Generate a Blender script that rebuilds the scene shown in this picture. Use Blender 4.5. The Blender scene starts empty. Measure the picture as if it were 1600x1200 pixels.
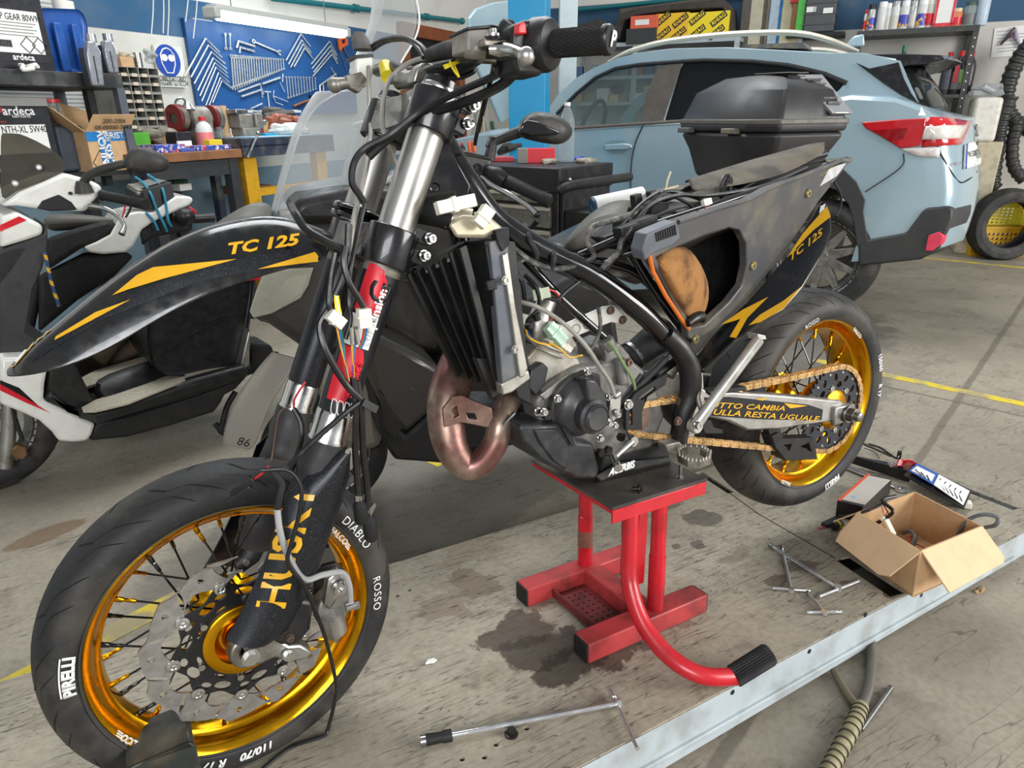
import bpy, bmesh, math, random
from mathutils import Vector as V, Matrix, Quaternion
random.seed(7)
R_=math.radians
sc=bpy.context.scene
COL=sc.collection
# ---------------------------------------------------------------- camera, light, exposure
FL=1073.71
TL=Matrix(((.99922451,-.0031977,.0392448,0),(0,.99669688,.08121168,0),(-.03937486,-.0811487,.99592395,0),(0,0,0,1)))
RC=Matrix(((.85869652,-.5121619,-.01817889),(-.157312,-.22965966,-.96047352),(.48774299,.82761502,-.27777716)))
CL=V((-1.59918947,-1.16402693,1.01582436))
RW=RC@TL.to_3x3().transposed()
CW=TL@CL
FZ=-.085
cd=bpy.data.cameras.new('camera'); cam=bpy.data.objects.new('camera',cd); COL.objects.link(cam)
cd.sensor_width=36; cd.lens=36*FL/1600; cd.clip_start=.02; cd.clip_end=100
m3=Matrix((RW[0],-RW[1],-RW[2])).transposed()
cam.matrix_world=Matrix.Translation(CW)@m3.to_4x4()
sc.camera=cam
w=bpy.data.worlds.new('world'); sc.world=w; w.use_nodes=True
bg=w.node_tree.nodes['Background']; bg.inputs[0].default_value=(.93,.96,1,1); bg.inputs[1].default_value=.30
sc.view_settings.view_transform='Standard'; sc.view_settings.look='None'; sc.view_settings.gamma=1
sc.view_settings.exposure=.34
def area(name,loc,target,sx,sy,power,col):
    l=bpy.data.lights.new(name,'AREA'); l.shape='RECTANGLE'; l.size=sx; l.size_y=sy; l.energy=power; l.color=col
    o=bpy.data.objects.new(name,l); COL.objects.link(o); o.location=loc
    o.rotation_euler=(V(target)-V(loc)).to_track_quat('-Z','Y').to_euler(); return o
# daylight through the workshop's roller door (right, behind the viewer) and the rooflights
area('roller_door_daylight',(4.8,-5.6,2.7),(.1,.5,.1),4.5,3.8,560,(1,.985,.96))
area('rooflight_glow',(.4,2.4,4.4),(.2,.9,0),4.5,2.0,150,(.96,.985,1))
area('left_fill_light',(-3.6,-4.2,2.6),(-1.0,.3,.5),2.6,2.0,150,(.97,.985,1))  # soft fill added behind the viewer on the left, no known source
# ---------------------------------------------------------------- frames: pixel <-> place
class Fr:
    def __init__(s,mat):
        s.M=mat.copy(); s.I=mat.inverted(); s.C=s.I@CW
    def ray(s,px,py):
        d=RW.transposed()@V(((px-800)/FL,(py-600)/FL,1)); return s.I.to_3x3()@d
    def _p(s,px,py,i,v):
        d=s.ray(px,py); return s.C+d*((v-s.C[i])/d[i])
    def X(s,px,py,v): return s._p(px,py,0,v)
    def Y(s,px,py,v): return s._p(px,py,1,v)
    def Z(s,px,py,v): return s._p(px,py,2,v)
    def D(s,px,py,d): return s.C+s.ray(px,py)*d
L=Fr(TL); W=Fr(Matrix.Identity(4))
def frame(o,az):
    return Fr(Matrix.Translation(V(o))@Matrix.Rotation(R_(az),4,'Z'))
# ---------------------------------------------------------------- materials
def lin(c):
    return tuple(((v/255)/12.92 if v/255<=.04045 else ((v/255+.055)/1.055)**2.4) for v in c)
class NT:
    def __init__(s,name):
        s.m=bpy.data.materials.new(name); s.m.use_nodes=True; s.t=s.m.node_tree
        s.b=s.t.nodes['Principled BSDF']; s._c={}
    def n(s,t,**k):
        x=s.t.nodes.new(t)
        for a,v in k.items(): setattr(x,a,v)
        return x
    def put(s,sock,v):
        if hasattr(v,'is_linked') or hasattr(v,'links'): s.t.links.new(v,sock)
        elif v is not None:
            if isinstance(v,(tuple,list)) and len(v)==3 and sock.type=='RGBA': v=(*v,1)
            sock.default_value=v
    def co(s,sca=(1,1,1),rot=(0,0,0),loc=(0,0,0)):
        tc=s.n('ShaderNodeTexCoord'); mp=s.n('ShaderNodeMapping')
        mp.inputs['Scale'].default_value=sca; mp.inputs['Rotation'].default_value=rot; mp.inputs['Location'].default_value=loc
        s.t.links.new(tc.outputs['Object'],mp.inputs[0]); return mp.outputs[0]
    def noise(s,scale,detail=4,vec=None,rough=.55,dist=0):
        x=s.n('ShaderNodeTexNoise'); s.put(x.inputs['Vector'],vec if vec is not None else s.co())
        x.inputs['Scale'].default_value=scale; x.inputs['Detail'].default_value=detail; x.inputs['Roughness'].default_value=rough; x.inputs['Distortion'].default_value=dist
        return x.outputs['Fac']
    def ramp(s,fac,a,b,va=0.,vb=1.):
        x=s.n('ShaderNodeMapRange'); x.interpolation_type='SMOOTHSTEP'
        for i,v in zip((0,1,2,3,4),(fac,a,b,va,vb)): s.put(x.inputs[i],v)
        return x.outputs[0]
    def ma(s,op,a,b=0.):
        x=s.n('ShaderNodeMath',operation=op); s.put(x.inputs[0],a); s.put(x.inputs[1],b); return x.outputs[0]
    def mix(s,f,a,b):
        x=s.n('ShaderNodeMix',data_type='RGBA'); s.put(x.inputs[0],f); s.put(x.inputs[6],a); s.put(x.inputs[7],b); return x.outputs[2]
    def bump(s,h,st=.2,d=.002):
        x=s.n('ShaderNodeBump'); x.inputs['Strength'].default_value=st; x.inputs['Distance'].default_value=d
        s.put(x.inputs['Height'],h); s.t.links.new(x.outputs[0],s.b.inputs['Normal'])
    def fin(s,col=None,rough=None,metal=None,**k):
        s.put(s.b.inputs['Base Color'],col); s.put(s.b.inputs['Roughness'],rough); s.put(s.b.inputs['Metallic'],metal)
        for a,v in k.items(): s.put(s.b.inputs[a.replace('_',' ')],v)
        return s.m
_mc={}
def mat(name,c,rough=.5,metal=0.,dirt=.12,ds=18.,dc=None,bump=0.,bs=60.,coat=0.,**k):
    if name in _mc: return _mc[name]
    t=NT(name); c=lin(c)
    f=t.noise(ds,5)
    d=lin(dc) if dc else tuple(v*.55 for v in c)
    col=t.mix(t.ramp(f,.42,.72,0,min(1,dirt*3)),(*c,1),(*d,1))
    rr=t.ramp(t.noise(ds*1.7,3),.3,.75,max(0,rough-.08),min(1,rough+.12))
    if bump: t.bump(t.noise(bs,3),bump,.002)
    if coat: k['Coat_Weight']=coat
    m=t.fin(col,rr,metal,**k); m.diffuse_color=(*c,1); _mc[name]=m; return m
def emis(name,c,st):
    if name in _mc: return _mc[name]
    t=NT(name); m=t.fin((*lin(c),1),.4,0.,Emission_Color=(*lin(c),1),Emission_Strength=st); _mc[name]=m; return m
def glass(name,c=(235,240,242),alpha=.12,rough=.03):
    if name in _mc: return _mc[name]
    t=NT(name); t.t.nodes.remove(t.b)
    tr=t.n('ShaderNodeBsdfTransparent'); tr.inputs[0].default_value=(*lin(c),1)
    gl=t.n('ShaderNodeBsdfPrincipled'); gl.inputs['Base Color'].default_value=(*lin(c),1); gl.inputs['Roughness'].default_value=rough
    lw=t.n('ShaderNodeLayerWeight'); lw.inputs[0].default_value=.25
    mr=t.ramp(lw.outputs['Facing'],.2,1,alpha,min(1,alpha+.55))
    mx=t.n('ShaderNodeMixShader'); t.put(mx.inputs[0],mr)
    t.t.links.new(tr.outputs[0],mx.inputs[1]); t.t.links.new(gl.outputs[0],mx.inputs[2])
    t.t.links.new(mx.outputs[0],t.t.nodes['Material Output'].inputs[0]); _mc[name]=t.m; return t.m
BLK=mat('black_plastic',(21,21,23),.42,dirt=.13,dc=(46,43,38))
BLKG=mat('gloss_black',(14,14,16),.12,dirt=.05,coat=.6)
BLKM=mat('matt_black',(18,18,19),.65,dirt=.15,dc=(40,37,33))
RUB=mat('rubber',(19,19,20),.65,dirt=.1,dc=(40,38,35))
HOSE=mat('black_hose',(20,20,21),.38,dirt=.05)
STL=mat('bare_steel',(170,170,168),.28,1.,dirt=.2,dc=(110,105,98))
CHR=mat('chrome',(222,223,224),.18,.82,dirt=.05)
ALU=mat('cast_aluminium',(176,175,170),.42,1.,dirt=.25,dc=(120,112,100))
ALUP=mat('polished_aluminium',(205,205,203),.22,1.,dirt=.08)
ALUD=mat('dull_aluminium',(150,146,138),.5,.7,dirt=.3,dc=(92,84,70))
GOLD=mat('anodised_gold',(228,166,26),.22,1.,dirt=.06,ds=6)
YEL=mat('decal_yellow',(220,166,30),.35,dirt=.05)
REDP=mat('red_paint',(196,28,40),.38,dirt=.18,dc=(120,28,30),coat=.2)
WHT=mat('white_plastic',(226,226,220),.3,dirt=.08,dc=(180,176,165),coat=.3)
NYL=mat('nylon_connector',(226,222,206),.4,dirt=.05)
GRYP=mat('grey_plastic',(84,84,84),.5,dirt=.3,dc=(128,116,92))
LET=mat('white_lettering',(232,232,230),.5,dirt=.02)
RLET=mat('red_lettering',(206,24,44),.4,dirt=.02)
DLET=mat('dark_lettering',(26,26,28),.5,dirt=.02)
CARD=mat('brown_cardboard',(200,164,122),.8,dirt=.1,dc=(150,112,74))
PAPER=mat('white_paper',(226,226,222),.7,dirt=.04)
def colr(name,c,rough=.45,**k): return mat(name,c,rough,dirt=k.pop('dirt',.06),**k)
def sparkle():
    t=NT('sparkling_black_decal'); n=t.noise(900,1); n2=t.noise(14,4)
    c=t.mix(t.ramp(n,.62,.72,0,.5),(.007,.008,.011,1),(.15,.16,.19,1))
    c=t.mix(t.ramp(n2,.55,.85,0,.15),c,(.12,.1,.08,1))
    return t.fin(c,t.ramp(n,.4,.7,.3,.5),.2)
SPK=sparkle()
# ---------------------------------------------------------------- mesh builder
def crv(pts,k=6,closed=False):
    P=[V(p) for p in pts]; n=len(P)
    if n<3 and not closed: return P
    out=[]
    for i in range(n if closed else n-1):
        a=P[i-1] if (i>0 or closed) else P[0]*2-P[1]
        b=P[i]; c=P[(i+1)%n]; d=P[(i+2)%n] if (i+2<n or closed) else P[-1]*2-P[-2]
        for j in range(k):
            t=j/k
            out.append(.5*((2*b)+(c-a)*t+(2*a-5*b+4*c-d)*t*t+(3*b-a-3*c+d)*t**3))
    if not closed: out.append(P[-1])
    return out
class MB:
    def __init__(s): s.b=bmesh.new()
    def box(s,c,d,rot=None):
        r=bmesh.ops.create_cube(s.b,size=1)['verts']
        m=Matrix.Translation(V(c))@(rot.to_4x4() if rot else Matrix.Identity(4))@Matrix.Diagonal((*d,1))
        bmesh.ops.transform(s.b,matrix=m,verts=r); return s
    def bar(s,a,b,wd,h,up=(0,0,1)):
        a=V(a);b=V(b); x=(b-a).normalized(); y=V(up).cross(x)
        if y.length<1e-5: y=V((0,1,0)).cross(x)
        y.normalize(); z=x.cross(y)
        return s.box((a+b)/2,((b-a).length,wd,h),Matrix((x,y,z)).transposed())
    def loft(s,loops,cap=True,closed=False,ring=True):
        vs=[[s.b.verts.new(V(p)) for p in l] for l in loops]
        n=len(vs[0]); m=len(vs)
        for i in range(m if closed else m-1):
            a=vs[i];b=vs[(i+1)%m]
            for j in range(n if ring else n-1):
                try: s.b.faces.new((a[j],a[(j+1)%n],b[(j+1)%n],b[j]))
                except ValueError: pass
        if cap and not closed and ring:
            for l in (vs[0][::-1],vs[-1]):
                try: s.b.faces.new(l)
                except ValueError: pass
        return s
    def prism(s,A,off): 
        A=[V(p) for p in A]; off=V(off); return s.loft([A,[p+off for p in A]])
    def tube(s,pts,r,n=8,k=0,closed=False,cap=True,flat=None):
        P=crv(pts,k,closed) if k else [V(p) for p in pts]
        m=len(P)
        if isinstance(r,(list,tuple)):
            q=len(r); rr=[]
            for i in range(m):
                u=i/(m-1)*(q-1); j=min(int(u),q-2); rr.append(r[j]+(r[j+1]-r[j])*(u-j))
        else: rr=[r]*m
        T=[]
        for i in range(m):
            a=P[i-1] if (i>0 or closed) else P[0]; c=P[(i+1)%m] if (i<m-1 or closed) else P[-1]
            d=c-a; T.append(d.normalized() if d.length>1e-9 else V((0,0,1)))
        u=T[0].orthogonal().normalized()
        if flat is not None:
            u=V(flat)-T[0]*V(flat).dot(T[0]); u.normalize()
        loops=[]
        for i in range(m):
            if i: u=(T[i-1].rotation_difference(T[i]))@u
            u=(u-T[i]*u.dot(T[i])).normalized(); v=T[i].cross(u)
            fy=1 if flat is None else s.fl
            loops.append([P[i]+rr[i]*(u*math.cos(2*math.pi*j/n)+v*fy*math.sin(2*math.pi*j/n)) for j in range(n)])
        return s.loft(loops,cap=cap and not closed,closed=closed)
    fl=.4
    def cyl(s,a,b,r,r2=None,n=16): return s.tube([a,b],[r,r2 if r2 is not None else r],n)
    def lathe(s,prof,o,ax,n=32,arc=None):
        o=V(o);ax=V(ax).normalized();u=ax.orthogonal().normalized();v=ax.cross(u)
        if abs(ax.y)>.9: u=V((1,0,0));u=(u-ax*u.dot(ax)).normalized();v=ax.cross(u)
        lo=[]
        for j in range(n):
            a=2*math.pi*j/n; d=u*math.cos(a)+v*math.sin(a)
            lo.append([o+d*r+ax*h for r,h in prof])
        return s.loft(lo,cap=False,closed=True,ring=False)
    def ball(s,c,r,seg=16,rot=None):
        q=bmesh.ops.create_uvsphere(s.b,u_segments=seg,v_segments=max(6,seg//2),radius=1)['verts']
        d=(r,r,r) if not isinstance(r,(tuple,list)) else r
        bmesh.ops.transform(s.b,matrix=Matrix.Translation(V(c))@(rot.to_4x4() if rot else Matrix.Identity(4))@Matrix.Diagonal((*d,1)),verts=q); return s
    def face(s,P):
        try: s.b.faces.new([s.b.verts.new(V(p)) for p in P])
        except ValueError: pass
        return s
    def hexn(s,c,ax,r,h):
        ax=V(ax).normalized(); return s.cyl(V(c),V(c)+ax*h,r,n=6)
ALLO=[]
def obj(name,mb,m,parent=None,fr=None,bev=0.,ang=38,sub=0,solid=0.,bseg=2,off=-1):
    bm=mb.b if isinstance(mb,MB) else mb
    bmesh.ops.recalc_face_normals(bm,faces=bm.faces[:])
    me=bpy.data.meshes.new(name); bm.to_mesh(me); bm.free()
    for p in me.polygons: p.use_smooth=True
    me.set_sharp_from_angle(angle=R_(ang))
    o=bpy.data.objects.new(name,me); COL.objects.link(o)
    for mm in (m if isinstance(m,(list,tuple)) else [m]): me.materials.append(mm)
    if solid:
        x=o.modifiers.new('solid','SOLIDIFY'); x.thickness=solid; x.offset=off
    if bev:
        x=o.modifiers.new('bevel','BEVEL'); x.width=bev; x.segments=bseg; x.limit_method='ANGLE'; x.angle_limit=R_(40)
    if sub:
        x=o.modifiers.new('sub','SUBSURF'); x.levels=sub; x.render_levels=sub
    if parent is not None: o.parent=parent
    elif fr is not None: o.matrix_world=fr.M
    return o
def tag(o,label=None,cat=None,group=None,kind=None):
    if label: o['label']=label
    if cat: o['category']=cat
    if group: o['group']=group
    if kind: o['kind']=kind
    return o
def thing(name,label,cat,fr=None,group=None):
    o=bpy.data.objects.new(name,None); COL.objects.link(o); o.empty_display_size=.05
    if fr is not None: o.matrix_world=fr.M
    return tag(o,label,cat,group)
def solo(name,mb,m,label,cat,fr=None,group=None,**k):
    return tag(obj(name,mb,m,None,fr,**k),label,cat,group)
def dup(o,M_,label=None,name=None):
    c=o.copy(); COL.objects.link(c); c.matrix_world=M_
    if label: c['label']=label
    for ch in list(o.children):
        d=ch.copy(); COL.objects.link(d); d.parent=c
        for g in list(ch.children):
            e=g.copy(); COL.objects.link(e); e.parent=d
    return c
# ---------------------------------------------------------------- lettering
def text(s,size,fn,m,parent,name='lettering',shear=0.,bold=0.,sx=1.,th=.0006,res=3,fr=None,sp=1.):
    cu=bpy.data.curves.new('t','FONT'); cu.body=s; cu.size=size; cu.shear=shear; cu.offset=bold; cu.resolution_u=res; cu.align_x='CENTER'; cu.align_y='CENTER'; cu.space_character=sp
    to=bpy.data.objects.new('t',cu); me=bpy.data.meshes.new_from_object(to); bpy.data.objects.remove(to)
    bm=bmesh.new(); bm.from_mesh(me); bpy.data.meshes.remove(me)
    for v in bm.verts: v.co=V(fn(v.co.x*sx,v.co.y))
    o=obj(name,bm,m,parent,fr); 
    if th:
        x=o.modifiers.new('solid','SOLIDIFY'); x.thickness=th; x.offset=0
    return o
def onplane(o,xd,yd,lift=.001):
    o=V(o);xd=V(xd).normalized();yd=V(yd); yd=(yd-xd*yd.dot(xd)).normalized(); n=xd.cross(yd)
    return lambda x,y: o+xd*x+yd*y+n*lift
def quadmap(a,b,c,d,wd,ht,lift=None):
    """map centred text box wd x ht on the quad a(bl) b(br) c(tr) d(tl)"""
    a,b,c,d=map(V,(a,b,c,d)); n=(b-a).cross(d-a).normalized()*(lift if lift else .001)
    def f(x,y):
        u=x/wd+.5; v=y/ht+.5
        return (a*(1-u)+b*u)*(1-v)+(d*(1-u)+c*u)*v+n
    return f
def px(fr,pts,y,k='Y'):
    return [getattr(fr,k)(a,b,y) for a,b in pts]
def plate(fr,pts,y0,y1,mb=None,axis=1,k=0):
    """outline seen on plane y0, made solid to y1"""
    A=px(fr,pts,y0,'XYZ'[axis])
    if k: A=crv(A,k,True)
    off=V((0,0,0)); off[axis]=y1-y0
    return (mb or MB()).prism(A,off)
# ---------------------------------------------------------------- plates with real openings
def sheet(outer,holes,off,mb=None):
    """flat plate from an outline and inner outlines (3d points in one plane), given depth 'off'"""
    mb=mb or MB(); bm=bmesh.new(); es=[]
    for lp in [outer]+list(holes):
        vs=[bm.verts.new(V(p)) for p in lp]
        es+=[bm.edges.new((vs[i],vs[(i+1)%len(vs)])) for i in range(len(vs))]
    bmesh.ops.triangle_fill(bm,use_beauty=True,use_dissolve=False,edges=es)
    if off is not None:
        r=bmesh.ops.extrude_face_region(bm,geom=bm.faces[:])
        bmesh.ops.translate(bm,vec=V(off),verts=[g for g in r['geom'] if isinstance(g,bmesh.types.BMVert)])
    me=bpy.data.meshes.new('tmp'); bm.to_mesh(me); bm.free(); mb.b.from_mesh(me); bpy.data.meshes.remove(me); return mb
def circ(c,r,u,v,n=24,a0=0.,r2=None):
    c=V(c);u=V(u);v=V(v); r2=r2 or r
    return [c+u*r*math.cos(a0+2*math.pi*i/n)+v*r2*math.sin(a0+2*math.pi*i/n) for i in range(n)]
# ---------------------------------------------------------------- the room
RM=frame((0,0,0),34.07)
WY,WX=4.2,6.4
def concrete(name,base,dark,stains,lines=(),scr=0.,scale=1.,joint=()):
    t=NT(name); co=t.co()
    n1=t.noise(1.1*scale,6,co,.6); n2=t.noise(7*scale,6,co,.65); n3=t.noise(60,3,co)
    c=t.mix(t.ramp(n1,.3,.7),(*lin(base),1),(*lin(tuple(v*.84 for v in base)),1))
    c=t.mix(t.ramp(n2,.5,.72,0,.5),c,(*lin(dark),1))
    c=t.mix(t.ramp(n3,.35,.7,0,.28),c,(*lin(tuple(v*.62 for v in base)),1))
    sep=t.n('ShaderNodeSeparateXYZ'); t.put(sep.inputs[0],co); X,Y=sep.outputs[0],sep.outputs[1]
    wx=t.ma('MULTIPLY',t.ma('SUBTRACT',t.noise(5*scale,5,co,.65),.5),1.); wy=t.ma('MULTIPLY',t.ma('SUBTRACT',t.noise(5*scale,5,t.co(loc=(7,3,1)),.65),.5),1.)
    for (x,y,rx,ry,an,col,st,wob) in stains:
        dx=t.ma('ADD',t.ma('SUBTRACT',X,x),t.ma('MULTIPLY',wx,wob)); dy=t.ma('ADD',t.ma('SUBTRACT',Y,y),t.ma('MULTIPLY',wy,wob))
        ca,sa=math.cos(an),math.sin(an)
        a=t.ma('DIVIDE',t.ma('ADD',t.ma('MULTIPLY',dx,ca),t.ma('MULTIPLY',dy,sa)),rx)
        b=t.ma('DIVIDE',t.ma('SUBTRACT',t.ma('MULTIPLY',dy,ca),t.ma('MULTIPLY',dx,sa)),ry)
        d=t.ma('ADD',t.ma('MULTIPLY',a,a),t.ma('MULTIPLY',b,b))
        c=t.mix(t.ramp(d,1.12,.78,0,st),c,(*lin(col),1))
    for k,(an,sx,sy,lo,hi,st) in enumerate(lines):
        v=t.co((sx,sy,1),(0,0,an),(k*3.1,k*1.7,0))
        nn=t.noise(1,2,v,.5,.35)
        f=t.ma('ABSOLUTE',t.ma('SUBTRACT',nn,.5))
        br=t.ramp(t.noise(3.5,3,t.co(loc=(k,2*k,0))),.48,.6)
        c=t.mix(t.ma('MULTIPLY',t.ramp(f,hi,lo,0,st),br),c,(*lin((52,44,36)),1))
    for (x,y,an,wd) in joint:
        dx=t.ma('SUBTRACT',X,x);dy=t.ma('SUBTRACT',Y,y)
        d=t.ma('ABSOLUTE',t.ma('ADD',t.ma('SUBTRACT',t.ma('MULTIPLY',dy,math.cos(an)),t.ma('MULTIPLY',dx,math.sin(an))),t.ma('MULTIPLY',wx,.02)))
        c=t.mix(t.ramp(d,wd,wd*.5,0,.6),c,(*lin((90,80,68)),1))
    t.bump(t.ma('ADD',n2,t.ma('MULTIPLY',n3,.5)),.25,.004)
    return t.fin(c,t.ramp(n2,.3,.7,.5,.78),0.)
FLO=concrete('worn_concrete',(164,155,138),(106,97,82),[(2.0,1.5,.9,.5,.3,(84,84,84),.55,.5),(1.2,.85,.6,.35,.2,(92,88,82),.5,.4),(-.6,1.0,1.1,.4,.2,(92,90,84),.6,.4),(.2,-.75,.3,.12,.4,(118,108,92),.5,.2),(.4,1.1,.8,.45,.1,(92,90,86),.6,.4),(-1.9,1.35,.12,.05,.2,(110,84,58),.7,.1)],  # broad grey patches behind the lift and under the car, plus small stains
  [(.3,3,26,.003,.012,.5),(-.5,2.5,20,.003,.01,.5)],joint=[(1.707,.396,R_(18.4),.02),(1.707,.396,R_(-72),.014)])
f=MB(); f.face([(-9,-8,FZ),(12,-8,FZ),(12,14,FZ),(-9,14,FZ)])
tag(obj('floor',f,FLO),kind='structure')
def wallmat(name,lo_c,band,hi_c,z0,z1):
    t=NT(name); co=t.co(); sep=t.n('ShaderNodeSeparateXYZ'); t.put(sep.inputs[0],co); z=sep.outputs[2]
    n=t.noise(2.2,6,co,.6)
    c=t.mix(t.ramp(z,z0-.004,z0+.004),(*lin(lo_c),1),(*lin(band),1)); c=t.mix(t.ramp(z,z1-.004,z1+.004),c,(*lin(hi_c),1))
    c=t.mix(t.ramp(n,.5,.75,0,.25),c,(.2,.19,.17,1)); t.bump(t.noise(30,3,co),.1,.003)
    return t.fin(c,.6,0.)
WM1=wallmat('painted_wall_left',(203,202,194),(34,84,122),(214,212,204),1.69,1.93)
WM2=wallmat('painted_wall_back',(196,193,186),(36,80,112),(214,211,203),1.93,2.32)
m=MB(); m.box((WX/2-2.5,WY+.06,1.4+FZ),(WX+5.2,.12,2.9)); tag(obj('wall_left',m,WM1,None,RM),kind='structure')
m=MB(); m.box((WX+.06,WY/2-2.5,1.7+FZ),(.12,WY+5.2,3.5)); tag(obj('wall_back',m,WM2,None,RM),kind='structure')
# lower blue-grey dado of the left wall
m=MB(); m.box((WX/2-2.5,WY-.004,.45+FZ),(WX+5,.008,.9)); tag(obj('trim_1',m,colr('dado_paint',(120,146,160),.6),None,RM),kind='structure')
# yellow bay lines painted on the floor
def yline(n,a,b,wd):
    a=V((*a,FZ));b=V((*b,FZ)); t=NT('floor_line_paint_%d'%n)
    c=t.mix(t.ramp(t.noise(9,5),.4,.62),(*lin((214,190,44)),1),(*lin((160,148,112)),1)); t.fin(c,.6,0.)
    m=MB(); m.bar(a+V((0,0,.0012)),b+V((0,0,.0012)),wd,.002); tag(obj('trim_%d'%n,m,t.m),kind='structure')
def ext(a,b,k0,k1):
    a=V(a);b=V(b); return tuple(a+(b-a)*k0),tuple(a+(b-a)*k1)
yline(2,*ext((1.759,.783),(1.933,.218),-.6,3),.06)
yline(3,*ext((4.949,2.359),(5.182,1.724),-1.2,2.5),.06)
yline(4,*ext((-1.965,.623),(-1.643,.74),-1.2,1.35),.075)
yline(5,(-.62,1.12),(-.2,1.26),.06)
# doorway of varnished wood in the left wall, unlit room behind put in as a near-black sheet
m=MB()
for a,b in (((604,66),(718,66)),):
    pass
WOOD=mat('varnished_wood',(132,72,38),.4,dirt=.2,ds=8)
dx0,dx1=RM.Y(636,150,WY).x,RM.Y(711,150,WY).x; dz=RM.Y(690,62,WY).z
m=MB(); t_=.12
m.box((dx0-t_/2,WY-.03,(dz+FZ)/2),(t_,.09,dz-FZ)); m.box((dx1+t_/2,WY-.03,(dz+FZ)/2),(t_,.09,dz-FZ)); m.box(((dx0+dx1)/2,WY-.03,dz+.03),(dx1-dx0+2*t_,.09,t_))
d1=tag(obj('door_1',m,WOOD,None,RM,bev=.006),kind='structure')
m=MB(); m.box(((dx0+dx1)/2,WY-.004,(dz+FZ)/2),(dx1-dx0,.014,dz-FZ)); obj('dark_room_sheet',m,mat('dark_opening',(28,26,26),.6),d1)
# teal compressed air pipes
TEAL=colr('teal_pipe_paint',(22,110,116),.4)
m=MB(); a=RM.Y(425,-3,WY-.06); b=RM.Y(722,33,WY-.06); m.cyl(a,b,.022); m.ball(b,.035)
for k in (.35,.75): q=a.lerp(b,k); m.cyl(q-V((.03,0,0)),q+V((.03,0,0)),.033)
solo('air_pipe',m,TEAL,'teal compressed air pipe running above the tool board to the doorway','pipe',RM)
m=MB(); a=RM.X(885,17,WX-.08); b=RM.X(965,9,WX-.08); b.x=a.x; m.cyl(a,a+(b-a)*3.4,.022)
solo('air_pipe',m,TEAL,'teal pipe along the back wall right of the blue column','pipe',RM)
# ---------------------------------------------------------------- the lift
lift=thing('motorcycle_lift','low pale grey motorcycle workshop lift with a scratched oil-stained deck','lift',L)
STAINS=[]
for (x,y,rx,ry,an,col,st_,wob) in ((805,985,.10,.07,.2,(66,54,42),.85,.2),(845,1015,.11,.06,.1,(58,46,36),.85,.2),(885,1040,.115,.06,.1,(48,38,30),.85,.18),(965,1022,.08,.035,.3,(62,50,40),.8,.18),(1020,1000,.05,.02,.3,(70,58,46),.7,.14),(740,915,.05,.09,.3,(108,92,72),.6,.26),(700,945,.06,.06,.2,(116,100,80),.5,.3),(1100,812,.07,.06,.2,(84,78,70),.75,.16),(1050,778,.08,.035,.2,(96,88,76),.7,.2),(960,770,.1,.04,.2,(110,98,82),.5,.25),(1250,885,.05,.028,-.5,(88,76,66),.75,.1),(1212,906,.04,.02,.2,(94,80,68),.7,.1),(1150,865,.08,.025,.2,(110,94,76),.5,.2),(1090,850,.03,.018,.2,(74,66,58),.7,.08),(1055,855,.02,.012,.2,(74,66,58),.7,.06),(1060,960,.13,.022,.25,(110,92,72),.5,.2),(740,860,.14,.04,.2,(124,110,90),.45,.3),(1390,930,.02,.012,.4,(60,52,44),.8,.08)):
    p=L.Z(x,y,0); STAINS.append((p.x,p.y,rx,ry,an,col,st_,wob))
DECKM=concrete('scratched_deck',(176,167,148),(112,98,80),
 STAINS,
 [(.2,6,60,.003,.02,.55),(-.6,4,50,.003,.016,.65),(.9,5,60,.002,.013,.65),(1.4,4,40,.002,.012,.65),(-1.1,5,50,.002,.012,.65),(2.2,3,36,.002,.012,.7)],scale=1.6)
SKM=mat('pale_grey_lift_paint',(176,186,190),.45,dirt=.16,ds=10,dc=(120,116,106))
yn,yf=-.353,.493
out=[(-2.35,yn,0),(.775,yn,0),(.994,yf,0),(-2.35,yf,0)]
def slot(a,b,w):
    a=V(a);b=V(b);n=(b-a).cross(V((0,0,1))).normalized()*w/2; return [a-n,b-n,b+n,a+n]
holes=[slot((.052,-.16,0),(.008,-.345,0),.05),slot((.155,.483,0),(.118,.30,0),.026),slot((.80,-.06,0),(.775,-.27,0),.03),slot((.92,.40,0),(.87,.19,0),.022)]
HP=[(757,1183),(823,1138),(775,1163),(722,1186),(621,931),(640,922)]
for a,b in HP: holes.append(circ(L.Z(a,b,0),.0055,(1,0,0),(0,1,0),10))
obj('deck',sheet(out,holes,(0,0,-.006)),DECKM,lift)
m=MB(); h=lambda x:-.128+.024*(x+1.2)*.9
def wall_strip(a,b,n):
    a=V(a);b=V(b); ha,hb=h(a.x),h(b.x); n=V(n)*.006
    m.loft([[a,b,b+V((0,0,hb)),a+V((0,0,ha))],[a+n,b+n,b+n+V((0,0,hb)),a+n+V((0,0,ha))]])
wall_strip((-2.35,yn,-.001),(.775,yn,-.001),(0,1,0)); wall_strip((-2.35,yf,-.001),(.994,yf,-.001),(0,-1,0)); wall_strip((.775,yn,-.001),(.994,yf,-.001),(-1,0,0)); wall_strip((-2.35,yn,-.001),(-2.35,yf,-.001),(1,0,0))
m.bar((-2.35,yn-.002,-.1),(.6,yn-.002,-.075),.012,.012)
obj('side_skirt',m,SKM,lift,bev=.002)
m=MB()
for a,b in ((1353,961),(1440,858+72),(1145,1082),(1430,930),(1265,1018)):
    p=L.Y(a,b,yn-.001); m.cyl(p,p+V((0,.002,0)),.006,n=10)
obj('skirt_hole',m,BLKM,lift)
m=MB(); 
for z0 in (0,):
    m.box((-.2,.08,-.05),(1.9,.5,.008))
obj('under_plate',m,BLKM,lift)
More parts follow.
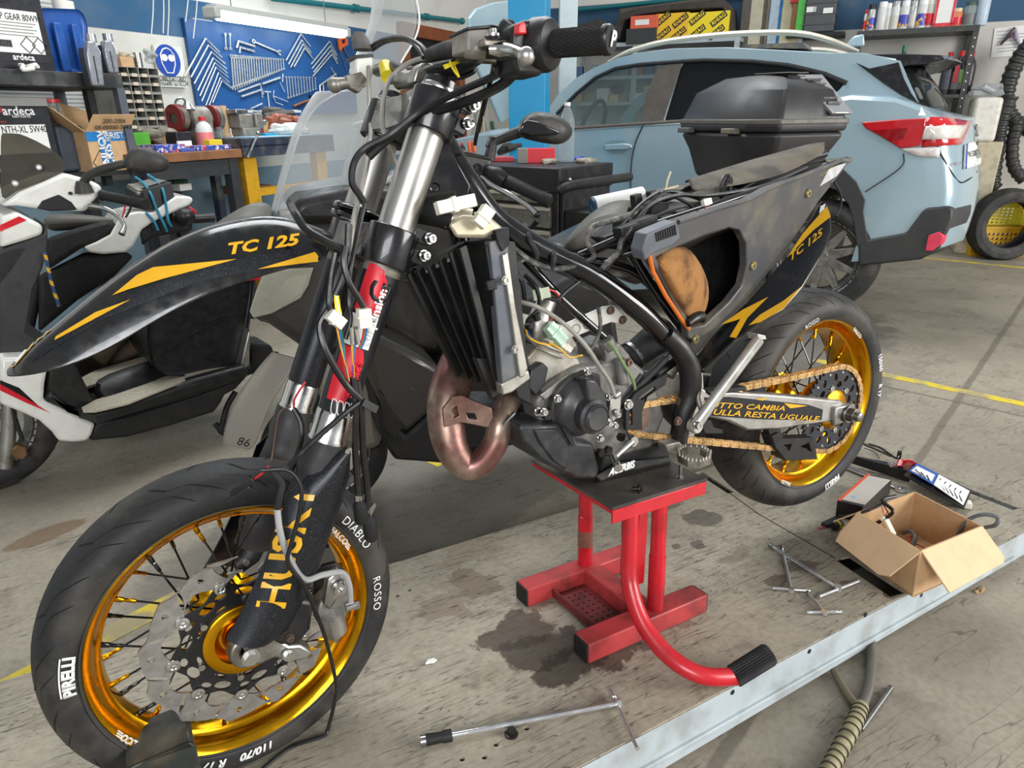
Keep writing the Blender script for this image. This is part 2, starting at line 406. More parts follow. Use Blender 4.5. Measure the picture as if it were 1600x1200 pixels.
# seam across the deck and the low roller slot frame
m=MB(); m.bar(L.Z(1180,800,.0004),L.Z(1305,872,.0004),.003,.001); m.bar(L.Z(1141,771,.0004),L.Z(1185,803,.0004),.003,.001); obj('deck_seam',m,BLKM,lift)
# wheel stop: bent steel angle under the front tyre
m=MB(); 
A=L.Z(300,1163,.05); 
pp=px(L,[(196,1204),(226,1190),(296,1160),(306,1166),(318,1215),(316,1290),(190,1290)],-.115)
m.prism(pp,(0,.007,0)); m.prism([pp[0],pp[1],pp[2],pp[3]],(0,.10,0))
obj('wheel_stop',m,mat('dirty_black_steel',(52,56,54),.45,.4,dirt=.25,dc=(96,86,72)),lift,bev=.002)
# ---------------------------------------------------------------- the motorcycle: wheels
bike=thing('motorcycle','stripped black and yellow supermoto motorcycle standing on the lift','motorcycle',L)
class Wh:
    def __init__(s,c,u,v,n): s.c,s.u,s.v,s.n=V(c),V(u).normalized(),V(v).normalized(),V(n).normalized()
    def p(s,r,a,h): a=R_(a); return s.c+s.u*(r*math.cos(a))+s.v*(r*math.sin(a))+s.n*h
    def arc(s,r,a0,h,sg=1):
        """text mapper: baseline circle radius r centred on angle a0; sg=1 letters' top outwards"""
        def f(x,y):
            rr=r+y*sg; return s.p(rr,a0-sg*math.degrees(x/r),h)
        return f
FW=Wh((-1.4958,-.0022,.2919),(.9973,.0731,.0012),(.0012,-.0325,.9995),(.0731,-.9968,-.0325))
BW=Wh((0,0,.4332),(1,0,0),(0,0,1),(0,-1,0))
def tyre_mat():
    t=NT('worn_tyre_rubber'); n=t.noise(9,5); n2=t.noise(120,2)
    c=t.mix(t.ramp(n,.42,.68,0,.75),(.011,.011,.012,1),(.06,.053,.042,1)); c=t.mix(t.ramp(n2,.5,.8,0,.2),c,(.08,.07,.06,1))
    return t.fin(c,.62,0.)
TYR=tyre_mat()
def wheel(Wl,tag_,rim_h,tr,thw,disc):
    rp=[(.231,rim_h-.004),(.2325,rim_h),(.229,rim_h+.003),(.2265,rim_h+.001),(.219,rim_h-.006),(.2135,rim_h-.02),(.209,rim_h-.028),(.2035,rim_h-.031),(.201,.012),(.199,0)]
    prof=rp+[(r,-h) for r,h in rp[-2::-1]]+[(.218,-rim_h+.012),(.206,0),(.218,rim_h-.012)]
    rim=obj(tag_+'_wheel',MB().lathe(prof,Wl.c,Wl.n,96),GOLD,bike)
    # tyre
    q=[(.223,rim_h-.004)]
    for i in range(0,21):
        a=math.pi*i/20
        hh=thw*math.cos(a); rr=.252+(tr-.252)*math.sin(a)**.8
        q.append((rr,hh))
    q.insert(1,(.236,rim_h+.004)); q+=[(.236,-rim_h-.004),(.223,-rim_h+.004)]
    ty=obj('tyre',MB().lathe(q,Wl.c,Wl.n,112),TYR,rim,ang=60)
    # tread grooves, thin ribbons lying on the tread
    m=MB()
    def S(b,a):  # b: -1..1 across the tread
        t=math.pi/2*(1-b); rr=.252+(tr-.252)*math.sin(t)**.8; return rr+.0005,thw*math.cos(t)
    def groove(pts,wd):
        lo=[]
        P=[]
        for i in range(len(pts)-1):
            for k in range(5): P.append(tuple(pts[i][j]+(pts[i+1][j]-pts[i][j])*k/5 for j in (0,1)))
        P.append(pts[-1])
        for i,(a,b) in enumerate(P):
            e=min(i,len(P)-1-i); w_=wd*(.35 if e==0 else 1)
            r1,h1=S(b,a); lo.append([Wl.p(r1,a-w_/r1*28.6,h1),Wl.p(r1,a+w_/r1*28.6,h1)])
        vs=[[m.b.verts.new(v) for v in l] for l in lo]
        for i in range(len(vs)-1): m.b.faces.new((vs[i][0],vs[i][1],vs[i+1][1],vs[i+1][0]))
    N=15 if tag_=='front' else 17
    for k in range(N):
        a=360/N*k
        for sg in (1,-1):
            o=0 if sg==1 else 180/N
            groove([(a+o+13,sg*.05),(a+o+9,sg*.32),(a+o+2,sg*.40),(a+o-8,sg*.80)],.004)
            groove([(a+o+17,sg*.38),(a+o+8,sg*.52),(a+o+2,sg*.86)],.003)
    obj('tread_groove',m,mat('groove_black',(5,5,5),.9,dirt=0),rim)
    # raised bead line and wear band on the visible sidewall
    m=MB(); m.lathe([(.2335,rim_h+.0065),(.2345,rim_h+.0075),(.2355,rim_h+.0065),(.2345,rim_h+.005)],Wl.c,Wl.n,96); obj('bead_line',m,colr('tyre_line',(60,60,60),.6),rim)
    # hub
    hw=.048 if tag_=='front' else .055
    hp=[(.012,hw+.022),(.026,hw+.022),(.030,hw+.016),(.031,hw+.004),(.062,hw+.003),(.064,hw-.003),(.05,hw-.009),(.036,hw-.016),(.022,.012),(.021,0)]
    hub=obj('hub',MB().lathe(hp+[(r,-h) for r,h in hp[-2::-1]]+[(.012,-hw)],Wl.c,Wl.n,48),GOLD,rim)
    # spokes
    NS=32
    sp0=np0=None
    for k in range(NS):
        a=360/NS*k; sd=1 if k%2 else -1; tw=34*(1 if (k//2)%2 else -1)
        A=Wl.p(.052,a+tw,sd*(hw-.006)); B=Wl.p(.2,a,sd*.010)
        d=(B-A).normalized()
        if k<4:
            s=obj('spoke',MB().cyl(A,B-d*.002,.0019,n=7),BLKG,rim)
            n_=obj('nipple',MB().tube([B-d*.03,B-d*.029,B-d*.012,B-d*.011,B+d*.002],[.0025,.0033,.0033,.0042,.0048],n=8),GOLD if k in(0,1) else (BLKG if tag_=='front' and k in (2,3) else GOLD),rim)
            if k==0: S4=[]
            S4.append((s,n_))
        else:
            s,n_=S4[k%4]; M_=Matrix.Translation(Wl.c)@Matrix.Rotation(R_(360/NS*(k-k%4)),4,-Wl.n if False else Wl.u.cross(Wl.v))@Matrix.Translation(-Wl.c)
            for q_ in (s,n_):
                c=q_.copy(); COL.objects.link(c); c.matrix_local=M_
    return rim
fw=wheel(FW,'front',.05,.2925,.058,True)
rw=wheel(BW,'rear',.067,.306,.079,False)
TL_=lambda s,Wl,r,ang,h,size,parent,sg=1,m=LET,**k: text(s,size,Wl.arc(r,ang,h,sg),m,parent,'tyre_lettering',**k)
hF=.0590; 
TL_('PIRELLI',FW,.2475,172,hF,.022,fw,1,bold=.0012,sx=1.0)
m=MB(); 
def ringbar(Wl,r0,r1,a0,a1,h,m,n=10):
    v=[[m.b.verts.new(Wl.p(r,a0+(a1-a0)*i/n,h)) for r in (r0,r1)] for i in range(n+1)]
    for i in range(n): m.b.faces.new((v[i][0],v[i][1],v[i+1][1],v[i+1][0]))
ringbar(FW,.2585,.2605,164.5,179.5,hF,m); obj('tyre_lettering',m,LET,fw)
TL_('DIABLO',FW,.2515,30,hF,.022,fw,1,sp=1.1); TL_('ROSSO',FW,.2485,-3.5,hF,.021,fw,1,sp=1.15)
TL_('110/70',FW,.2475,-90,hF,.021,fw,1,shear=.25,bold=.0008); TL_('R 17',FW,.2475,-107,hF,.021,fw,1,shear=.25,bold=.0008)
RL=colr('rim_lettering',(214,214,208),.5)
TL_('FALCO',FW,.2238,34,.0525,.015,fw,1,m=RL,bold=.0007); TL_('FALCO',FW,.2238,-145,.0525,.015,fw,1,m=RL,bold=.0007)
for a in (26,41.5,-137,-153):
    m=MB()
    for k in range(3): ringbar(FW,.2195+k*.0032,.2215+k*.0032,a-1.6+k*.6,a+1.6+k*.6,.0527,m,3)
    obj('rim_lettering',m,RL,fw)
hR=.080
TL_('PIRELLI',BW,.2565,-70,hR,.020,rw,1,bold=.0012); m=MB(); ringbar(BW,.2665,.2685,-77,-63,hR,m); obj('tyre_lettering',m,LET,rw)
TL_('150/60',BW,.2595,19,hR,.020,rw,1,bold=.0006); TL_('R 17',BW,.2595,0,hR,.020,rw,1,bold=.0006); TL_('ROSSO',BW,.2455,108,hR,.016,rw,1,sp=1.1)
TL_('FALCO',BW,.2265,53,.0695,.015,rw,1,m=RL,bold=.0007); TL_('FALCO',BW,.2265,-117,.0695,.014,rw,1,m=RL,bold=.0007)
# front brake disc: wavy outer edge, slots, eight floating buttons, black carrier
DH=.068
def pol(Wl,f,n,h): return [Wl.p(f(360*i/n),360*i/n,h) for i in range(n)]
def wav(a):
    x=(a%30)/30; return .151+.0085*(1-abs(2*x-1)**.7)-.006*max(0,math.sin(math.pi*2*x))
def hole(Wl,r,a,h,L_,W_,tilt,n=12):
    c=Wl.p(r,a,h); er=(Wl.p(r+.01,a,h)-c).normalized(); et=Wl.n.cross(er); d=er*math.cos(R_(tilt))+et*math.sin(R_(tilt)); e=Wl.n.cross(d)
    return circ(c,L_/2,d,e,n,0,W_/2)
hs=[]
for k in range(12):
    a=k*30+8; hs.append(hole(FW,.134,a,DH,.036,.0075,32 if k%2 else -32)); hs.append(hole(FW,.139,a+13,DH,.011,.010,0))
btn=[103,141,178.5,-142.6,-103,-62,-20,25,64]; btn=[102+40*k for k in range(9)]
inn=pol(FW,lambda a:.118-.0085*math.cos(R_(9*(a-102))),108,DH)
DISC=mat('scuffed_disc_steel',(182,180,178),.33,.85,dirt=.12,ds=40,dc=(120,118,116))
disc=obj('brake_disc',sheet(pol(FW,wav,180,DH),[inn]+hs,-FW.n*.005),DISC,fw)
hs=[]
for k in range(9):
    a=102+40*k
    hs.append(hole(FW,.088,a+20,DH-.001,.030,.017,90)); hs.append(hole(FW,.093,a+3,DH-.001,.012,.02,0)); 
    hs.append(hole(FW,.0715,a+10,DH-.001,.007,.02,0))
obj('disc_carrier',sheet(pol(FW,lambda a:.1045+.007*math.cos(R_(9*(a-102))),108,DH-.001),[pol(FW,lambda a:.0615,60,DH-.001)]+hs,-FW.n*.006),colr('black_anodised',(26,26,28),.35),fw)
obj('hub_flange',MB().lathe([(.064,.052),(.064,DH+.003),(.061,DH+.005),(.046,DH+.004),(.040,DH-.004),(.034,.05)],FW.c,FW.n,48),GOLD,fw)
for k in range(9):
    a=102+40*k; c=FW.p(.1085,a,DH-.008)
    obj('disc_button',MB().lathe([(0.0,.013),(.004,.0115),(.006,.0125),(.0105,.0115),(.011,.009),(.007,.004),(.0,.004)],c,FW.n,16),ALUP,fw)
for k in range(6):
    c=FW.p(.0735,k*60+20,DH-.002); obj('carrier_bolt',MB().lathe([(0,.006),(.0055,.006),(.0062,.004),(.0062,0)],c,FW.n,12),ALUP,fw)
# ---------------------------------------------------------------- fork
yN=-.105
top=V((-1.094,yN,1.165)); ax_=(V((-1.456,yN,.322))-top).normalized()
def fork(sy,y):
    f=lambda s: V((top.x,y,top.z))+ax_*s      # s metres down from the clamp
    silver=obj('fork_tube',MB().tube([f(.01),f(.235)],.0295,28),mat('satin_fork_tube',(186,184,180),.36,.9,dirt=.03,ds=6),bike)
    obj('fork_collar',MB().lathe([(.0295,0),(.0305,.003),(.0305,.018),(.0295,.02)],f(.288),ax_,28),ALUD,bike)
    blk=obj('fork_outer',MB().tube([f(.255),f(.262),f(.53),f(.54)],[.029,.030,.030,.029],28),SPK,bike)
    obj('fork_seal_collar',MB().tube([f(.54),f(.545),f(.582),f(.586),f(.592)],[.029,.0305,.0305,.032,.032],28),ALUP,bike)
    gm=MB(); P=[];r=[]
    for i in range(14): P.append(f(.59+i*.021)); r.append(.034 if i in (0,1) else .0345+.0022*((i%3)-1))
    gm.tube(P,r,20); obj('fork_gaiter',gm,mat('dusty_rubber_sleeve',(40,40,42),.55,dirt=.2,dc=(70,66,60)),bike)
    return f
fN=fork(-1,yN); fF=fork(1,.095)
for s,e in ((0,0),):
    pass
# red sticker with lettering on the near tube
def tubemap(f,r,s0,a0,flip=1):
    """x runs up the tube, y runs round it"""
    t=-ax_; e1=V((0,-1,0)); e1=(e1-t*e1.dot(t)).normalized(); e2=t.cross(e1)
    def g(x,y):
        a=a0+y/r; return f(s0-x)+(e1*math.cos(a)-e2*math.sin(a)*flip)*r
    return g
def tubequad(f,r,pts,m,parent,name,n=6):
    g=tubemap(f,r,0,0); mb=MB()
    # pts: polygon (s,angle-arc) bilinear strip: list of (s,y0,y1)
    rows=[[g(-s,y0+(y1-y0)*i/n) for i in range(n+1)] for s,y0,y1 in pts]
    mb.loft(rows,cap=False,ring=False); return obj(name,mb,m,parent)
def dense(s0,s1,y0,y1,k=6): return [(s0+(s1-s0)*i/k,y0,y1) for i in range(k+1)]
tubequad(fN,.0306,[(.296,.018,.034),(.30,.008,.036),(.32,-.004,.037),(.372,-.008,.037)],RLET,bike,'sticker')
tubequad(fN,.0306,dense(.378,.428,-.008,.037),LET,bike,'sticker')
tubequad(fN,.0306,[(.43,.0,.032),(.445,-.006,.036),(.49,-.006,.036),(.52,.004,.034)],RLET,bike,'sticker')
text('Service',.021,tubemap(fN,.0308,.478,-.0165),RLET,bike,'sticker_lettering',bold=.0008)
text('Suspension',.021,tubemap(fN,.0308,.375,-.0165),LET,bike,'sticker_lettering',bold=.0008)
text('G',.05,tubemap(fN,.0309,.335,.016),DLET,bike,'sticker_lettering',bold=.001)
g=tubemap(fN,.0309,.528,.012)
for k in range(4):
    m=MB(); q=[(-.011+.004*0,-.021+k*.0105),(.008,-.017+k*.0105),(.011,-.012+k*.0105),(.009,-.0095+k*.0105),(-.009,-.0125+k*.0105)]
    m.tube([g(a,b) for a,b in crv([(a,b,0) for a,b in q],3,True) and [(v.x,v.y) for v in crv([(a,b,0) for a,b in q],3,True)]],.0008,5,closed=True); obj('sticker_lettering',m,LET,bike)
# triple clamps
CLB=mat('black_anodised_clamp',(20,20,24),.25,dirt=.08,coat=.4)
nup=-ax_; side=V((0,1,0)); fwd_=side.cross(nup)
def clamp(s,th,name,bulge):
    m=MB()
    for f in (fN,fF):
        c=f(s); m.lathe([(.0297,-th/2),(.040,-th/2),(.041,-th/2+.003),(.041,th/2-.003),(.040,th/2),(.0297,th/2)],c,nup,32)
    a=fN(s);b=fF(s); 
    P=[a+side*.02-fwd_*.036,(a+b)/2-fwd_*(.03),b-side*.02-fwd_*.036,b-side*.02+fwd_*.034,(a+b)/2+fwd_*bulge,a+side*.02+fwd_*.034]
    m.prism([p-nup*th*.45 for p in P],nup*th*.9)
    # pinch lugs on the rear side with two bolts
    for q in (-1,1):
        m.box(a-fwd_*(-.0)+V((.043,-.008,0))+nup*q*th*.27,(.03,.022,th*.36),Matrix((fwd_,side,nup)).transposed())
    return obj(name,m,CLB,bike,bev=.002)
clamp(.043,.064,'upper_clamp',.05); 
clamp(.262,.062,'lower_clamp',.045)
def bolt(c,ax,r=.007,h=.008,m_=ALUP,parent=bike,name='bolt'):
    ax=V(ax).normalized(); mb=MB().lathe([(0,h*.55),(r*.45,h*.55),(r*.55,h),(r*.9,h),(r,h*.8),(r,0),(r*1.25,0),(r*1.25,-h*.2),(0,-h*.2)],c,ax,14)
    return obj(name,mb,m_,parent)
for s in (.029,.058): bolt(fN(s)+V((.056,-.022,0)),(0.2,-1,0),.0075,.009)
for s in (.249,.278): bolt(fN(s)+V((.056,-.022,0)),(0.2,-1,0),.0075,.009)
# fork caps
for f in (fN,fF):
    obj('fork_cap',MB().lathe([(0,.014),(.018,.014),(.020,.008),(.029,.008),(.030,0),(.031,-.004),(.031,-.018),(.0295,-.018)],f(.0),nup,32),CLB,bike)
    obj('fork_cap_ring',MB().lathe([(.0305,0),(.0315,.002),(.0315,.008),(.0305,.01)],f(.0)-nup*.012,nup,32),ALUP,bike)
# fork guards with the lettering
def guard(f,sg,y):
    m=MB(); lo=[]
    for s,w0,w1,dy in ((.595,-.034,-.014,0),(.635,-.046,.016,0),(.68,-.048,.042,0),(.80,-.044,.044,.0),(.86,-.038,.052,.0),(.905,-.030,.060,0),(.93,-.008,.066,0)):
        c=f(s); ring=[]
        for i in range(9):
            t=i/8; a=w0+(w1-w0)*t; d=.048-.022*abs(2*t-1)**2.2
            ring.append(c+fwd_*(-a)*(-1)*(-1)+V((0,sg*d,0)))
        for i in range(8,-1,-1):
            t=i/8; a=w0+(w1-w0)*t; d=.044-.022*abs(2*t-1)**2.2
            ring.append(c+fwd_*(-a)*(-1)*(-1)+V((0,sg*d,0)))
        lo.append(ring)
    return obj('fork_guard',m.loft(lo),SPK,bike,ang=30)
GN=guard(fN,-1,yN); GF=guard(fF,1,.095)
# ---------------------------------------------------------------- motorcycle: front end details
def P(x,y,h): return L.Y(x,y,-h)
def PP(pts,h): return [P(a,b,h) for a,b in pts]
def hose(name,pts,r,m_=None,parent=None,k=6,n=8,**kw):
    """pts: (px,py,h) seen points"""
    return obj(name,MB().tube([P(*p) for p in pts],r,n,k),m_ or HOSE,parent or bike,**kw)
def cable3(name,pts,r,m_,parent=None,k=6,n=8): return obj(name,MB().tube(pts,r,n,k),m_,parent or bike)
# lettering running up the guard
HUSKY_=1
# fork foot: machined axle clamp and leg
m=MB()
c=FW.p(0,0,.10)
m.lathe([(.013,.0),(.030,.0),(.032,.004),(.032,.026),(.029,.032),(.016,.032),(.013,.026)],FW.p(0,0,.078),FW.n,28)
foot=obj('fork_foot',m,ALU,bike,bev=.002)
m=MB(); m.prism(PP([(372,1000),(388,983),(405,978),(425,992),(452,1010),(470,1008),(490,1020),(480,1030),(452,1036),(430,1028),(405,1040),(390,1034)],.122),(0,.034,0)); obj('clamp_body',m,ALU,foot,bev=.004)
for q,r in (((392,1027),.011),((451,1023),.008)): 
    c=P(*q,.126); obj('clamp_bolt',MB().hexn(c,(0,-1,0),r,.009).lathe([(0,.002),(r*1.35,.002),(r*1.35,0)],c,(0,-1,0),16),ALUP,foot)
m=MB(); m.prism(PP([(402,960),(430,930),(492,940),(486,985),(468,1006),(440,1010),(420,1000),(400,985)],.135),(0,.05,0)); obj('guard_shoe',m,BLK,bike,bev=.008)
for q in ((397,992),(453,997)): bolt(P(*q,.137),(0,-1,0),.006,.005,mat('rusty_screw',(120,100,88),.5,.8),bike)
# brake caliper
m=MB(); cp=[(497,945),(510,925),(520,908),(535,900),(545,915),(548,945),(540,972),(522,992),(505,985),(492,968)]
m.prism(PP(cp,.105),(0,.05,0)); cal=obj('brake_caliper',m,ALU,bike,bev=.007)
m=MB(); m.tube([P(516,958,.107),P(524,988,.107)],[.022,.020],18); m.ball(P(523,988,.105),.013); obj('caliper_piston_housing',m,ALU,cal)
m=MB(); m.prism(PP([(505,945),(512,905),(530,890),(540,905),(532,930),(515,955)],.113),(0,.02,0)); obj('caliper_arm',m,ALU,cal,bev=.004)
m=MB(); m.lathe([(.0,.004),(.004,.004),(.005,.012),(.010,.012),(.011,0)],P(529,917,.115),(0,-1,0),16); obj('slider_pin',m,ALUP,cal)
text('BREMBO',.0085,onplane(P(521,968,.1315),P(523,985,.1315)-P(520,955,.1315),P(535,968,.1315)-P(510,968,.1315),-.0),colr('cast_lettering',(120,118,114),.5),cal,'caliper_lettering',sx=1.2) 
m=MB(); m.cyl(P(540,950,.112),P(556,945,.112),.007); m.hexn(P(552,947,.112),P(560,944,.112)-P(552,947,.112),.008,.01); obj('banjo_bolt',m,ALUP,cal)
m=MB(); m.prism(PP([(492,905),(505,885),(525,880),(540,892),(520,900),(505,950),(488,955)],.075),(0,.012,0)); obj('caliper_bracket',m,BLK,bike,bev=.002)
for q in ((480,952),(477,938)): bolt(P(*q,.09),(0,-1,0),.008,.006)
m=MB(); [m.tube([P(524,988,.11),P(530,995+i*4,.11),P(521,1000+i*3,.11),P(532,1003,.11)],.0008,5,4) for i in (0,1)]; obj('split_pin',m,STL,cal)
# brake hose: grey line from the guard to the caliper, black line to the floor
GREY=colr('grey_hose',(150,150,150),.45)
hose('brake_hose',[(433,795,.150),(438,832,.158),(452,872,.158),(475,905,.15),(505,898,.14),(535,895,.13),(546,915,.125),(548,940,.12)],.0052,GREY)
hose('brake_hose',[(425,735,.14),(440,755,.15),(437,775,.152),(433,795,.15)],.0055,RUB)
hose('sensor_cable',[(408,735,.14),(450,735,.15),(470,760,.162),(468,800,.165),(455,850,.168),(450,880,.168),(475,915,.162),(497,965,.15),(512,1010,.14),(525,1070,.12),(520,1110,.09),(512,1140,.06)],.0035)
cable3('sensor_cable',[L.Z(512,1140,.012),L.Z(505,1150,.006),L.Z(460,1165,.006),L.Z(430,1185,.006),L.Z(405,1206,.006)],.0036,HOSE)
m=MB(); m.bar(P(362,770,.1),P(398,748,.12),.012,.008); m.bar(P(356,782,.1),P(392,760,.12),.010,.007); obj('cable_plug',m,BLK,bike,bev=.001)
hose('wire',[(398,748,.12),(409,740,.13),(420,728,.13)],.002,colr('red_wire',(190,30,36),.4))
# ---------------------------------------------------------------- front mudguard
def shell(name,rows,m_,parent=bike,solid=.003,sub=1,**k):
    return obj(name,MB().loft(rows,cap=False,ring=False),m_,parent,solid=solid,sub=sub,ang=60,**k)
FEN=mat('gloss_black_mudguard',(13,14,16),.2,dirt=.12,ds=25,dc=(48,44,36),coat=.4)
# stations: ridge pixel (y=0) and edge pixel (near side at half width)
st=[((8,580),(9,588),.006),((30,556),(22,589),.03),((62,527),(60,585),.05),((110,487),(120,570),.063),((170,437),(185,540),.072),((235,393),(245,500),.078),((300,359),(318,464),.082),((370,340),(390,438),.085),((440,333),(450,420),.087),((515,362),(510,408),.080)]
rows=[]
fst=[]
for (a,b),(c,d),w_ in st:
    T=L.Y(a,b,0); E=L.Y(c,d,-w_); fst.append((T,E,w_))
    r=[]
    for i in range(-6,7):
        t=i/6; u=abs(t)
        # crown: fairly flat top then rolls down to the edge
        y=w_*(1-(1-u)**1.15) if u<1 else w_
        drop=(u**2.2)
        q=T.lerp(V((E.x,0,E.z)),drop); r.append(V((q.x,math.copysign(w_*u**.8,t),q.z)))
    rows.append(r)
fen=shell('front_mudguard',rows,FEN,sub=2)
# graphics on the near flank: polygons laid on the shell
from mathutils.bvhtree import BVHTree
def bvh_of(o):
    bpy.context.view_layer.update(); dg=bpy.context.evaluated_depsgraph_get(); e=o.evaluated_get(dg); me=e.to_mesh(); b=bmesh.new(); b.from_mesh(me); t=BVHTree.FromBMesh(b); e.to_mesh_clear(); return t,b
def decal(bv,fr,pts,m_,parent,name,lift=.0008,n=None,grid=10):
    """a sticker: flat pixel outline wrapped on to a body panel (real geometry lying on it)"""
    bm=bmesh.new(); vs=[bm.verts.new((a,b,0)) for a,b in pts]; f=bm.faces.new(vs)
    bmesh.ops.triangulate(bm,faces=bm.faces[:])
    mx=max(e.calc_length() for e in bm.edges)
    for _ in range(5):
        es=[e for e in bm.edges if e.calc_length()>grid]
        if not es: break
        bmesh.ops.subdivide_edges(bm,edges=es,cuts=1); bmesh.ops.triangulate(bm,faces=[f for f in bm.faces if len(f.verts)>3])
    wrap(bm,bv,fr,lift); return obj(name,bm,m_,parent)
def wrap(bm,bv,fr,lift):
    bad=[]
    for v in bm.verts:
        d=fr.ray(v.co.x,v.co.y).normalized(); h=bv.ray_cast(fr.C,d)
        if h[0] is None: bad.append(v)
        else:
            nrm=h[1] if h[1].dot(d)<0 else -h[1]; v.co=h[0]+nrm*lift
    if bad: bmesh.ops.delete(bm,geom=bad,context='VERTS')
def wtext(s,bv,fr,ctr,ang,size,m_,parent,name='lettering',shear=0.,bold=0.,sx=1.,lift=.001,skew=0.):
    """lettering wrapped on a panel; centre, angle, size in photo pixels"""
    cu=bpy.data.curves.new('t','FONT'); cu.body=s; cu.size=size; cu.shear=shear; cu.offset=bold; cu.resolution_u=2; cu.align_x='CENTER'; cu.align_y='CENTER'
    to=bpy.data.objects.new('t',cu); me=bpy.data.meshes.new_from_object(to); bpy.data.objects.remove(to)
    bm=bmesh.new(); bm.from_mesh(me); bpy.data.meshes.remove(me); ca,sa=math.cos(R_(ang)),math.sin(R_(ang))
    for v in bm.verts:
        x,y=v.co.x*sx+v.co.y*skew,-v.co.y; v.co=V((ctr[0]+x*ca-y*sa,ctr[1]+x*sa+y*ca,0))
    wrap(bm,bv,fr,lift); return obj(name,bm,m_,parent)
bv,_b=bvh_of(fen)
decal(bv,L,[(82,533),(120,508),(200,462),(300,430),(300,420),(475,385),(503,396),(508,408),(395,424),(310,440),(240,468),(160,500),(100,535),(50,566),(40,562)],SPK,fen,'graphic_panel',.0006)
decal(bv,L,[(176,462),(215,430),(240,418),(370,405),(255,436),(200,453)],YEL,fen,'yellow_flash',.0012)
decal(bv,L,[(402,421),(492,394),(502,408)],YEL,fen,'yellow_flash',.0012)
decal(bv,L,[(88,526),(150,488),(205,468),(160,486),(120,508),(86,532)],YEL,fen,'yellow_flash',.0012)
decal(bv,L,[(12,571),(45,540),(76,507),(88,503),(82,515),(55,537),(24,572),(12,578)],YEL,fen,'yellow_flash',.0012)
decal(bv,L,[(24,565),(46,541),(74,512),(70,520),(50,540),(28,567)],LET,fen,'white_flash',.0016)
wtext('TC 125',bv,L,(409,383),-8,24,YEL,fen,'fender_lettering',shear=.25,bold=.9,sx=1.52)
# ---------------------------------------------------------------- handlebar and controls
BARM=mat('black_bar',(24,24,26),.35,dirt=.15)
obj('handlebar',MB().tube([P(590,110,-.32),P(612,105,-.2),P(640,115,-.09),P(668,112,-.02),P(700,105,.07),P(735,85,.2),P(775,76,.27),P(850,70,.33),P(925,64.5,.391)],.0125,14,5),BARM,bike)
def GP(x,y): # along the near grip
    return P(x,y,.33+(x-850)*.09/110)
gr=MB(); a,b=GP(858,69),GP(952,62)
dgr=(b-a).normalized()
gr.tube([a,a+dgr*.004,a+(b-a)*.96,b-dgr*.004,b],[.0175,.0165,.0168,.0185,.0185],28)
grip=obj('throttle_grip',gr,RUB,bike)
m=MB()
u=dgr.orthogonal().normalized();v=dgr.cross(u)
for k in range(20):
    for s in (1,-1):
        Pp=[a+dgr*(.006+(b-a).length*.86*t/10)+(u*math.cos(2*math.pi*k/20+s*t*.22)+v*math.sin(2*math.pi*k/20+s*t*.22))*.0168 for t in range(11)]
        m.tube(Pp,.0009,4)
obj('grip_knurling',m,RUB,grip)
m=MB(); m.lathe([(0,.003),(.0165,.003),(.0185,0),(.0185,-.006)],b,dgr,24); ec=obj('grip_end_cap',m,BLK,grip)
e1=V((0,0,1)); e1=(e1-dgr*e1.dot(dgr)).normalized(); e2=e1.cross(dgr)
text('P',.026,onplane(b+dgr*.003,e2,e1,.002),LET,grip,'grip_logo',bold=.001,shear=.3)
m=MB(); m.lathe([(.013,.012),(.017,.012),(.031,.006),(.034,-.002),(.034,-.02),(.03,-.024),(.013,-.024)],GP(856,70),dgr,36); obj('throttle_drum',m,BLK,bike,bev=.001)
m=MB(); m.prism(PP([(802,38),(822,30),(848,30),(850,118),(808,118),(800,90)],.335),(0,.05,0)); th=obj('switch_housing',m,BLK,bike,bev=.006)
m=MB(); m.prism(PP([(811,36),(822,34),(824,53),(810,53)],.345),(0,.014,0)); obj('kill_switch',m,colr('red_switch',(200,30,40),.35),th,bev=.002)
# master cylinder, lever
m=MB(); m.prism(PP([(731,44),(768,42),(789,47),(787,78),(731,80)],.285),(0,.05,0)); mc=obj('brake_master_cylinder',m,mat('grey_cast',(146,142,136),.5,.1,dirt=.3,dc=(110,102,92)),bike,bev=.003)
m=MB(); m.prism(PP([(730,42),(768,38),(792,43),(792,48),(768,44),(730,47)],.288),(0,.056,0)); obj('reservoir_cap',m,BLK,mc,bev=.001)
m=MB(); m.tube([P(726,76,.27),P(760,80,.28)],.012,14); m.prism(PP([(755,60),(800,58),(802,66),(760,66)],.30),(0,.04,0)); obj('cylinder_body',m,ALUD,mc,bev=.002)
m=MB(); m.tube([P(764,78,.31),P(785,78,.32),P(806,80,.345),P(821,88,.375)],[.008,.0095,.008,.0085],12,4); m.ball(P(822,88,.378),.0115); obj('brake_lever',m,ALUP,bike)
m=MB(); m.prism(PP([(757,62),(800,62),(798,70),(772,72),(758,72)],.318),(0,.02,0)); m.prism(PP([(758,92),(775,92),(778,97),(760,96)],.315),(0,.02,0)); obj('lever_perch',m,ALUD,bike,bev=.002)
m=MB(); m.lathe([(0,.01),(.005,.01),(.006,.004),(.012,.003),(.012,0)],P(771,58,.31),(0,0,1),14); obj('lever_pivot',m,ALUP,bike)
m=MB(); m.tube([P(672,86,.06),P(700,78,.15),P(728,74,.24)],[.011,.013,.0125],14,4); obj('bar_sleeve',m,RUB,bike)
m=MB(); m.ball(P(796,45,.29),(.008,.012,.012)); m.lathe([(0,.006),(.011,.005),(.013,0),(.013,-.01)],P(795,42,.3),(.3,-.5,.8),16); obj('mirror_boss',m,BLKM,bike)
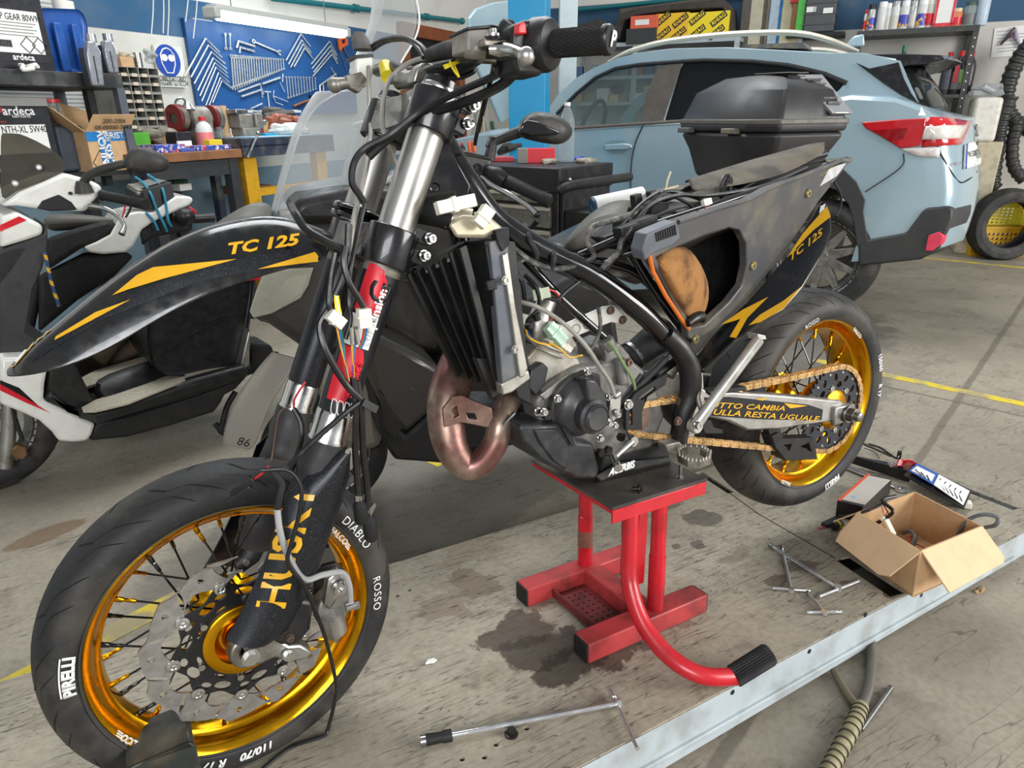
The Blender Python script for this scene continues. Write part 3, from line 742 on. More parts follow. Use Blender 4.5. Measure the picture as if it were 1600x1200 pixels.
# bar clamp
m=MB(); m.prism(PP([(645,130),(650,108),(660,98),(675,98),(690,112),(682,130)],.06),(0,.03,0)); m.prism(PP([(612,128),(618,112),(632,104),(648,118),(645,132)],-.05),(0,.03,0)); m.tube([P(622,128,-.02),P(662,120,.05)],.014,14)
obj('bar_clamp',m,ALU,bike,bev=.004)
# bar pad and stickers
m=MB(); m.loft([[P(*q,h) for q in pts] for pts,h in (([(664,105),(690,104),(700,118),(690,132),(668,128)],.06),([(690,100),(725,88),(740,95),(735,110),(712,122)],.13),([(735,84),(752,80),(758,92),(752,100),(740,102)],.2))]); obj('bar_pad',m,BLKM,bike,bev=.004)
m=MB(); m.prism(PP([(693,101),(722,92),(724,96),(696,108)],.175),(0,.003,0)); st_=obj('bar_sticker',m,colr('yellow_sticker',(226,206,40),.4),bike)
m=MB(); m.tube([P(602,103,-.2),P(606,120,-.17)],.0132,16); obj('bar_sticker',m,colr('yellow_sticker',(226,206,40),.4),bike)
# cable tie
hose('cable_tie',[(703,96,.18),(708,108,.185),(717,120,.18),(709,100,.17)],.0016,colr('yellow_sticker',(226,206,40),.4))
# far controls: clutch master cylinder, hand guard stub, lever
m=MB(); m.prism(PP([(555,90),(583,86),(584,128),(573,136),(558,130)],-.22),(0,.04,0)); cm=obj('clutch_master_cylinder',m,WHT,bike,bev=.005)
m=MB(); m.prism(PP([(553,86),(583,84),(584,89),(553,91)],-.218),(0,.045,0)); obj('reservoir_cap',m,BLK,cm)
m=MB(); m.loft([circ(P(568,78,-.22),.02,(1,0,0),(0,1,0),12),circ(P(563,62,-.22),.018,(1,0,0),(0,1,0),12,0,.01),circ(P(561,50,-.22),.01,(1,0,0),(0,1,0),12,0,.005)]); obj('rubber_boot',m,GRYP,cm)
m=MB(); m.tube([P(560,134,-.2),P(540,130,-.2),P(525,132,-.2)],[.011,.010,.012],12,3); m.ball(P(523,133,-.2),.014); obj('clutch_lever',m,ALUD,cm)
m=MB(); m.prism(PP([(540,118),(565,112),(575,125),(562,145),(548,138)],-.19),(0,.02,0)); obj('lever_perch',m,ALUD,cm,bev=.002)
# hoses and cables round the head
GH=colr('worn_grey_hose',(150,146,138),.5,dirt=.2)
hose('clutch_hose',[(576,105,-.20),(577,150,-.15),(580,210,-.05),(572,262,.06),(556,330,.10),(545,390,.13),(540,420,.135)],.0048,GH)
hose('clutch_hose',[(672,88,.06),(640,98,-.0),(612,120,-.02),(600,150,.0),(597,190,.03),(603,215,.04),(620,260,.02),(640,300,.0)],.0042,GH)
hose('throttle_cable',[(578,75,-.22),(600,62,-.15),(630,59,-.05),(655,70,.02),(667,85,.05)],.0045)
hose('throttle_cable',[(582,78,-.22),(602,66,-.15),(632,62,-.05),(652,74,.02),(662,90,.05)],.0035)
hose('wiring_sleeve',[(812,100,.31),(790,128,.28),(750,150,.23),(700,168,.16),(650,182,.12),(600,222,.10),(575,245,.09)],.0075,HOSE)
hose('wiring_sleeve',[(800,102,.31),(770,120,.27),(720,142,.2),(660,172,.14),(610,210,.12),(570,232,.10),(553,255,.1),(550,285,.1),(562,305,.10),(570,318,.1)],.0055,HOSE)
hose('cable',[(772,98,.3),(768,120,.26),(757,160,.2),(746,205,.1),(742,225,.05)],.0035)
hose('cable',[(776,100,.3),(778,112,.29)],.006,HOSE)
hose('cable',[(700,122,.13),(722,120,.14),(738,113,.15),(741,108,.15),(735,106,.15)],.004,HOSE)
gbv,_=bvh_of(GN)
wtext('HUSKY',gbv,L,(450,855),-75,60,YEL,GN,'guard_lettering',bold=1.6,sx=1.06,skew=-.2,lift=.0016)
# number plate wires hanging in front of the fork
W1=colr('amber_wire',(214,150,30),.4); W2=colr('green_wire',(40,120,80),.4); W3=colr('blue_wire',(40,90,170),.4); WR=colr('red_wire',(190,30,36),.4)
hose('wiring_loom',[(455,322,.05),(462,335,.09),(480,360,.11),(510,378,.135),(535,390,.145),(540,400,.148)],.0065)
hose('wiring_loom',[(540,385,.15),(537,410,.155),(545,440,.16),(560,465,.16),(568,480,.16)],.005)
hose('wiring_loom',[(525,395,.14),(518,430,.14),(514,470,.145),(516,485,.145)],.005)
hose('wiring_loom',[(545,350,.13),(540,420,.135),(515,480,.14),(500,510,.14),(510,550,.15),(540,600,.15),(565,625,.155)],.0055)
hose('wiring_loom',[(570,318,.11),(560,360,.12),(548,420,.14),(545,470,.14),(548,500,.15),(540,530,.15)],.0035)
hose('wiring_loom',[(563,628,.155),(540,645,.165),(500,680,.175),(470,708,.18),(452,728,.17)],.0045)
hose('cable',[(552,590,.15),(556,640,.15),(555,700,.14),(559,760,.13),(561,785,.13)],.0055)
hose('cable',[(558,595,.15),(565,645,.15),(567,700,.14),(574,765,.13),(576,805,.13)],.0055)
for q in ((561,782,565,818),(576,805,580,845)):
    m=MB(); m.tube([P(q[0],q[1],.13),P(q[0]+1,q[1]+6,.13),P(q[2],q[3]-6,.13),P(q[2],q[3],.13)],[.006,.012,.012,.008],16); obj('cable_end_boot',m,RUB,bike)
m=MB(); m.prism(PP([(555,775),(566,776),(566,784),(556,784)],.135),(0,.012,0)); m.prism(PP([(574,800),(585,785),(588,790),(580,806)],.135),(0,.003,0)); obj('cable_ferrule',m,STL,bike)
def plug(a,b,wd,h,m_=NYL,name='connector',parent=None):
    A=P(*a);B=P(*b); mb=MB().bar(A,B,wd,wd*.8,(0,-1,.2)); d=(B-A)
    mb.bar(A+d*.38,A+d*.5,wd*1.22,wd*.95,(0,-1,.2)); return obj(name,mb,m_,parent or bike,bev=.001)
plug((514,490,.155),(536,508,.155),.018,.01); plug((568,482,.165),(570,512,.165),.020,.01)
plug((682,326,.16),(741,313,.16),.020,.01); plug((746,352,.175),(764,325,.175),.022,.01)
for i,(wm) in enumerate((W1,W3,W2)):
    hose('wire',[(525+i*3,506,.155),(530+i*3,530,.155),(534+i*2,548,.155),(540,570,.155),(545,595,.155)],.0016,wm)
    hose('wire',[(552+i*3,510,.16),(551+i*3,525,.16),(550+i*2,545,.16),(552,570,.16),(553,590,.155)],.0016,(W1,W2,W3)[i])
    hose('wire',[(569+i*2,512,.165),(566+i*2,530,.16),(560+i*2,545,.158)],.0016,(WR,W2,W3)[i])
    hose('wire',[(524+i*2,462,.145),(525+i*2,478,.147),(528+i*2,492,.15)],.003,(GOLD,STL,GOLD)[i])
for q in ((549,512,551,538),(556,514,560,538)):
    m=MB(); m.tube([P(q[0],q[1],.165),P(q[2],q[3],.165)],.0035,10); obj('bullet_connector',m,ALUD,bike)
hose('red_lead',[(477,597,.0),(468,610,-.0),(460,625,.02),(459,638,.04)],.0022,WR)
hose('cable',[(459,638,.05),(470,660,.06),(471,685,.07),(462,715,.09),(455,735,.1)],.0045)
hose('wire',[(455,635,.05),(437,645,.05),(430,680,.05),(425,715,.06),(422,725,.06)],.0015,colr('brown_wire',(90,60,44),.5))
m=MB(); m.bar(P(566,628,.16),P(588,640,.16),.012,.009,(0,-1,.2)); obj('cable_plug',m,BLK,bike)
# steering stem and far-side bits between the clamps
obj('steering_stem',MB().tube([V((-1.085,-.005,1.11)),V((-1.17,-.005,.90))],.024,20),BLKG,bike)
obj('stem_nut',MB().hexn(P(635,132,.0),nup,.02,.012),ALU,bike)
m=MB(); [m.lathe([(.028,0),(.047,.002),(.048,.008),(.044,.012),(.03,.014)],V((top.x,.095,top.z))+ax_*(.215+.014*i),nup,24) for i in range(2)]; obj('fork_tube_ring',m,BLKG,bike)
# ---------------------------------------------------------------- motorcycle: frame, engine, bodywork
def plane3(a,b,c):
    A,B,C=(P(*q) for q in (a,b,c)); n=(B-A).cross(C-A).normalized()
    if n.y>0: n=-n
    return A,n
def on(pl,x,y,off=0.):
    d=L.ray(x,y); o=pl[0]+pl[1]*off; return CL+d*((o-CL).dot(pl[1])/d.dot(pl[1]))
def onp(pl,pts,off=0.): return [on(pl,a,b,off) for a,b in pts]
FRM=mat('gloss_black_frame',(9,9,11),.16,dirt=.08,ds=10,dc=(34,34,36),coat=.5)
def ftube(name,pts,r,m_=None,k=5,n=14,parent=None): return obj(name,MB().tube([P(*p) for p in pts],r,n,k),m_ or FRM,parent or bike)
ftube('frame_spar',[(690,222,.01),(724,278,.03),(767,338,.045),(817,376,.06),(866,403,.075),(930,434,.095),(1000,486,.113),(1045,533,.118)],[.024,.025,.025,.024,.022,.02])
ftube('frame_guard',[(1040,522,.125),(1062,545,.13),(1077,575,.132),(1078,615,.13),(1066,650,.128),(1060,695,.125)],[.02,.023,.024,.023,.022,.018],BLK)
ftube('frame_brace',[(878,400,.05),(1000,430,.06),(1082,530,.09)],.011)
ftube('frame_brace',[(820,405,.06),(880,470,.07),(965,545,.085)],.009)
ftube('frame_brace',[(982,385,.07),(1020,450,.085),(1078,528,.095)],.010,BLKG)
ftube('down_tube',[(690,230,.0),(720,380,.005),(760,520,.01),(800,605,.03),(845,690,.045)],[.022,.02,.018,.018,.018])
ftube('frame_brace',[(1000,585,.1),(960,640,.1),(1040,560,.115)],.009,BLK)
ftube('frame_brace',[(1060,560,.10),(990,608,.09),(965,640,.085)],.012)
m=MB(); pl=plane3((665,230,.045),(715,290,.06),(690,330,.05)); gus=[(668,215),(700,225),(735,290),(725,345),(672,350),(655,310),(658,250)]
m=sheet(onp(pl,gus),[[on(pl,680+6*math.cos(i*.785),293+6*math.sin(i*.785)) for i in range(8)]],-pl[1]*.012); obj('head_gusset',m,FRM,bike,bev=.002)
# radiator
RADB=mat('radiator_plastic',(13,13,14),.5,dirt=.14,dc=(36,34,31))
SLV=mat('radiator_aluminium',(186,184,176),.4,.85,dirt=.25,dc=(120,110,98))
pls=plane3((752,380,.165),(822,600,.165),(792,480,.150))
side=[(757,372),(788,352),(795,395),(802,470),(820,560),(826,590),(800,612),(783,618)]
rad=obj('radiator',MB().prism(px(L,[(712,378),(757,372),(785,612),(762,600),(728,480)],-.05),(0,-.11,0)),RADB,bike,bev=.003)
m=MB(); m.prism(PP([(765,378),(793,372),(803,480),(822,575),(800,602),(785,600),(775,480)],.166),(0,.02,0)); obj('side_tank',m,mat('dusty_blue_grey',(88,92,100),.5,.2,dirt=.25,dc=(120,116,108)),rad,bev=.002)
m=MB(); m.prism(PP([(785,398),(794,394),(806,480),(825,575),(818,590),(812,590),(800,500)],.172),(0,.012,0)); obj('side_tank_edge',m,SLV,rad,bev=.002)
for q in ((790,438),(805,546)): bolt(P(*q,.175),(0,-1,0),.006,.004,SLV,rad,'rivet')
m=MB(); m.loft([[P(*q,h) for q in ((712,372),(757,372),(788,358),(764,338),(722,336),(700,350))] for h in (.06,.16)]); obj('top_tank',m,mat('stained_tank',(196,188,164),.45,.6,dirt=.25,dc=(130,122,100)),rad,bev=.006)
ftube('radiator_neck',[(735,345,.12),(716,340,.11),(696,338,.1)],[.02,.019,.018],mat('stained_tank',(0,0,0)),parent=rad); ftube('coolant_hose',[(705,341,.108),(690,336,.1),(668,332,.07),(655,330,.04)],.021,RUB)
m=MB()
for x in (704,699): m.lathe([(.0185,-.003),(.0205,-.003),(.0205,.003),(.0185,.003)],P(x,340,.105),P(x+5,341,.107)-P(x,340,.105),18)
obj('hose_clip',m,STL,bike)
# louvred radiator shroud: slats running down
for i,(a,b,c,d,h0,h1) in enumerate(((640,425,718,585,.09,.06),(655,420,735,590,.10,.07),(672,415,750,595,.115,.085),(690,405,762,598,.13,.105),(706,392,772,604,.145,.125),(722,385,780,608,.155,.145))):
    m=MB(); A=P(a,b,h0);B=P(c,d,h1); m.bar(A,B,.016,.006,(.3,-1,.2)); obj('radiator_louvre',m,RADB,rad,bev=.001)
m=MB(); m.loft([[P(640,420,.06),P(725,380,.12),P(725,376,.12),P(640,414,.06)],[P(640,420,-.02),P(725,380,.02),P(725,376,.02),P(640,414,-.02)]]); m.prism(PP([(636,430),(652,420),(730,585),(722,592)],.05),(0,.015,0)); m.prism(PP([(745,560),(768,560),(783,612),(770,622)],.14),(0,.02,0)); obj('radiator_shroud',m,RADB,rad)
m=MB(); m.prism(PP([(640,440),(720,400),(755,560),(740,600),(715,585)],.0),(0,.02,0)); obj('far_radiator',m,RADB,bike)
m=MB(); m.prism(PP([(783,600),(826,578),(830,592),(800,614),(786,618)],.17),(0,.03,0)); obj('bottom_bracket',m,SLV,rad,bev=.003)
m=MB(); m.prism(PP([(774,360),(796,355),(797,382),(785,394),(778,380)],.17),(0,.02,0)); obj('rubber_pad',m,RUB,rad,bev=.002); m=MB(); m.prism(PP([(760,440),(775,435),(778,452),(763,455)],.17),(0,.01,0)); obj('rubber_pad',m,RUB,rad,bev=.002)
# exhaust
def exh():
    t=NT('heat_stained_pipe'); n=t.noise(9,4); n2=t.noise(40,4)
    c=t.mix(t.ramp(n,.35,.65),(*lin((168,146,130)),1),(*lin((124,84,78)),1)); c=t.mix(t.ramp(n2,.5,.7,0,.6),c,(*lin((92,82,74)),1))
    return t.fin(c,t.ramp(n2,.3,.7,.28,.5),.75)
EXH=exh()
ex=obj('exhaust_pipe',MB().tube([P(*q) for q in ((738,540,-.05),(718,572,-.03),(703,610,.0),(697,650,.02),(705,698,.04),(728,727,.055),(752,722,.07),(774,692,.08),(781,660,.075),(790,636,.05),(806,612,.02),(824,594,.0))],[.038,.041,.040,.037,.033,.028,.026,.025,.0245,.024,.024,.024],26,7),EXH,bike)
m=MB(); pl=plane3((700,640,.06),(765,655,.08),(735,635,.07)); m=sheet(onp(pl,[(694,668),(692,640),(708,620),(722,618),(768,638),(772,664),(762,668),(722,660)]),[onp(pl,[(706,640),(714,634),(718,650),(708,654)]),onp(pl,[(728,645),(742,646),(746,656),(732,655)])],-pl[1]*.012); obj('pipe_bracket',m,EXH,ex,bev=.001)
m=MB(); m.tube([P(786,665,.1),P(794,655,.1),P(804,645,.1)],.004,8); obj('exhaust_spring',m,STL,ex)
m=MB(); m.tube([P(688,612,.045),P(700,606,.05),P(716,612,.03)],.0475,26,3); 
# engine
CRK=mat('grey_crankcase',(122,120,116),.45,.4,dirt=.3,dc=(62,56,50)); CRKL=mat('light_crankcase',(186,182,172),.42,.45,dirt=.25,dc=(124,112,98))
eng=obj('crankcase',MB().prism(PP([(836,628),(862,596),(905,572),(985,560),(1022,590),(1040,650),(1020,700),(960,716),(905,700),(850,690)],.105),(0,.2,0)),CRK,bike,bev=.008)
m=MB(); m.prism(PP([(822,560),(850,530),(905,560),(915,585),(875,615),(845,620)],.09),(0,.16,0)); obj('cylinder',m,CRKL,eng,bev=.006)
m=MB()
for i in range(4): m.prism(PP([(838+i*3,541-i*8),(880+i*3,558-i*8),(880+i*3,562-i*8),(838+i*3,545-i*8)],.10),(0,.15,0))
m.prism(PP([(815,520),(848,498),(885,510),(902,540),(880,556),(835,540)],.08),(0,.14,0)); obj('cylinder_head',m,CRKL,eng,bev=.003)
m=MB(); m.prism(PP([(824,605),(830,578),(848,566),(858,575),(852,600),(838,620)],.108),(0,.02,0)); obj('power_valve_cover',m,colr('black_cover',(40,42,46),.4),eng,bev=.004)
m=MB(); m.prism(PP([(844,618),(890,582),(896,590),(852,626)],.112),(0,.03,0)); obj('cylinder_flange',m,ALU,eng,bev=.002)
# round cover
cc=P(908,637,.13); ax=V((0,-1,0))
cov=obj('ignition_cover',MB().lathe([(0,.034),(.030,.034),(.034,.030),(.048,.026),(.056,.016),(.0585,.004),(.064,.002),(.064,-.03),(0,-.03)],cc+V((0,.012,0)),ax,48),mat('dark_grey_cover',(52,53,56),.42,.2,dirt=.2,dc=(90,88,84)),bike)
m=MB(); c2=P(929,652,.172); m.lathe([(0,.012),(.024,.012),(.0265,.010),(.028,.004),(.034,0),(.034,-.02)],c2,ax,40); obj('cover_cap',m,mat('dark_grey_cover',(0,0,0)),cov)
m=MB(); m.lathe([(.0225,.0125),(.0235,.0135),(.0245,.0125)],c2,ax,40); obj('cap_ring',m,BLK,cov)
m=MB(); m.prism(PP([(917,592),(932,594),(950,622),(949,655),(925,650),(918,618)],.166),(0,.03,0)); obj('cover_rib',m,mat('dark_grey_cover',(0,0,0)),cov,bev=.005)
m=MB(); m.prism(PP([(900,592),(918,580),(938,586),(940,606),(910,600)],.135),(0,.02,0)); obj('cover_lug',m,BLK,cov,bev=.003)
for q in ((871,623),(918,580),(952,620),(951,660),(938,685),(850,644)): bolt(P(*q,.138),ax,.0065,.006,ALUP,bike)
m=MB(); m.hexn(P(852,646,.125),ax,.011,.012); obj('engine_bolt',m,mat('dark_bolt',(60,58,56),.4,.8),bike); bolt(P(841,643,.125),ax,.007,.006)
# engine stay
pl=plane3((880,515,.07),(960,482,.085),(975,505,.085))
stay=obj('engine_stay',MB().prism(onp(pl,[(868,520),(878,510),(945,480),(962,478),(972,488),(982,500),(978,508),(968,506),(955,504),(905,524),(884,530)]),-pl[1]*.01),mat('satin_aluminium',(214,212,206),.4,.35,dirt=.06),bike,bev=.002)
for q in ((954,485),(973,500)): bolt(on(pl,*q,.001),pl[1],.0075,.005,mat('rusty_screw',(0,0,0)),stay)
for q in ((918,506),(900,514)):
    m=MB(); m.lathe([(.0085,.001),(.0095,.0016),(.0105,.001)],on(pl,*q),pl[1],20); obj('stay_recess',m,ALUD,stay)
# carburettor, airbox boot
m=MB(); m.prism(PP([(945,545),(968,535),(985,555),(990,595),(965,605),(950,590)],.10),(0,.1,0)); m.tube([P(952,545,.09),P(945,530,.09)],.017,16); m.tube([P(968,560,.11),P(972,600,.11)],.012,12); crb=obj('carburettor',m,CRK,bike,bev=.004)
bolt(P(982,566,.112),ax,.008,.006,mat('rusty_screw',(0,0,0)),crb)
ftube('airbox_boot',[(985,560,.02),(1010,540,.03),(1040,520,.03)],[.03,.034,.04],RUB)
m=MB(); m.lathe([(.034,-.004),(.036,-.004),(.036,.004),(.034,.004)],P(990,556,.02),P(1040,520,.03)-P(990,556,.02),24); obj('hose_clip',m,STL,bike)
hose('breather_hose',[(950,535,.11),(962,548,.13),(975,570,.13),(988,592,.12),(992,612,.11),(985,625,.11)],.0035,colr('clear_green_hose',(120,140,96),.35))
hose('clutch_pipe',[(805,470,.1),(840,480,.13),(880,505,.15),(915,540,.16),(935,570,.165),(952,595,.16),(960,618,.15)],.0042,GH)
m=MB(); m.tube([P(958,620,.145),P(968,612,.145)],.008,12); m.prism(PP([(955,620),(972,616),(970,645),(958,662),(952,650)],.14),(0,.025,0)); m.tube([P(960,640,.15),P(964,650,.15)],.006,10); obj('slave_cylinder',m,ALU,bike,bev=.003)
for q in ((952,662),(961,665),(965,648)): bolt(P(*q,.15),ax,.006,.005)
# front sprocket cover
pl=plane3((985,620,.125),(1035,600,.125),(1000,680,.125))
sc_=sheet(onp(pl,[(978,672),(978,640),(992,615),(1030,590),(1044,584),(1040,602),(1012,620),(1003,645),(1004,672)]),[onp(pl,[(998,622),(1022,604),(1026,608),(1003,626)]),onp(pl,[(984,664),(984,642),(988,638),(989,664)])],-pl[1]*.008)
obj('sprocket_cover',sc_,BLKM,bike,bev=.001); bolt(on(pl,982,632,.002),ax,.009,.006)
fs=P(998,655,.112)
m=sheet([fs+V((math.cos(i*math.pi/26)*r,0,math.sin(i*math.pi/26)*r)) for i in range(52) for r in ((.031 if i%4<2 else .034),)],[],(0,.006,0)); fsp=obj('front_sprocket',m,mat('rusty_screw',(0,0,0)),bike)
m=MB(); m.hexn(fs,ax,.012,.01); obj('sprocket_nut',m,mat('rusty_screw',(0,0,0)),fsp)
# skid plate
SKP=mat('scuffed_skid_plastic',(30,31,34),.45,dirt=.22,ds=30,dc=(66,64,62))
sk=obj('skid_plate',MB().loft([PP([(812,664),(884,662),(904,690),(928,692),(938,736),(932,750),(896,748),(846,722),(815,690)],.135),[p+V((0,.27,0)) for p in PP([(812,664),(884,662),(904,690),(928,692),(938,736),(932,750),(896,748),(846,722),(815,690)],.135)]]),SKP,bike,bev=.008)
m=MB(); m.prism(PP([(835,672),(872,670),(890,698),(886,735),(866,722),(842,690)],.139),(0,.006,0)); obj('skid_plate_rib',m,SKP,sk,bev=.003)
m=MB(); m.prism(PP([(878,668),(886,668),(898,690),(895,698)],.142),(0,.004,0)); obj('skid_plate_slot',m,BLKM,sk)
m=MB(); m.loft([PP([(930,744),(968,722),(1046,716),(1048,722),(975,738),(940,752)],.12),PP([(930,744),(968,722),(1046,716),(1048,728),(975,748),(930,756)],.02),PP([(930,744),(968,722),(1046,716),(1048,722),(975,738),(940,752)],-.1)]); sk2=obj('skid_plate_floor',m,SKP,sk,bev=.003)
m=MB(); m.prism(PP([(945,712),(985,700),(1045,690),(1048,716),(965,724),(940,740)],.10),(0,.2,0)); obj('lower_frame',m,BLKM,bike,bev=.006)
pA=P(942,747,.135);pB=P(998,728,.135)
text('ACERBIS',.024,quadmap(pA,pB,pB+V((-.004,0,.0165)),pA+V((.004,0,.0165)),.125,.018,.002),LET,sk,'skid_lettering',bold=.0012,shear=.3)
# shift lever
m=MB(); m.tube([P(986,690,.15),P(970,705,.155),P(958,716,.16)],[.009,.007,.007],12,3); m.lathe([(0,.006),(.011,.006),(.012,.0),(.012,-.01)],P(988,689,.15),ax,16); m.tube([P(958,712,.165),P(963,724,.18),P(966,732,.195)],[.0075,.008,.0085],12,2); obj('shift_lever',m,ALUP,bike)
for q in ((936,706),(948,702),(968,682)): 
    m=MB(); m.hexn(P(*q,.12),ax,.009,.01); obj('engine_bolt',m,mat('dark_bolt',(0,0,0)),bike)
# foot peg
peg=MB(); pg=[(1058,703),(1070,697),(1098,698),(1112,706),(1110,716),(1095,722),(1075,720),(1060,712)]
pl=(P(1085,708,.2),V((0,0,1))); A=[on(pl,*q) for q in pg]; 
cen=sum(A,V())/len(A); inner=[cen+(p-cen)*.72 for p in A]
pegm=sheet(A,[inner],(0,0,-.014)); 
fp=obj('foot_peg',pegm,ALUD,bike)
m=MB()
for i in range(len(A)):
    for k in range(3):
        q=A[i].lerp(A[(i+1)%len(A)],k/3); q=cen+(q-cen)*.93; m.cyl(q,q+V((0,0,.006)),.0035,.001,n=5)
obj('peg_teeth',m,ALUD,fp)
m=MB(); m.prism(PP([(1040,695),(1062,690),(1072,700),(1060,712),(1045,708)],.15),(0,.03,0)); obj('peg_mount',m,ALUD,bike,bev=.003)
# swingarm, sprocket, chain
SWA=mat('raw_swingarm',(176,174,170),.38,.85,dirt=.2,dc=(124,118,110))
pl=plane3((1100,640,.125),(1320,640,.142),(1200,640,.1326)); pl=(P(1100,640,.124),V((-.045,-1,0)).normalized())
arm=[(1074,612),(1096,604),(1111,616),(1140,612),(1204,616),(1262,621),(1314,626),(1322,632),(1320,654),(1303,659),(1280,662),(1219,671),(1169,673),(1140,659),(1108,652),(1090,668),(1070,690),(1060,705),(1058,690),(1068,650)]
sw=obj('swingarm',MB().prism(onp(pl,arm),-pl[1]*.032),SWA,bike,bev=.005)
obj('swingarm',MB().prism([p+V((0,.215,0)) for p in onp(pl,arm[1:15])],-pl[1]*.03),SWA,bike,bev=.004)
m=MB(); m.prism(onp(pl,[(1100,621),(1140,620),(1262,632),(1286,640),(1284,656),(1262,657),(1180,655),(1112,650)],.001),-pl[1]*.001); obj('arm_decal',m,SPK,sw)
for q in ([(1225,630),(1262,634),(1250,636),(1235,638)],[(1180,624),(1200,621),(1192,626)]): obj('yellow_flash',MB().prism(onp(pl,q,.002),-pl[1]*.0008),YEL,sw)
def ptext(s,pl,a,b,hpx,m_,par,name,off=.0025,**k):
    """lettering between two photo points on a plane, hpx tall"""
    A=on(pl,*a,off);B=on(pl,*b,off); d=V((a[0]-b[0],a[1]-b[1])); up=on(pl,a[0],a[1]-hpx,off)-A
    cu=bpy.data.curves.new('t','FONT'); cu.body=s; cu.shear=k.get('shear',0); cu.offset=k.get('bold',0); cu.resolution_u=2
    to=bpy.data.objects.new('t',cu); me=bpy.data.meshes.new_from_object(to); bpy.data.objects.remove(to)
    bm=bmesh.new(); bm.from_mesh(me); bpy.data.meshes.remove(me)
    xs=[v.co.x for v in bm.verts]; x0,x1=min(xs),max(xs)
    for v in bm.verts: u=(v.co.x-x0)/(x1-x0); v.co=A.lerp(B,u)+up*(v.co.y/.7)
    return obj(name,bm,m_,par)
ptext('TUTTO CAMBIA',pl,(1100,636),(1226,642),8.5,YEL,sw,'arm_lettering',shear=.35,bold=.012)
ptext('NULLA RESTA UGUALE',pl,(1098,646.5),(1281,658.5),9,YEL,sw,'arm_lettering',shear=.35,bold=.012)
m=MB(); c=BW.p(0,0,.152); m.hexn(c+V((0,-.012,0)),ax,.020,.016); m.lathe([(.0,.03),(.010,.03),(.013,.028),(.013,.0),(.024,.0),(.024,-.006)],c+V((0,-.012,0)),ax,24); obj('axle_nut',m,mat('axle_steel',(150,148,142),.35,1.),bike,bev=.001)
m=MB(); m.prism([c+V((x,-.004,z)) for x,z in ((-.05,-.026),(.03,-.022),(.03,.022),(-.05,.026))],(0,.014,0)); obj('chain_adjuster',m,ALU,bike,bev=.004)
obj('rear_axle',MB().cyl(BW.p(0,0,.15),BW.p(0,0,-.14),.010,n=16),STL,bike)
SH=.112
NTH=48; pr=[]
for i in range(NTH*4):
    pr.append(BW.p(.1135+(.0045 if i%4 in (0,1) else -.0035),i*360/(NTH*4),SH))
hs=[]
for k in range(12): hs.append(hole(BW,.088,k*30,SH,.022,.014,25 if k%2 else -25)); 
for k in range(6): hs.append(hole(BW,.068,k*60+15,SH,.022,.017,90))
spr=obj('rear_sprocket',sheet(pr,[[BW.p(.052,i*10,SH) for i in range(36)]]+hs,(0,.007,0)),colr('blue_black_anodised',(34,38,46),.35),rw)
for k in range(6): bolt(BW.p(.062,k*60-15,SH),ax,.0085,.006,ALUP,rw,'sprocket_bolt')
for k in range(12): bolt(BW.p(.101,k*30+15,SH),ax,.0035,.002,ALUP,rw,'rivet')
obj('sprocket_carrier',MB().lathe([(.066,SH-.007),(.066,SH-.012),(.05,SH-.02),(.045,.06),(.03,.055)],BW.c,BW.n,40),GOLD,rw)
obj('hub_cap',MB().lathe([(.052,SH-.004),(.052,SH+.004),(.046,SH+.008),(.03,SH+.010),(.024,SH+.012),(.02,SH)],BW.c,BW.n,40),GOLD,rw)
CH=mat('gold_chain',(220,184,132),.32,.85,dirt=.15,dc=(110,84,56)); 
c1=V((0,0,BW.c.z)); c2=V((fs.x,0,fs.z)); r1,r2=.1155,.032
d=(c2-c1); D_=d.length; th=math.atan2(d.z,d.x); al=math.acos((r1-r2)/D_)
pth=[]
n1=44
a0=th+al; a1=th-al+2*math.pi
for i in range(n1+1):
    a=a0+(a1-a0)*i/n1; pth.append(c1+V((math.cos(a),0,math.sin(a)))*r1)
q1=c1+V((math.cos(th-al),0,math.sin(th-al)))*r1; q2=c2+V((math.cos(th-al),0,math.sin(th-al)))*r2
# upper and lower runs
lo=c2+V((math.cos(th-al),0,math.sin(th-al)))*r2; hi=c2+V((math.cos(th+al),0,math.sin(th+al)))*r2
full=[]
def seg(a,b,n,sag=0.):
    return [a.lerp(b,i/n)+V((0,0,-sag*4*(i/n)*(1-i/n))) for i in range(n)]
tot=pth[::1]
full=seg(pth[-1],lo,40,.006)
a2=th-al; 
for i in range(12): 
    a=a2+(2*al)*i/12; full.append(c2+V((math.cos(a),0,math.sin(a)))*r2)
full+=seg(hi,pth[0],40,.004)+tot[:-1]
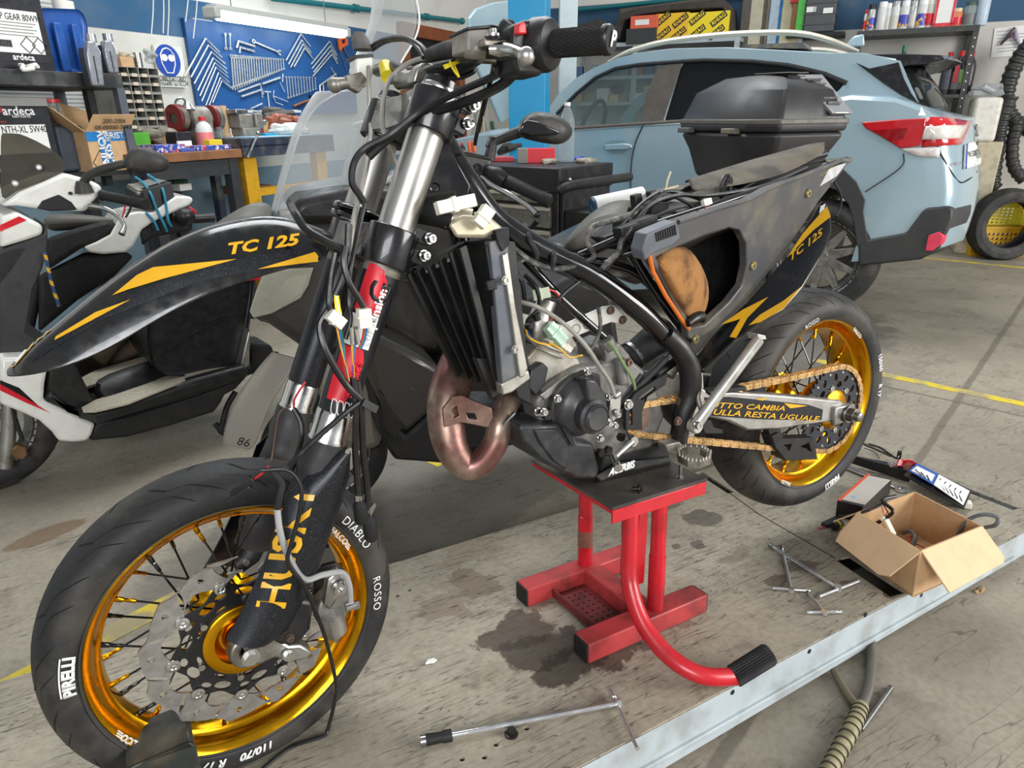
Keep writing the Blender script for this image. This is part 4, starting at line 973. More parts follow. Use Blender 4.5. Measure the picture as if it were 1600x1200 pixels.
# resample to pitch 15.9 mm
P2=[full[0]]; acc=0
L_tot=sum((full[(i+1)%len(full)]-full[i]).length for i in range(len(full))); nl=int(round(L_tot/.0159/2)*2); stp=L_tot/nl
res=[full[0]]; need=stp; 
cur=full[0]
for i in range(len(full)):
    b=full[(i+1)%len(full)]
    while (b-cur).length>=need:
        cur=cur+(b-cur).normalized()*need; res.append(cur); need=stp
    need-=(b-cur).length; cur=b
res=res[:nl]
def link(m,a,b,y0,y1):
    x=(b-a).normalized(); z=V((-x.z,0,x.x)); pts=[]
    for s,c in ((1,b),(-1,a)):
        for k in range(7):
            t=-math.pi/2+math.pi*k/6; pts.append(c+x*s*math.cos(t)*.0068+z*s*math.sin(t)*.0068)
    mid=(a+b)/2
    m.prism([p+V((0,y0,0)) for p in pts],(0,y1-y0,0))
m=MB(); mi=MB()
for i in range(len(res)):
    a,b=res[i],res[(i+1)%len(res)]
    if i%2: link(m,a,b,-SH-.0065,-SH-.0045); link(m,a,b,-SH+.0105,-SH+.0125)
    else: link(mi,a,b,-SH-.0042,-SH-.0022); link(mi,a,b,-SH+.008,-SH+.010)
    m.cyl(a+V((0,-SH-.0085,0)),a+V((0,-SH+.014,0)),.0028,n=8); mi.cyl(a+V((0,-SH-.003,0)),a+V((0,-SH+.009,0)),.005,n=8)
chn=obj('drive_chain',m,CH,bike); obj('inner_links',mi,CH,chn)
m=MB(); pl2=plane3((1210,690,.13),(1270,690,.13),(1240,720,.13)); m=sheet(onp(pl2,[(1206,682),(1218,676),(1222,686),(1272,684),(1278,718),(1228,720),(1212,700)]),[onp(pl2,[(1226,696),(1238,694),(1234,706)]),onp(pl2,[(1252,698),(1264,692),(1268,706)])],-pl2[1]*.035); obj('chain_guide',m,BLKM,bike,bev=.002)
m=MB(); m.prism(PP([(1200,668),(1218,668),(1226,690),(1206,690)],.12),(0,.02,0)); obj('chain_guide_bracket',m,BLKM,bike)
m=MB(); m.prism(PP([(1106,612),(1166,604),(1168,610),(1112,618)],.13),(0,.03,0)); m.prism(PP([(1092,658),(1112,657),(1116,668),(1130,672),(1130,678),(1102,678)],.132),(0,.02,0)); obj('chain_slider',m,BLKM,bike,bev=.002)
# side stand folded up
m=MB(); m.tube([P(1087,664,.17),P(1110,632,.18),P(1186,530,.2)],[.013,.012,.0125],16); m.lathe([(0,.008),(.014,.008),(.016,.004),(.016,-.012)],P(1087,666,.165),ax,18); m.prism(PP([(1184,522),(1196,524),(1198,530),(1186,532)],.2),(0,.03,0)); ss=obj('side_stand',m,mat('silver_stand',(196,196,190),.35,.6,dirt=.15,dc=(140,130,116)),bike,bev=.001)
bolt(P(1090,664,.178),ax,.009,.007,ALUP,ss); m=MB(); m.tube([P(1092,590,.14),P(1090,620,.15),P(1096,640,.16),P(1098,650,.165)],.006,10,4); obj('stand_spring',m,ALUD,ss)
m=MB(); m.prism(PP([(1075,570),(1098,560),(1102,640),(1082,690),(1066,700),(1072,650)],.108),(0,.02,0)); obj('swingarm_mount',m,SWA,bike,bev=.003)
bolt(P(1059,658,.155),ax,.008,.005,mat('rusty_screw',(0,0,0)))
# ---------------------------------------------------------------- tail: air box, panels, inner mudguard
pl=plane3((1090,540,.105),(1150,360,.125),(1310,262,.055))
ABX=mat('scuffed_grey_airbox',(70,70,72),.45,dirt=.35,ds=9,dc=(104,98,86))
outer=[(1004,392),(1012,366),(1060,347),(1125,325),(1170,312),(1200,295),(1250,277),(1312,252),(1330,250),(1307,280),(1277,318),(1230,391),(1167,466),(1125,508),(1087,534),(1076,528),(1074,510),(1016,404)]
open_=[(1062,384),(1100,368),(1138,356),(1156,360),(1166,380),(1167,415),(1160,446),(1140,472),(1102,508),(1082,512),(1025,402)]
ab=obj('airbox_panel',sheet(onp(pl,outer),[onp(pl,open_)],-pl[1]*.02),ABX,bike,bev=.003)
m=MB(); 
lo=[onp(pl,open_,-.012),onp(pl,[(1072,392),(1106,376),(1138,364),(1152,368),(1158,384),(1158,416),(1150,444),(1132,466),(1102,498),(1086,500),(1034,410)],-.11)]
m.loft(lo,cap=False); m.face(lo[1][::-1]); m.face([p-pl[1]*.001 for p in lo[1]]); obj('airbox_cavity',m,BLKM,ab)
# air filter: foam dome
def foam():
    t=NT('oiled_foam'); n=t.noise(14,5); n2=t.noise(260,2)
    c=t.mix(t.ramp(n,.42,.68),(*lin((156,110,60)),1),(*lin((84,54,28)),1)); t.bump(n2,.6,.002); return t.fin(c,.95,0.)
m=MB(); lo=[]
cpx=[((1018,398),(1072,508))]
base=[(1016,402),(1030,388),(1062,380),(1080,390),(1096,412),(1108,440),(1109,470),(1100,496),(1080,512),(1066,494),(1040,448)]
c0=(1062,445)
for k,(sc_k,off) in enumerate(((1.0,-.05),(1.0,-.03),(.94,-.012),(.78,.004),(.5,.014),(.2,.018))):
    lo.append(onp(pl,[(c0[0]+(x-c0[0])*sc_k,c0[1]+(y-c0[1])*sc_k) for x,y in base],off))
flt=obj('air_filter',m.loft(lo),foam(),bike,sub=1,ang=60)
m=MB(); m.tube(onp(pl,[(1014,398),(1020,424),(1040,462),(1068,504),(1076,514)],-.002),.0045,8); obj('filter_rim',m,colr('orange_rim',(214,110,36),.5),flt)
m=MB(); m.tube(onp(pl,[(1074,506),(1084,498),(1096,494),(1098,502)],.006),[.008,.012,.011,.006],12,3); obj('filter_clip',m,BLK,flt)
for q in ((1176,415),(1262,302),(1086,530)):
    c=on(pl,*q,.001); mm=MB().lathe([(.004,.0),(.004,.005),(.009,.005),(.0105,.003),(.0105,0)],c,pl[1],18); obj('panel_grommet',mm,mat('brass_grommet',(160,150,104),.4,.6),ab)
# ribbed lip at the front of the air box
m=MB(); m.prism(onp(pl,[(1004,392),(1012,366),(1020,362),(1058,346),(1064,372),(1050,384),(1022,396),(1008,408)],.004),-pl[1]*.03); lip=obj('airbox_lip',m,mat('grey_blue_plastic',(92,96,104),.45,dirt=.15),ab,bev=.003)
m=MB()
for i in range(9): m.prism(onp(pl,[(1025+i*3.6,364-i*1.5),(1027+i*3.6,363-i*1.5),(1029+i*3.6,377-i*1.3),(1027+i*3.6,378-i*1.3)],.0062),-pl[1]*.003)
obj('lip_rib',m,BLKM,lip)
m=MB(); m.tube(onp(pl,[(1060,347),(1125,325),(1172,311),(1205,293),(1252,276),(1315,251)],.002),.005,8,3); obj('panel_edge',m,ABX,ab)
# painted rear side panel with the lettering
pl4=plane3((1090,560,.118),(1240,420,.125),(1296,340,.095)); pn=[(1284,312),(1297,330),(1299,360),(1285,396),(1253,448),(1224,482),(1188,504),(1148,532),(1100,578),(1090,576),(1087,556),(1124,512),(1168,470),(1231,398)]
sp_=obj('rear_side_panel',MB().prism(onp(pl4,pn),-pl4[1]*.014),FEN,bike,bev=.003)
def dec(pts,m_,o=.0012): return obj('yellow_flash' if m_ is YEL else 'graphic_panel',MB().prism(onp(pl4,pts,o),-pl4[1]*.0006),m_,sp_)
dec([(1282,322),(1295,340),(1297,358),(1282,392),(1250,444),(1222,474),(1187,494),(1145,522),(1104,558),(1096,560),(1130,520),(1172,474),(1231,402)],SPK,.0008)
dec([(1292,322),(1298,338),(1270,360),(1230,402),(1255,364)],YEL,.0016); dec([(1200,464),(1168,496),(1150,528),(1140,526),(1157,498),(1127,507),(1160,484)],YEL,.0016)
dec([(1253,447),(1224,470),(1187,492),(1170,508),(1188,503),(1224,482)],YEL,.0016); dec([(1282,322),(1290,318),(1288,326),(1280,334)],LET,.0016)
ptext('TC 125',pl4,(1234,409),(1285,367),12,YEL,sp_,'panel_lettering',shear=.1,bold=.02)
dec([(1087,556),(1090,574),(1098,577)],BLKM,.001)
# rear subframe loop and inner mudguard seen from above
ftube('subframe_rail',[(905,400,.05),(1000,360,.09),(1120,320,.10),(1230,283,.075),(1322,250,.03)],.009)
ftube('subframe_rail',[(985,330,-.02),(1090,292,-.06),(1180,268,-.08),(1290,240,-.05)],.009,BLK)
zt=V((0,0,1))
m=MB(); rows=[]
for (a,b,h),(c,d,g_) in (((1080,300,.05),(1065,288,-.08)),((1130,292,.07),(1120,268,-.08)),((1180,284,.07),(1170,250,-.08)),((1230,270,.065),(1225,236,-.07)),((1268,250,.055),(1262,226,-.06)),((1290,238,.03),(1287,228,-.03))):
    A=P(a,b,h);B=P(c,d,g_); rows.append([A.lerp(B,t/6)+V((0,0,.018*math.sin(math.pi*t/6))) for t in range(7)])
obj('inner_mudguard',m.loft(rows,cap=False,ring=False),mat('dusty_mudguard',(96,88,74),.7,dirt=.35,ds=12,dc=(60,58,54)),bike,solid=.004,sub=1,ang=60)
m=MB(); m.loft([[P(*q,h) for q in ((1288,250),(1318,246),(1332,246),(1330,254),(1300,262))] for h in (.05,-.04)]); obj('tail_end',m,GRYP,bike,bev=.004)
m=MB(); m.prism(PP([(1268,276),(1306,258),(1326,252),(1308,276),(1276,296)],.065),(0,.01,0)); tt=obj('tail_panel',m,FEN,bike,bev=.002)
text('SUPER MOTO',.0085,quadmap(P(1278,279,.069),P(1306,256,.069),P(1308,260,.069)+V((0,0,.01)),P(1280,276,.069)+V((0,0,.0)),.07,.01,.001),colr('yellow_sticker',(0,0,0)),tt,'tail_lettering')
m=MB(); m.tube([P(1205,290,.07),P(1216,288,.075),P(1232,289,.085)],[.009,.012,.011],14); rl=obj('rubber_lamp_boot',m,RUB,bike); m=MB(); m.tube([P(1231,289,.084),P(1237,290,.088)],[.0085,.006],12); obj('red_tip',m,colr('red_switch',(0,0,0)),rl)
# battery tray, relays and the tangle of wiring over the frame
m=MB(); m.prism(PP([(975,375),(1010,345),(1060,325),(1100,315),(1100,330),(1030,360),(1000,395)],.05),(0,.12,0)); m.box(P(985,358,.03),(.06,.05,.04)); m.box(P(1022,335,.0),(.05,.04,.05)); obj('battery_tray',m,BLKM,bike,bev=.004)
for q,s_ in (((980,362,.09),(.05,.03,.028)),((1003,352,.08),(.06,.035,.03)),((955,372,.06),(.045,.02,.018)),((1040,345,.08),(.03,.025,.022)),((995,318,.0),(.02,.02,.04)),((1018,308,-.02),(.018,.018,.03)),((1065,335,.09),(.03,.02,.02))):
    m=MB(); m.box(P(*q),s_,Matrix.Rotation(R_(-12),3,'Y')); obj('relay',m,BLK,bike,bev=.003)
TAPE=mat('taped_loom',(54,54,56),.5,dirt=.3,ds=60,dc=(130,126,118))
hose('taped_harness',[(800,385,.07),(830,408,.09),(868,420,.1),(910,412,.1),(928,400,.09),(918,378,.08),(925,355,.07),(955,345,.07),(985,335,.06),(1005,322,.04)],.0055,TAPE)
hose('taped_harness',[(985,355,.1),(972,375,.1),(965,395,.1),(945,415,.1),(925,440,.09)],.006,TAPE)
hose('taped_harness',[(980,345,.05),(1005,325,.04),(1030,310,.03),(1050,305,.03)],.007,TAPE)
for i,pts in enumerate(([(990,345,.06),(1020,318,.06),(1060,305,.06),(1100,306,.07),(1150,300,.08),(1200,288,.08),(1260,262,.06)],[(1000,340,.05),(1035,305,.05),(1075,318,.07),(1088,332,.08)],[(1010,330,.03),(1040,300,.04),(1075,305,.05),(1105,315,.07)],[(1120,305,.07),(1130,278,.06),(1140,275,.05),(1138,292,.06),(1128,310,.07)],[(1126,308,.07),(1136,282,.06),(1142,280,.05),(1140,300,.07)],[(965,360,.08),(990,330,.06),(1010,312,.04),(1030,300,.03)],[(945,425,.09),(965,400,.1),(1000,375,.11),(1010,368,.12)],[(1150,300,.07),(1210,270,.04),(1260,256,.02),(1300,250,.0)],[(900,400,.05),(940,410,.06),(975,400,.08),(1000,392,.1)])):
    hose('loom_wire',pts,.0035 if i%2 else .0045)
hose('wire',[(1045,352,.11),(1075,344,.12),(1098,330,.12),(1105,318,.12)],.0013,colr('copper_wire',(176,84,50),.4)); plug((1098,318,.12),(1110,314,.12),.013,.01)
hose('flat_rubber_strap',[(820,352,.04),(826,372,.085),(838,398,.09),(832,415,.08)],.006,RUB); hose('flat_rubber_strap',[(858,382,.05),(865,400,.1),(862,420,.1)],.006,RUB)
hose('wire',[(1040,298,-.03),(1043,282,-.03),(1048,268,-.03)],.0022,colr('wooden_stick',(206,196,160),.6)); hose('paint_stick',[(1038,298,-.03),(1060,292,-.02)],.004,colr('wooden_stick',(0,0,0)))
for i,pts in enumerate(([(820,430,.08),(838,450,.1),(842,480,.1),(825,500,.1),(822,520,.1)],[(825,440,.07),(850,462,.09),(870,468,.1),(885,455,.1),(905,440,.1)],[(935,480,.11),(938,510,.115),(930,535,.12),(918,552,.12)],[(800,415,.07),(815,440,.08),(820,470,.08)])):
    hose('loom_wire',pts,.004,TAPE if i==2 else HOSE)
for wm,pts in ((WR,[(858,452,.1),(870,458,.1),(875,470,.1)]),(YEL,[(820,508,.1),(825,525,.12),(840,535,.13),(862,540,.13)]),(YEL,[(858,535,.13),(875,545,.14),(890,558,.14),(910,555,.14)]),(WR,[(860,488,.11),(862,500,.11),(858,515,.115)]),(W3,[(822,515,.1),(832,530,.12),(838,536,.12)])):
    hose('wire',pts,.0018,wm)
plug((832,462,.09),(858,456,.1),.02,.012,colr('clear_connector',(176,184,160),.3)); plug((856,508,.12),(880,535,.13),.022,.012,colr('green_clear_connector',(182,214,190),.3)); plug((878,538,.13),(893,548,.14),.012,.008)
m=MB(); m.tube([P(838,525,.09),P(842,500,.09),P(855,470,.08)],[.02,.022,.018],14,3); obj('coolant_outlet',m,ALU,bike)
m=MB(); m.tube([P(828,512,.11),P(826,505,.11)],.009,12); m.tube([P(840,500,.11),P(838,490,.11)],.007,12); obj('spark_plug_cap',m,BLK,bike)
m=MB(); m.lathe([(.02,0),(.03,.005),(.032,.03),(.02,.04)],P(965,432,-.02),(0,0,1),18); obj('fuel_filter',m,ALUD,bike)
hose('rear_cable',[(1303,285,.06),(1312,300,.06),(1314,320,.06),(1306,338,.07)],.0028)
m=MB(); m.tube([P(1040,585,.09),P(1056,560,.09),P(1068,565,.09)],.02,14,3); obj('silencer_stub',m,ALUD,bike)
# ---------------------------------------------------------------- red stand under the engine
st=thing('motorcycle_stand','red steel lift stand with foot lever holding up the motorcycle','stand',L)
RED=mat('chipped_red_paint',(196,26,40),.35,dirt=.2,ds=14,dc=(128,22,28),coat=.25); DRED=mat('worn_dull_red_paint',(178,58,60),.5,dirt=.3,ds=10,dc=(104,44,42))
for y in (-.115,.135):
    b=obj('base_bar',MB().box((-.635,y,.026),(.36,.055,.05)),DRED,st,bev=.004)
    for x in (-.816,-.454): obj('end_cap',MB().box((x,y,.026),(.006,.05,.046)),BLKM,b,bev=.002)
obj('cross_bar',MB().box((-.615,.01,.028),(.055,.2,.046)),DRED,st,bev=.004)
tr=sheet([(-.74,-.088,.012),(-.645,-.088,.012),(-.645,.108,.012),(-.74,.108,.012)],[circ((-.73+.0175*(i%5),-.075+.019*(i//5),.012),.0035,(1,0,0),(0,1,0),6) for i in range(50)],(0,0,-.003))
tr.box((-.742,.01,.02),(.003,.2,.022)); obj('tool_tray',tr,mat('dirty_red_tray',(110,36,36),.6,dirt=.3,dc=(60,30,28)),st)
for q in ((-.62,.135),(-.60,-.115)):
    l=obj('leg',MB().tube([V((*q,.05)),V((*q,.19)),V((*q,.191)),V((*q,.352))],[.0195,.0195,.0178,.0178],20),RED,st)
    obj('worn_band',MB().tube([V((*q,.105)),V((*q,.15))],.0198,20),mat('bare_worn_band',(150,104,90),.45,.5),l) if q[1]>0 else None
m=MB(); m.prism([(-.585,-.02,.05),(-.575,-.02,.25),(-.545,-.02,.25),(-.55,-.02,.05)],(0,.05,0)); obj('ram_housing',m,RED,st,bev=.003)
m=MB(); m.tube([(-.61,.12,.285),(-.58,.06,.285),(-.56,.0,.24)],.016,8,3); obj('brace_strap',m,RED,st)
tp=obj('top_plate',MB().box((-.63,.005,.358),(.27,.31,.012)),RED,st,bev=.003)
m=MB(); m.box((-.63,-.148,.347),(.27,.006,.03)); obj('plate_flange',m,RED,tp,bev=.001)
def matr():
    t=NT('ribbed_rubber_mat'); v=t.n('ShaderNodeTexWave'); v.inputs['Scale'].default_value=90; t.put(v.inputs['Vector'],t.co()); t.bump(v.outputs['Fac'],.6,.002)
    return t.fin(t.mix(t.ramp(t.noise(12,5),.4,.7),(.05,.042,.036,1),(.11,.09,.07,1)),.8,0.)
obj('rubber_mat',MB().box((-.63,.005,.367),(.275,.315,.008)),matr(),st,bev=.003)
lv=obj('foot_lever',MB().tube([L.Y(985,778,-.13),L.Y(984,850,-.14),L.Y(983,905,-.15),L.Y(1000,965,-.195),L.Y(1032,1012,-.25),L.Y(1068,1042,-.30),L.Y(1105,1057,-.333),L.Y(1150,1057,-.352)],.0185,18,6),RED,st)
a=L.Y(1146,1057,-.35);b=L.Y(1204,1021,-.372); d=(b-a).normalized(); u=d.orthogonal().normalized(); v=d.cross(u); loops=[]
for t,s_ in ((0,.95),(.02,1),(.93,1.02),(1,.9)):
    loops.append([a+(b-a)*t+(u*math.cos(2*math.pi*j/56)+v*math.sin(2*math.pi*j/56))*s_*(.0235 if j%2 else .0215) for j in range(56)])
obj('ribbed_grip',MB().loft(loops),RUB,lv,ang=20)
# bolts standing and lying on the stand's mat
m=MB(); o=V((-.545,-.118,.371)); m.hexn(o,(0,0,1),.006,.006).lathe([(0,.0),(.009,.0),(.009,.002),(0,.002)],o,(0,0,1),16).cyl(o+V((0,0,.006)),o+V((0,0,.032)),.004,n=12); solo('bolt',m,STL,'longer steel bolt standing on its head at the edge of the stand mat','bolt',L,'loose bolts on the stand mat')
m=MB(); o=V((-.672,-.125,.379)); m.hexn(o,(.8,-.5,0),.007,.006).lathe([(0,-.002),(.0105,-.002),(.0105,0),(0,0)],o,(.8,-.5,0),16).cyl(o,o-V((.8,-.5,0))*.016,.0045,n=12); solo('bolt',m,mat('dark_bolt',(0,0,0)),'short dark flanged bolt lying on the stand mat below the shift lever','bolt',L,'loose bolts on the stand mat')
# ---------------------------------------------------------------- tools and oddments on the deck
def deck(x,y,z=.0): return L.Z(x,y,z)
def tee(label,a,b,c,d,r1=.0042,r2=.004,tip=None):
    """shaft a-b, cross handle c-d, photo points"""
    t=thing('t_handle_wrench',label,'wrench',L,'wrenches lying on the deck')
    A,B=deck(*a,r1+.002),deck(*b,r1+.002); C_,D_=deck(*c,r1+.002),deck(*d,r1+.002)
    obj('shaft',MB().tube([A,B],r1,12),CHR,t)
    h=obj('cross_handle',MB().tube([C_,C_.lerp(D_,.06),C_.lerp(D_,.07),C_.lerp(D_,.93),C_.lerp(D_,.94),D_],[r2*1.1,r2*1.1,r2,r2,r2*1.1,r2*1.1],12),CHR,t)
    obj('hub',MB().cyl(B+V((0,0,-r1*1.2)),B+V((0,0,r1*1.3)),r1*1.9,n=14),CHR,t)
    obj('socket_end',MB().tube([A,A.lerp(B,.08)],r1*1.55,12),STL,t); return t
tee('longest T-handle wrench with its shaft pointing up to the rear wheel',(1203,852),(1309,919),(1280,932),(1344,907),.005)
tee('T-handle wrench with the shaft crossing over the longest wrench',(1222,855),(1236,922),(1207,919),(1266,923),.0042)
tee('shortest T-handle wrench, nearest to the deck edge',(1262,926),(1288,957),(1260,957),(1316,956),.0038)
t=thing('breaker_bar','long chrome sliding T-bar wrench with black grip lying near the deck edge','wrench',L,'wrenches lying on the deck')
A,B=deck(657,1158,.012),deck(966,1099,.012); d=B-A
obj('shaft',MB().tube([A+d*.15,B],.0055,14),CHR,t); obj('taped_grip',MB().tube([A+d*.025,A+d*.03,A+d*.1,A+d*.11,A+d*.15],[.0105,.011,.0095,.0115,.0115],14),RUB,t); obj('socket_end',MB().tube([A,A+d*.025],.0105,16),STL,t)
C_,D_=deck(954,1078,.012),deck(996,1170,.012); obj('cross_handle',MB().tube([C_,C_.lerp(D_,.15),C_.lerp(D_,.16),C_.lerp(D_,.96),D_],[.0055,.0055,.0035,.0035,.0045],12),CHR,t); obj('hub',MB().tube([B-d*.012,B+d*.012],.0095,14),CHR,t)
m=MB(); o=deck(799,1148,.0); m.lathe([(.005,.0),(.013,.0),(.0135,.002),(.010,.004),(.005,.004)],o,(0,0,1),18).hexn(o+V((0,0,.003)),(0,0,1),.0095,.009); solo('flange_nut',m,mat('dark_steel_nut',(70,68,64),.35,.9),'flanged steel nut on the deck beside the bolt holes','nut',L)
m=MB(); o=deck(674,1034,.001); m.prism([o+V((math.cos(i*.7)*(.009+.004*(i%3)),math.sin(i*.7)*(.006+.003*(i%2)),0)) for i in range(9)],(0,0,.004)); solo('plaster_flake',m,PAPER,'small white flake lying on the bare deck','flake',L,bev=.001)
# ---------------------------------------------------------------- cardboard box of wiring
bx=thing('cardboard_box','open brown cardboard box of old wiring at the edge of the deck','box',L)
HB=.13
n_,l_,bk,r_=V((.028,-.372,0)),V((.094,-.161,0)),V((.353,-.172,0)),V((.291,-.386,0))
up=V((0,0,HB)); cen=(n_+bk)/2
def wallp(a,b,nm):
    nn=(b-a).cross(up).normalized(); nn=nn if nn.dot(cen-a)>0 else -nn
    return obj(nm,MB().loft([[a,b,b+up,a+up],[p+nn*.004 for p in (a,b,b+up,a+up)]]),CARD,bx)
for a,b in ((n_,l_),(l_,bk),(bk,r_),(r_,n_)): wallp(a,b,'box_side')
obj('box_base',MB().prism([p+V((0,0,.001)) for p in (n_,l_,bk,r_)],(0,0,.004)),CARD,bx)
def flap(pts):
    q=[V(p) for p in pts]; nn=(q[1]-q[0]).cross(q[-1]-q[0]).normalized()
    return obj('box_flap',MB().prism(q,nn*.004),mat('pale_cardboard',(220,188,148),.8,dirt=.06,dc=(176,142,104)),bx)
o1=(l_-n_).cross(V((0,0,1))).normalized(); o1=o1 if o1.dot(n_-cen)>0 else -o1
o2=(r_-n_).cross(V((0,0,1))).normalized(); o2=o2 if o2.dot(n_-cen)>0 else -o2
flap([l_+up,n_+up,n_+up*.42+o1*.055+(l_-n_)*.12,n_+up*.32+o1*.06+(l_-n_)*.26,l_+up*.38+o1*.06,l_+up*.6+o1*.05])
flap([n_+up+(r_-n_)*.02,r_+up,r_+up*.52+o2*.06+(r_-n_)*.03,r_+up*.42+o2*.065,n_+up*.34+o2*.07+(r_-n_)*.10])
o3=(l_-bk).cross(V((0,0,1))).normalized(); o3=o3 if o3.dot(l_-cen)>0 else -o3
flap([bk+up,l_+up,l_+up*.55+o3*.07,bk+up*.55+o3*.07])
wb=thing('wiring_bundle','tangle of wires and connectors hanging in the open cardboard box','wiring',L)
def L3(*q): return [L.Z(*p) for p in q]
m=MB(); m.tube(L3((1366,820,.08),(1395,800,.14),(1378,782,.15),(1400,775,.15)),.005,8,5); m.tube(L3((1385,785,.145),(1350,800,.13),(1325,806,.10),(1312,806,.08)),.004,8,5); obj('black_loom',m,HOSE,wb)
m=MB(); m.tube(L3((1492,845,.06),(1510,815,.12),(1535,804,.15),(1558,808,.15),(1556,820,.13),(1540,824,.10)),.0055,10,6); obj('grey_cable',m,colr('grey_cable',(96,98,100),.45),wb); m=MB(); m.tube(L3((1410,833,.03),(1422,830,.05),(1430,840,.05),(1424,856,.03)),.006,10,5); obj('grey_cable',m,colr('grey_cable',(96,98,100),.45),wb)
for c,pts in ((WR,L3((1412,855,.02),(1430,850,.03),(1455,862,.02))),(WR,L3((1415,842,.03),(1425,838,.04),(1418,852,.03))),(colr('copper_wire',(0,0,0)),L3((1378,790,.14),(1382,805,.12),(1388,798,.12))),(colr('brown_wire',(90,60,44),.5),L3((1380,788,.14),(1390,806,.12),(1384,812,.12)))):
    obj('wire',MB().tube(pts,.0018,6,5),c,wb)
for a,b in (((1384,812,.12),(1396,836,.09)),((1378,808,.12),(1388,822,.10))):
    A,B=L.Z(*a),L.Z(*b); obj('connector',MB().bar(A,B,.014,.01),NYL,wb,bev=.001)
m=MB(); m.tube(L3((1396,836,.09),(1400,845,.07),(1410,850,.03)),.004,8,4); obj('black_loom',m,HOSE,wb)
# product carton behind it
ct=thing('bulb_carton','small dark printed carton with orange edge behind the cardboard box','carton',L)
a,b,c=deck(1305,807,0),deck(1345,817,0),deck(1390,772,0); h=V((0,0,.055)); dd=c-b
obj('carton_body',MB().prism([a,b,b+dd,a+dd],h),colr('dark_carton',(44,38,38),.4),ct,bev=.001)
obj('carton_window',MB().prism([a.lerp(b,.1)+dd*.05+h,b+dd*.05+h,b+dd*.95+h,a.lerp(b,.1)+dd*.95+h],V((0,0,.001))),colr('pale_print',(190,182,172),.35),ct)
obj('orange_edge',MB().prism([a+h+dd*.0,a.lerp(b,.12)+h,a.lerp(b,.12)+dd+h,a+dd+h],V((0,0,.0016))),colr('orange_print',(214,84,40),.4),ct)
o=a.lerp(b,.4)+dd*.2+h; obj('blue_dot',MB().cyl(o,o+V((0,0,.0016)),.008,n=18),colr('blue_print',(120,180,206),.4),ct)
pl_=thing('bulb_connector','black plug with yellow ring lying left of the cardboard box','connector',L)
A,B=deck(1302,823,.012),deck(1315,818,.012); obj('plug_body',MB().tube([A,A.lerp(B,.4),B],[.011,.012,.009],14),BLK,pl_); obj('yellow_ring',MB().tube([A.lerp(B,.35),A.lerp(B,.6)],.0135,16),colr('yellow_ring',(226,190,30),.4),pl_)
pl_=thing('cable_plug','flat black plug with short red wires lying on the deck','connector',L)
A,B=deck(1288,821,.006),deck(1310,810,.006); obj('plug_body',MB().bar(A,B,.022,.012),BLK,pl_,bev=.002); obj('wire',MB().tube([A,A+V((-.015,-.005,-.002)),A+V((-.025,.003,-.003))],.002,6,4),WR,pl_)
# tail unit with folded number plate
tu=thing('tail_unit','black tail tidy with red lamp and folded white number plates','tail unit',L)
A,B=deck(1330,716,.03),deck(1410,738,.03)
m=MB(); m.loft([[A+V((0,-.012,-.02)),A+V((0,.012,-.02)),A+V((0,.012,.012)),A+V((0,-.012,.012))],[B+V((-.01,-.035,-.025)),B+V((.01,.035,-.025)),B+V((.01,.035,.02)),B+V((-.01,-.035,.02))]]); obj('tail_arm',m,BLK,tu,bev=.003)
c=deck(1394,727,.045); obj('indicator_bolt',MB().lathe([(0,.012),(.008,.012),(.012,.004),(.013,-.01)],c,(-.5,-.8,.4),18),CHR,tu)
m=MB(); m.loft([[deck(*q,z) for q,z in (((1408,728),.06),((1410,732),.02),((1424,735),.02),((1436,725),.05),((1424,718),.075),((1410,718),.075))],[deck(*q,z) for q,z in (((1400,728),.06),((1404,732),.02),((1416,735),.02),((1420,725),.05),((1412,718),.07),((1404,718),.07))]]); obj('tail_lamp',m,colr('red_lens',(190,34,44),.15,coat=.5),tu,bev=.003)
def quadp(name,pts,m_,par,th=.002):
    q=[L.Z(*p) for p in pts]; return obj(name,MB().prism(q,V((0,0,-th))),m_,par)
p1=[(1420,735,.06),(1433,724,.06),(1466,740,.05),(1458,757,.05)]; p2=[(1459,757,.05),(1467,741,.05),(1515,767,.03),(1505,789,.03)]
quadp('plate_board',[(1412,742,.045),(1430,722,.052),(1518,766,.026),(1506,795,.026)],BLK,tu,.004)
q1=quadp('number_plate',p1,colr('blue_plate_edge',(44,92,170),.4),tu); quadp('plate_face',[(1424,735,.061),(1433,728,.061),(1461,742,.0515),(1456,752,.0515)],PAPER,q1)
q2=quadp('number_plate',p2,PAPER,tu)
for k in range(3):
    a,b=L.Z(1430+k*9,733+k*4.6,.0625-k*.0035),L.Z(1434+k*9,734.5+k*4.6,.062-k*.0035); 
    obj('plate_character',MB().bar(a,L.Z(1440+k*6,743+k*3.5,.059-k*.0025),.0035,.001),DLET,q1)
for k in range(5):
    f=k/5; A=L.Z(1466+40*f,752+26*f,.0475-.017*f);B=L.Z(1470+40*f,748+24*f,.048-.017*f); C_=L.Z(1476+34*f,767+20*f,.0425-.012*f)
    obj('plate_character',MB().bar(A,B,.003,.001).bar(A,C_,.003,.001),DLET,q2)
m=MB(); m.tube([deck(1358,694,.02),deck(1376,700,.05),deck(1388,708,.04),deck(1400,716,.05),deck(1404,712,.06)],.004,8,5); m.tube([deck(1350,700,.01),deck(1366,706,.02),deck(1374,716,.02)],.0016,6,4); obj('black_loom',m,HOSE,tu)
m=MB(); m.bar(deck(1404,716,.04),deck(1406,706,.075),.014,.01); obj('mount_tab',m,BLK,tu); obj('wire',MB().tube([deck(1340,715,.01),deck(1362,722,.02),deck(1385,731,.03)],.0018,6,4),YEL,tu)
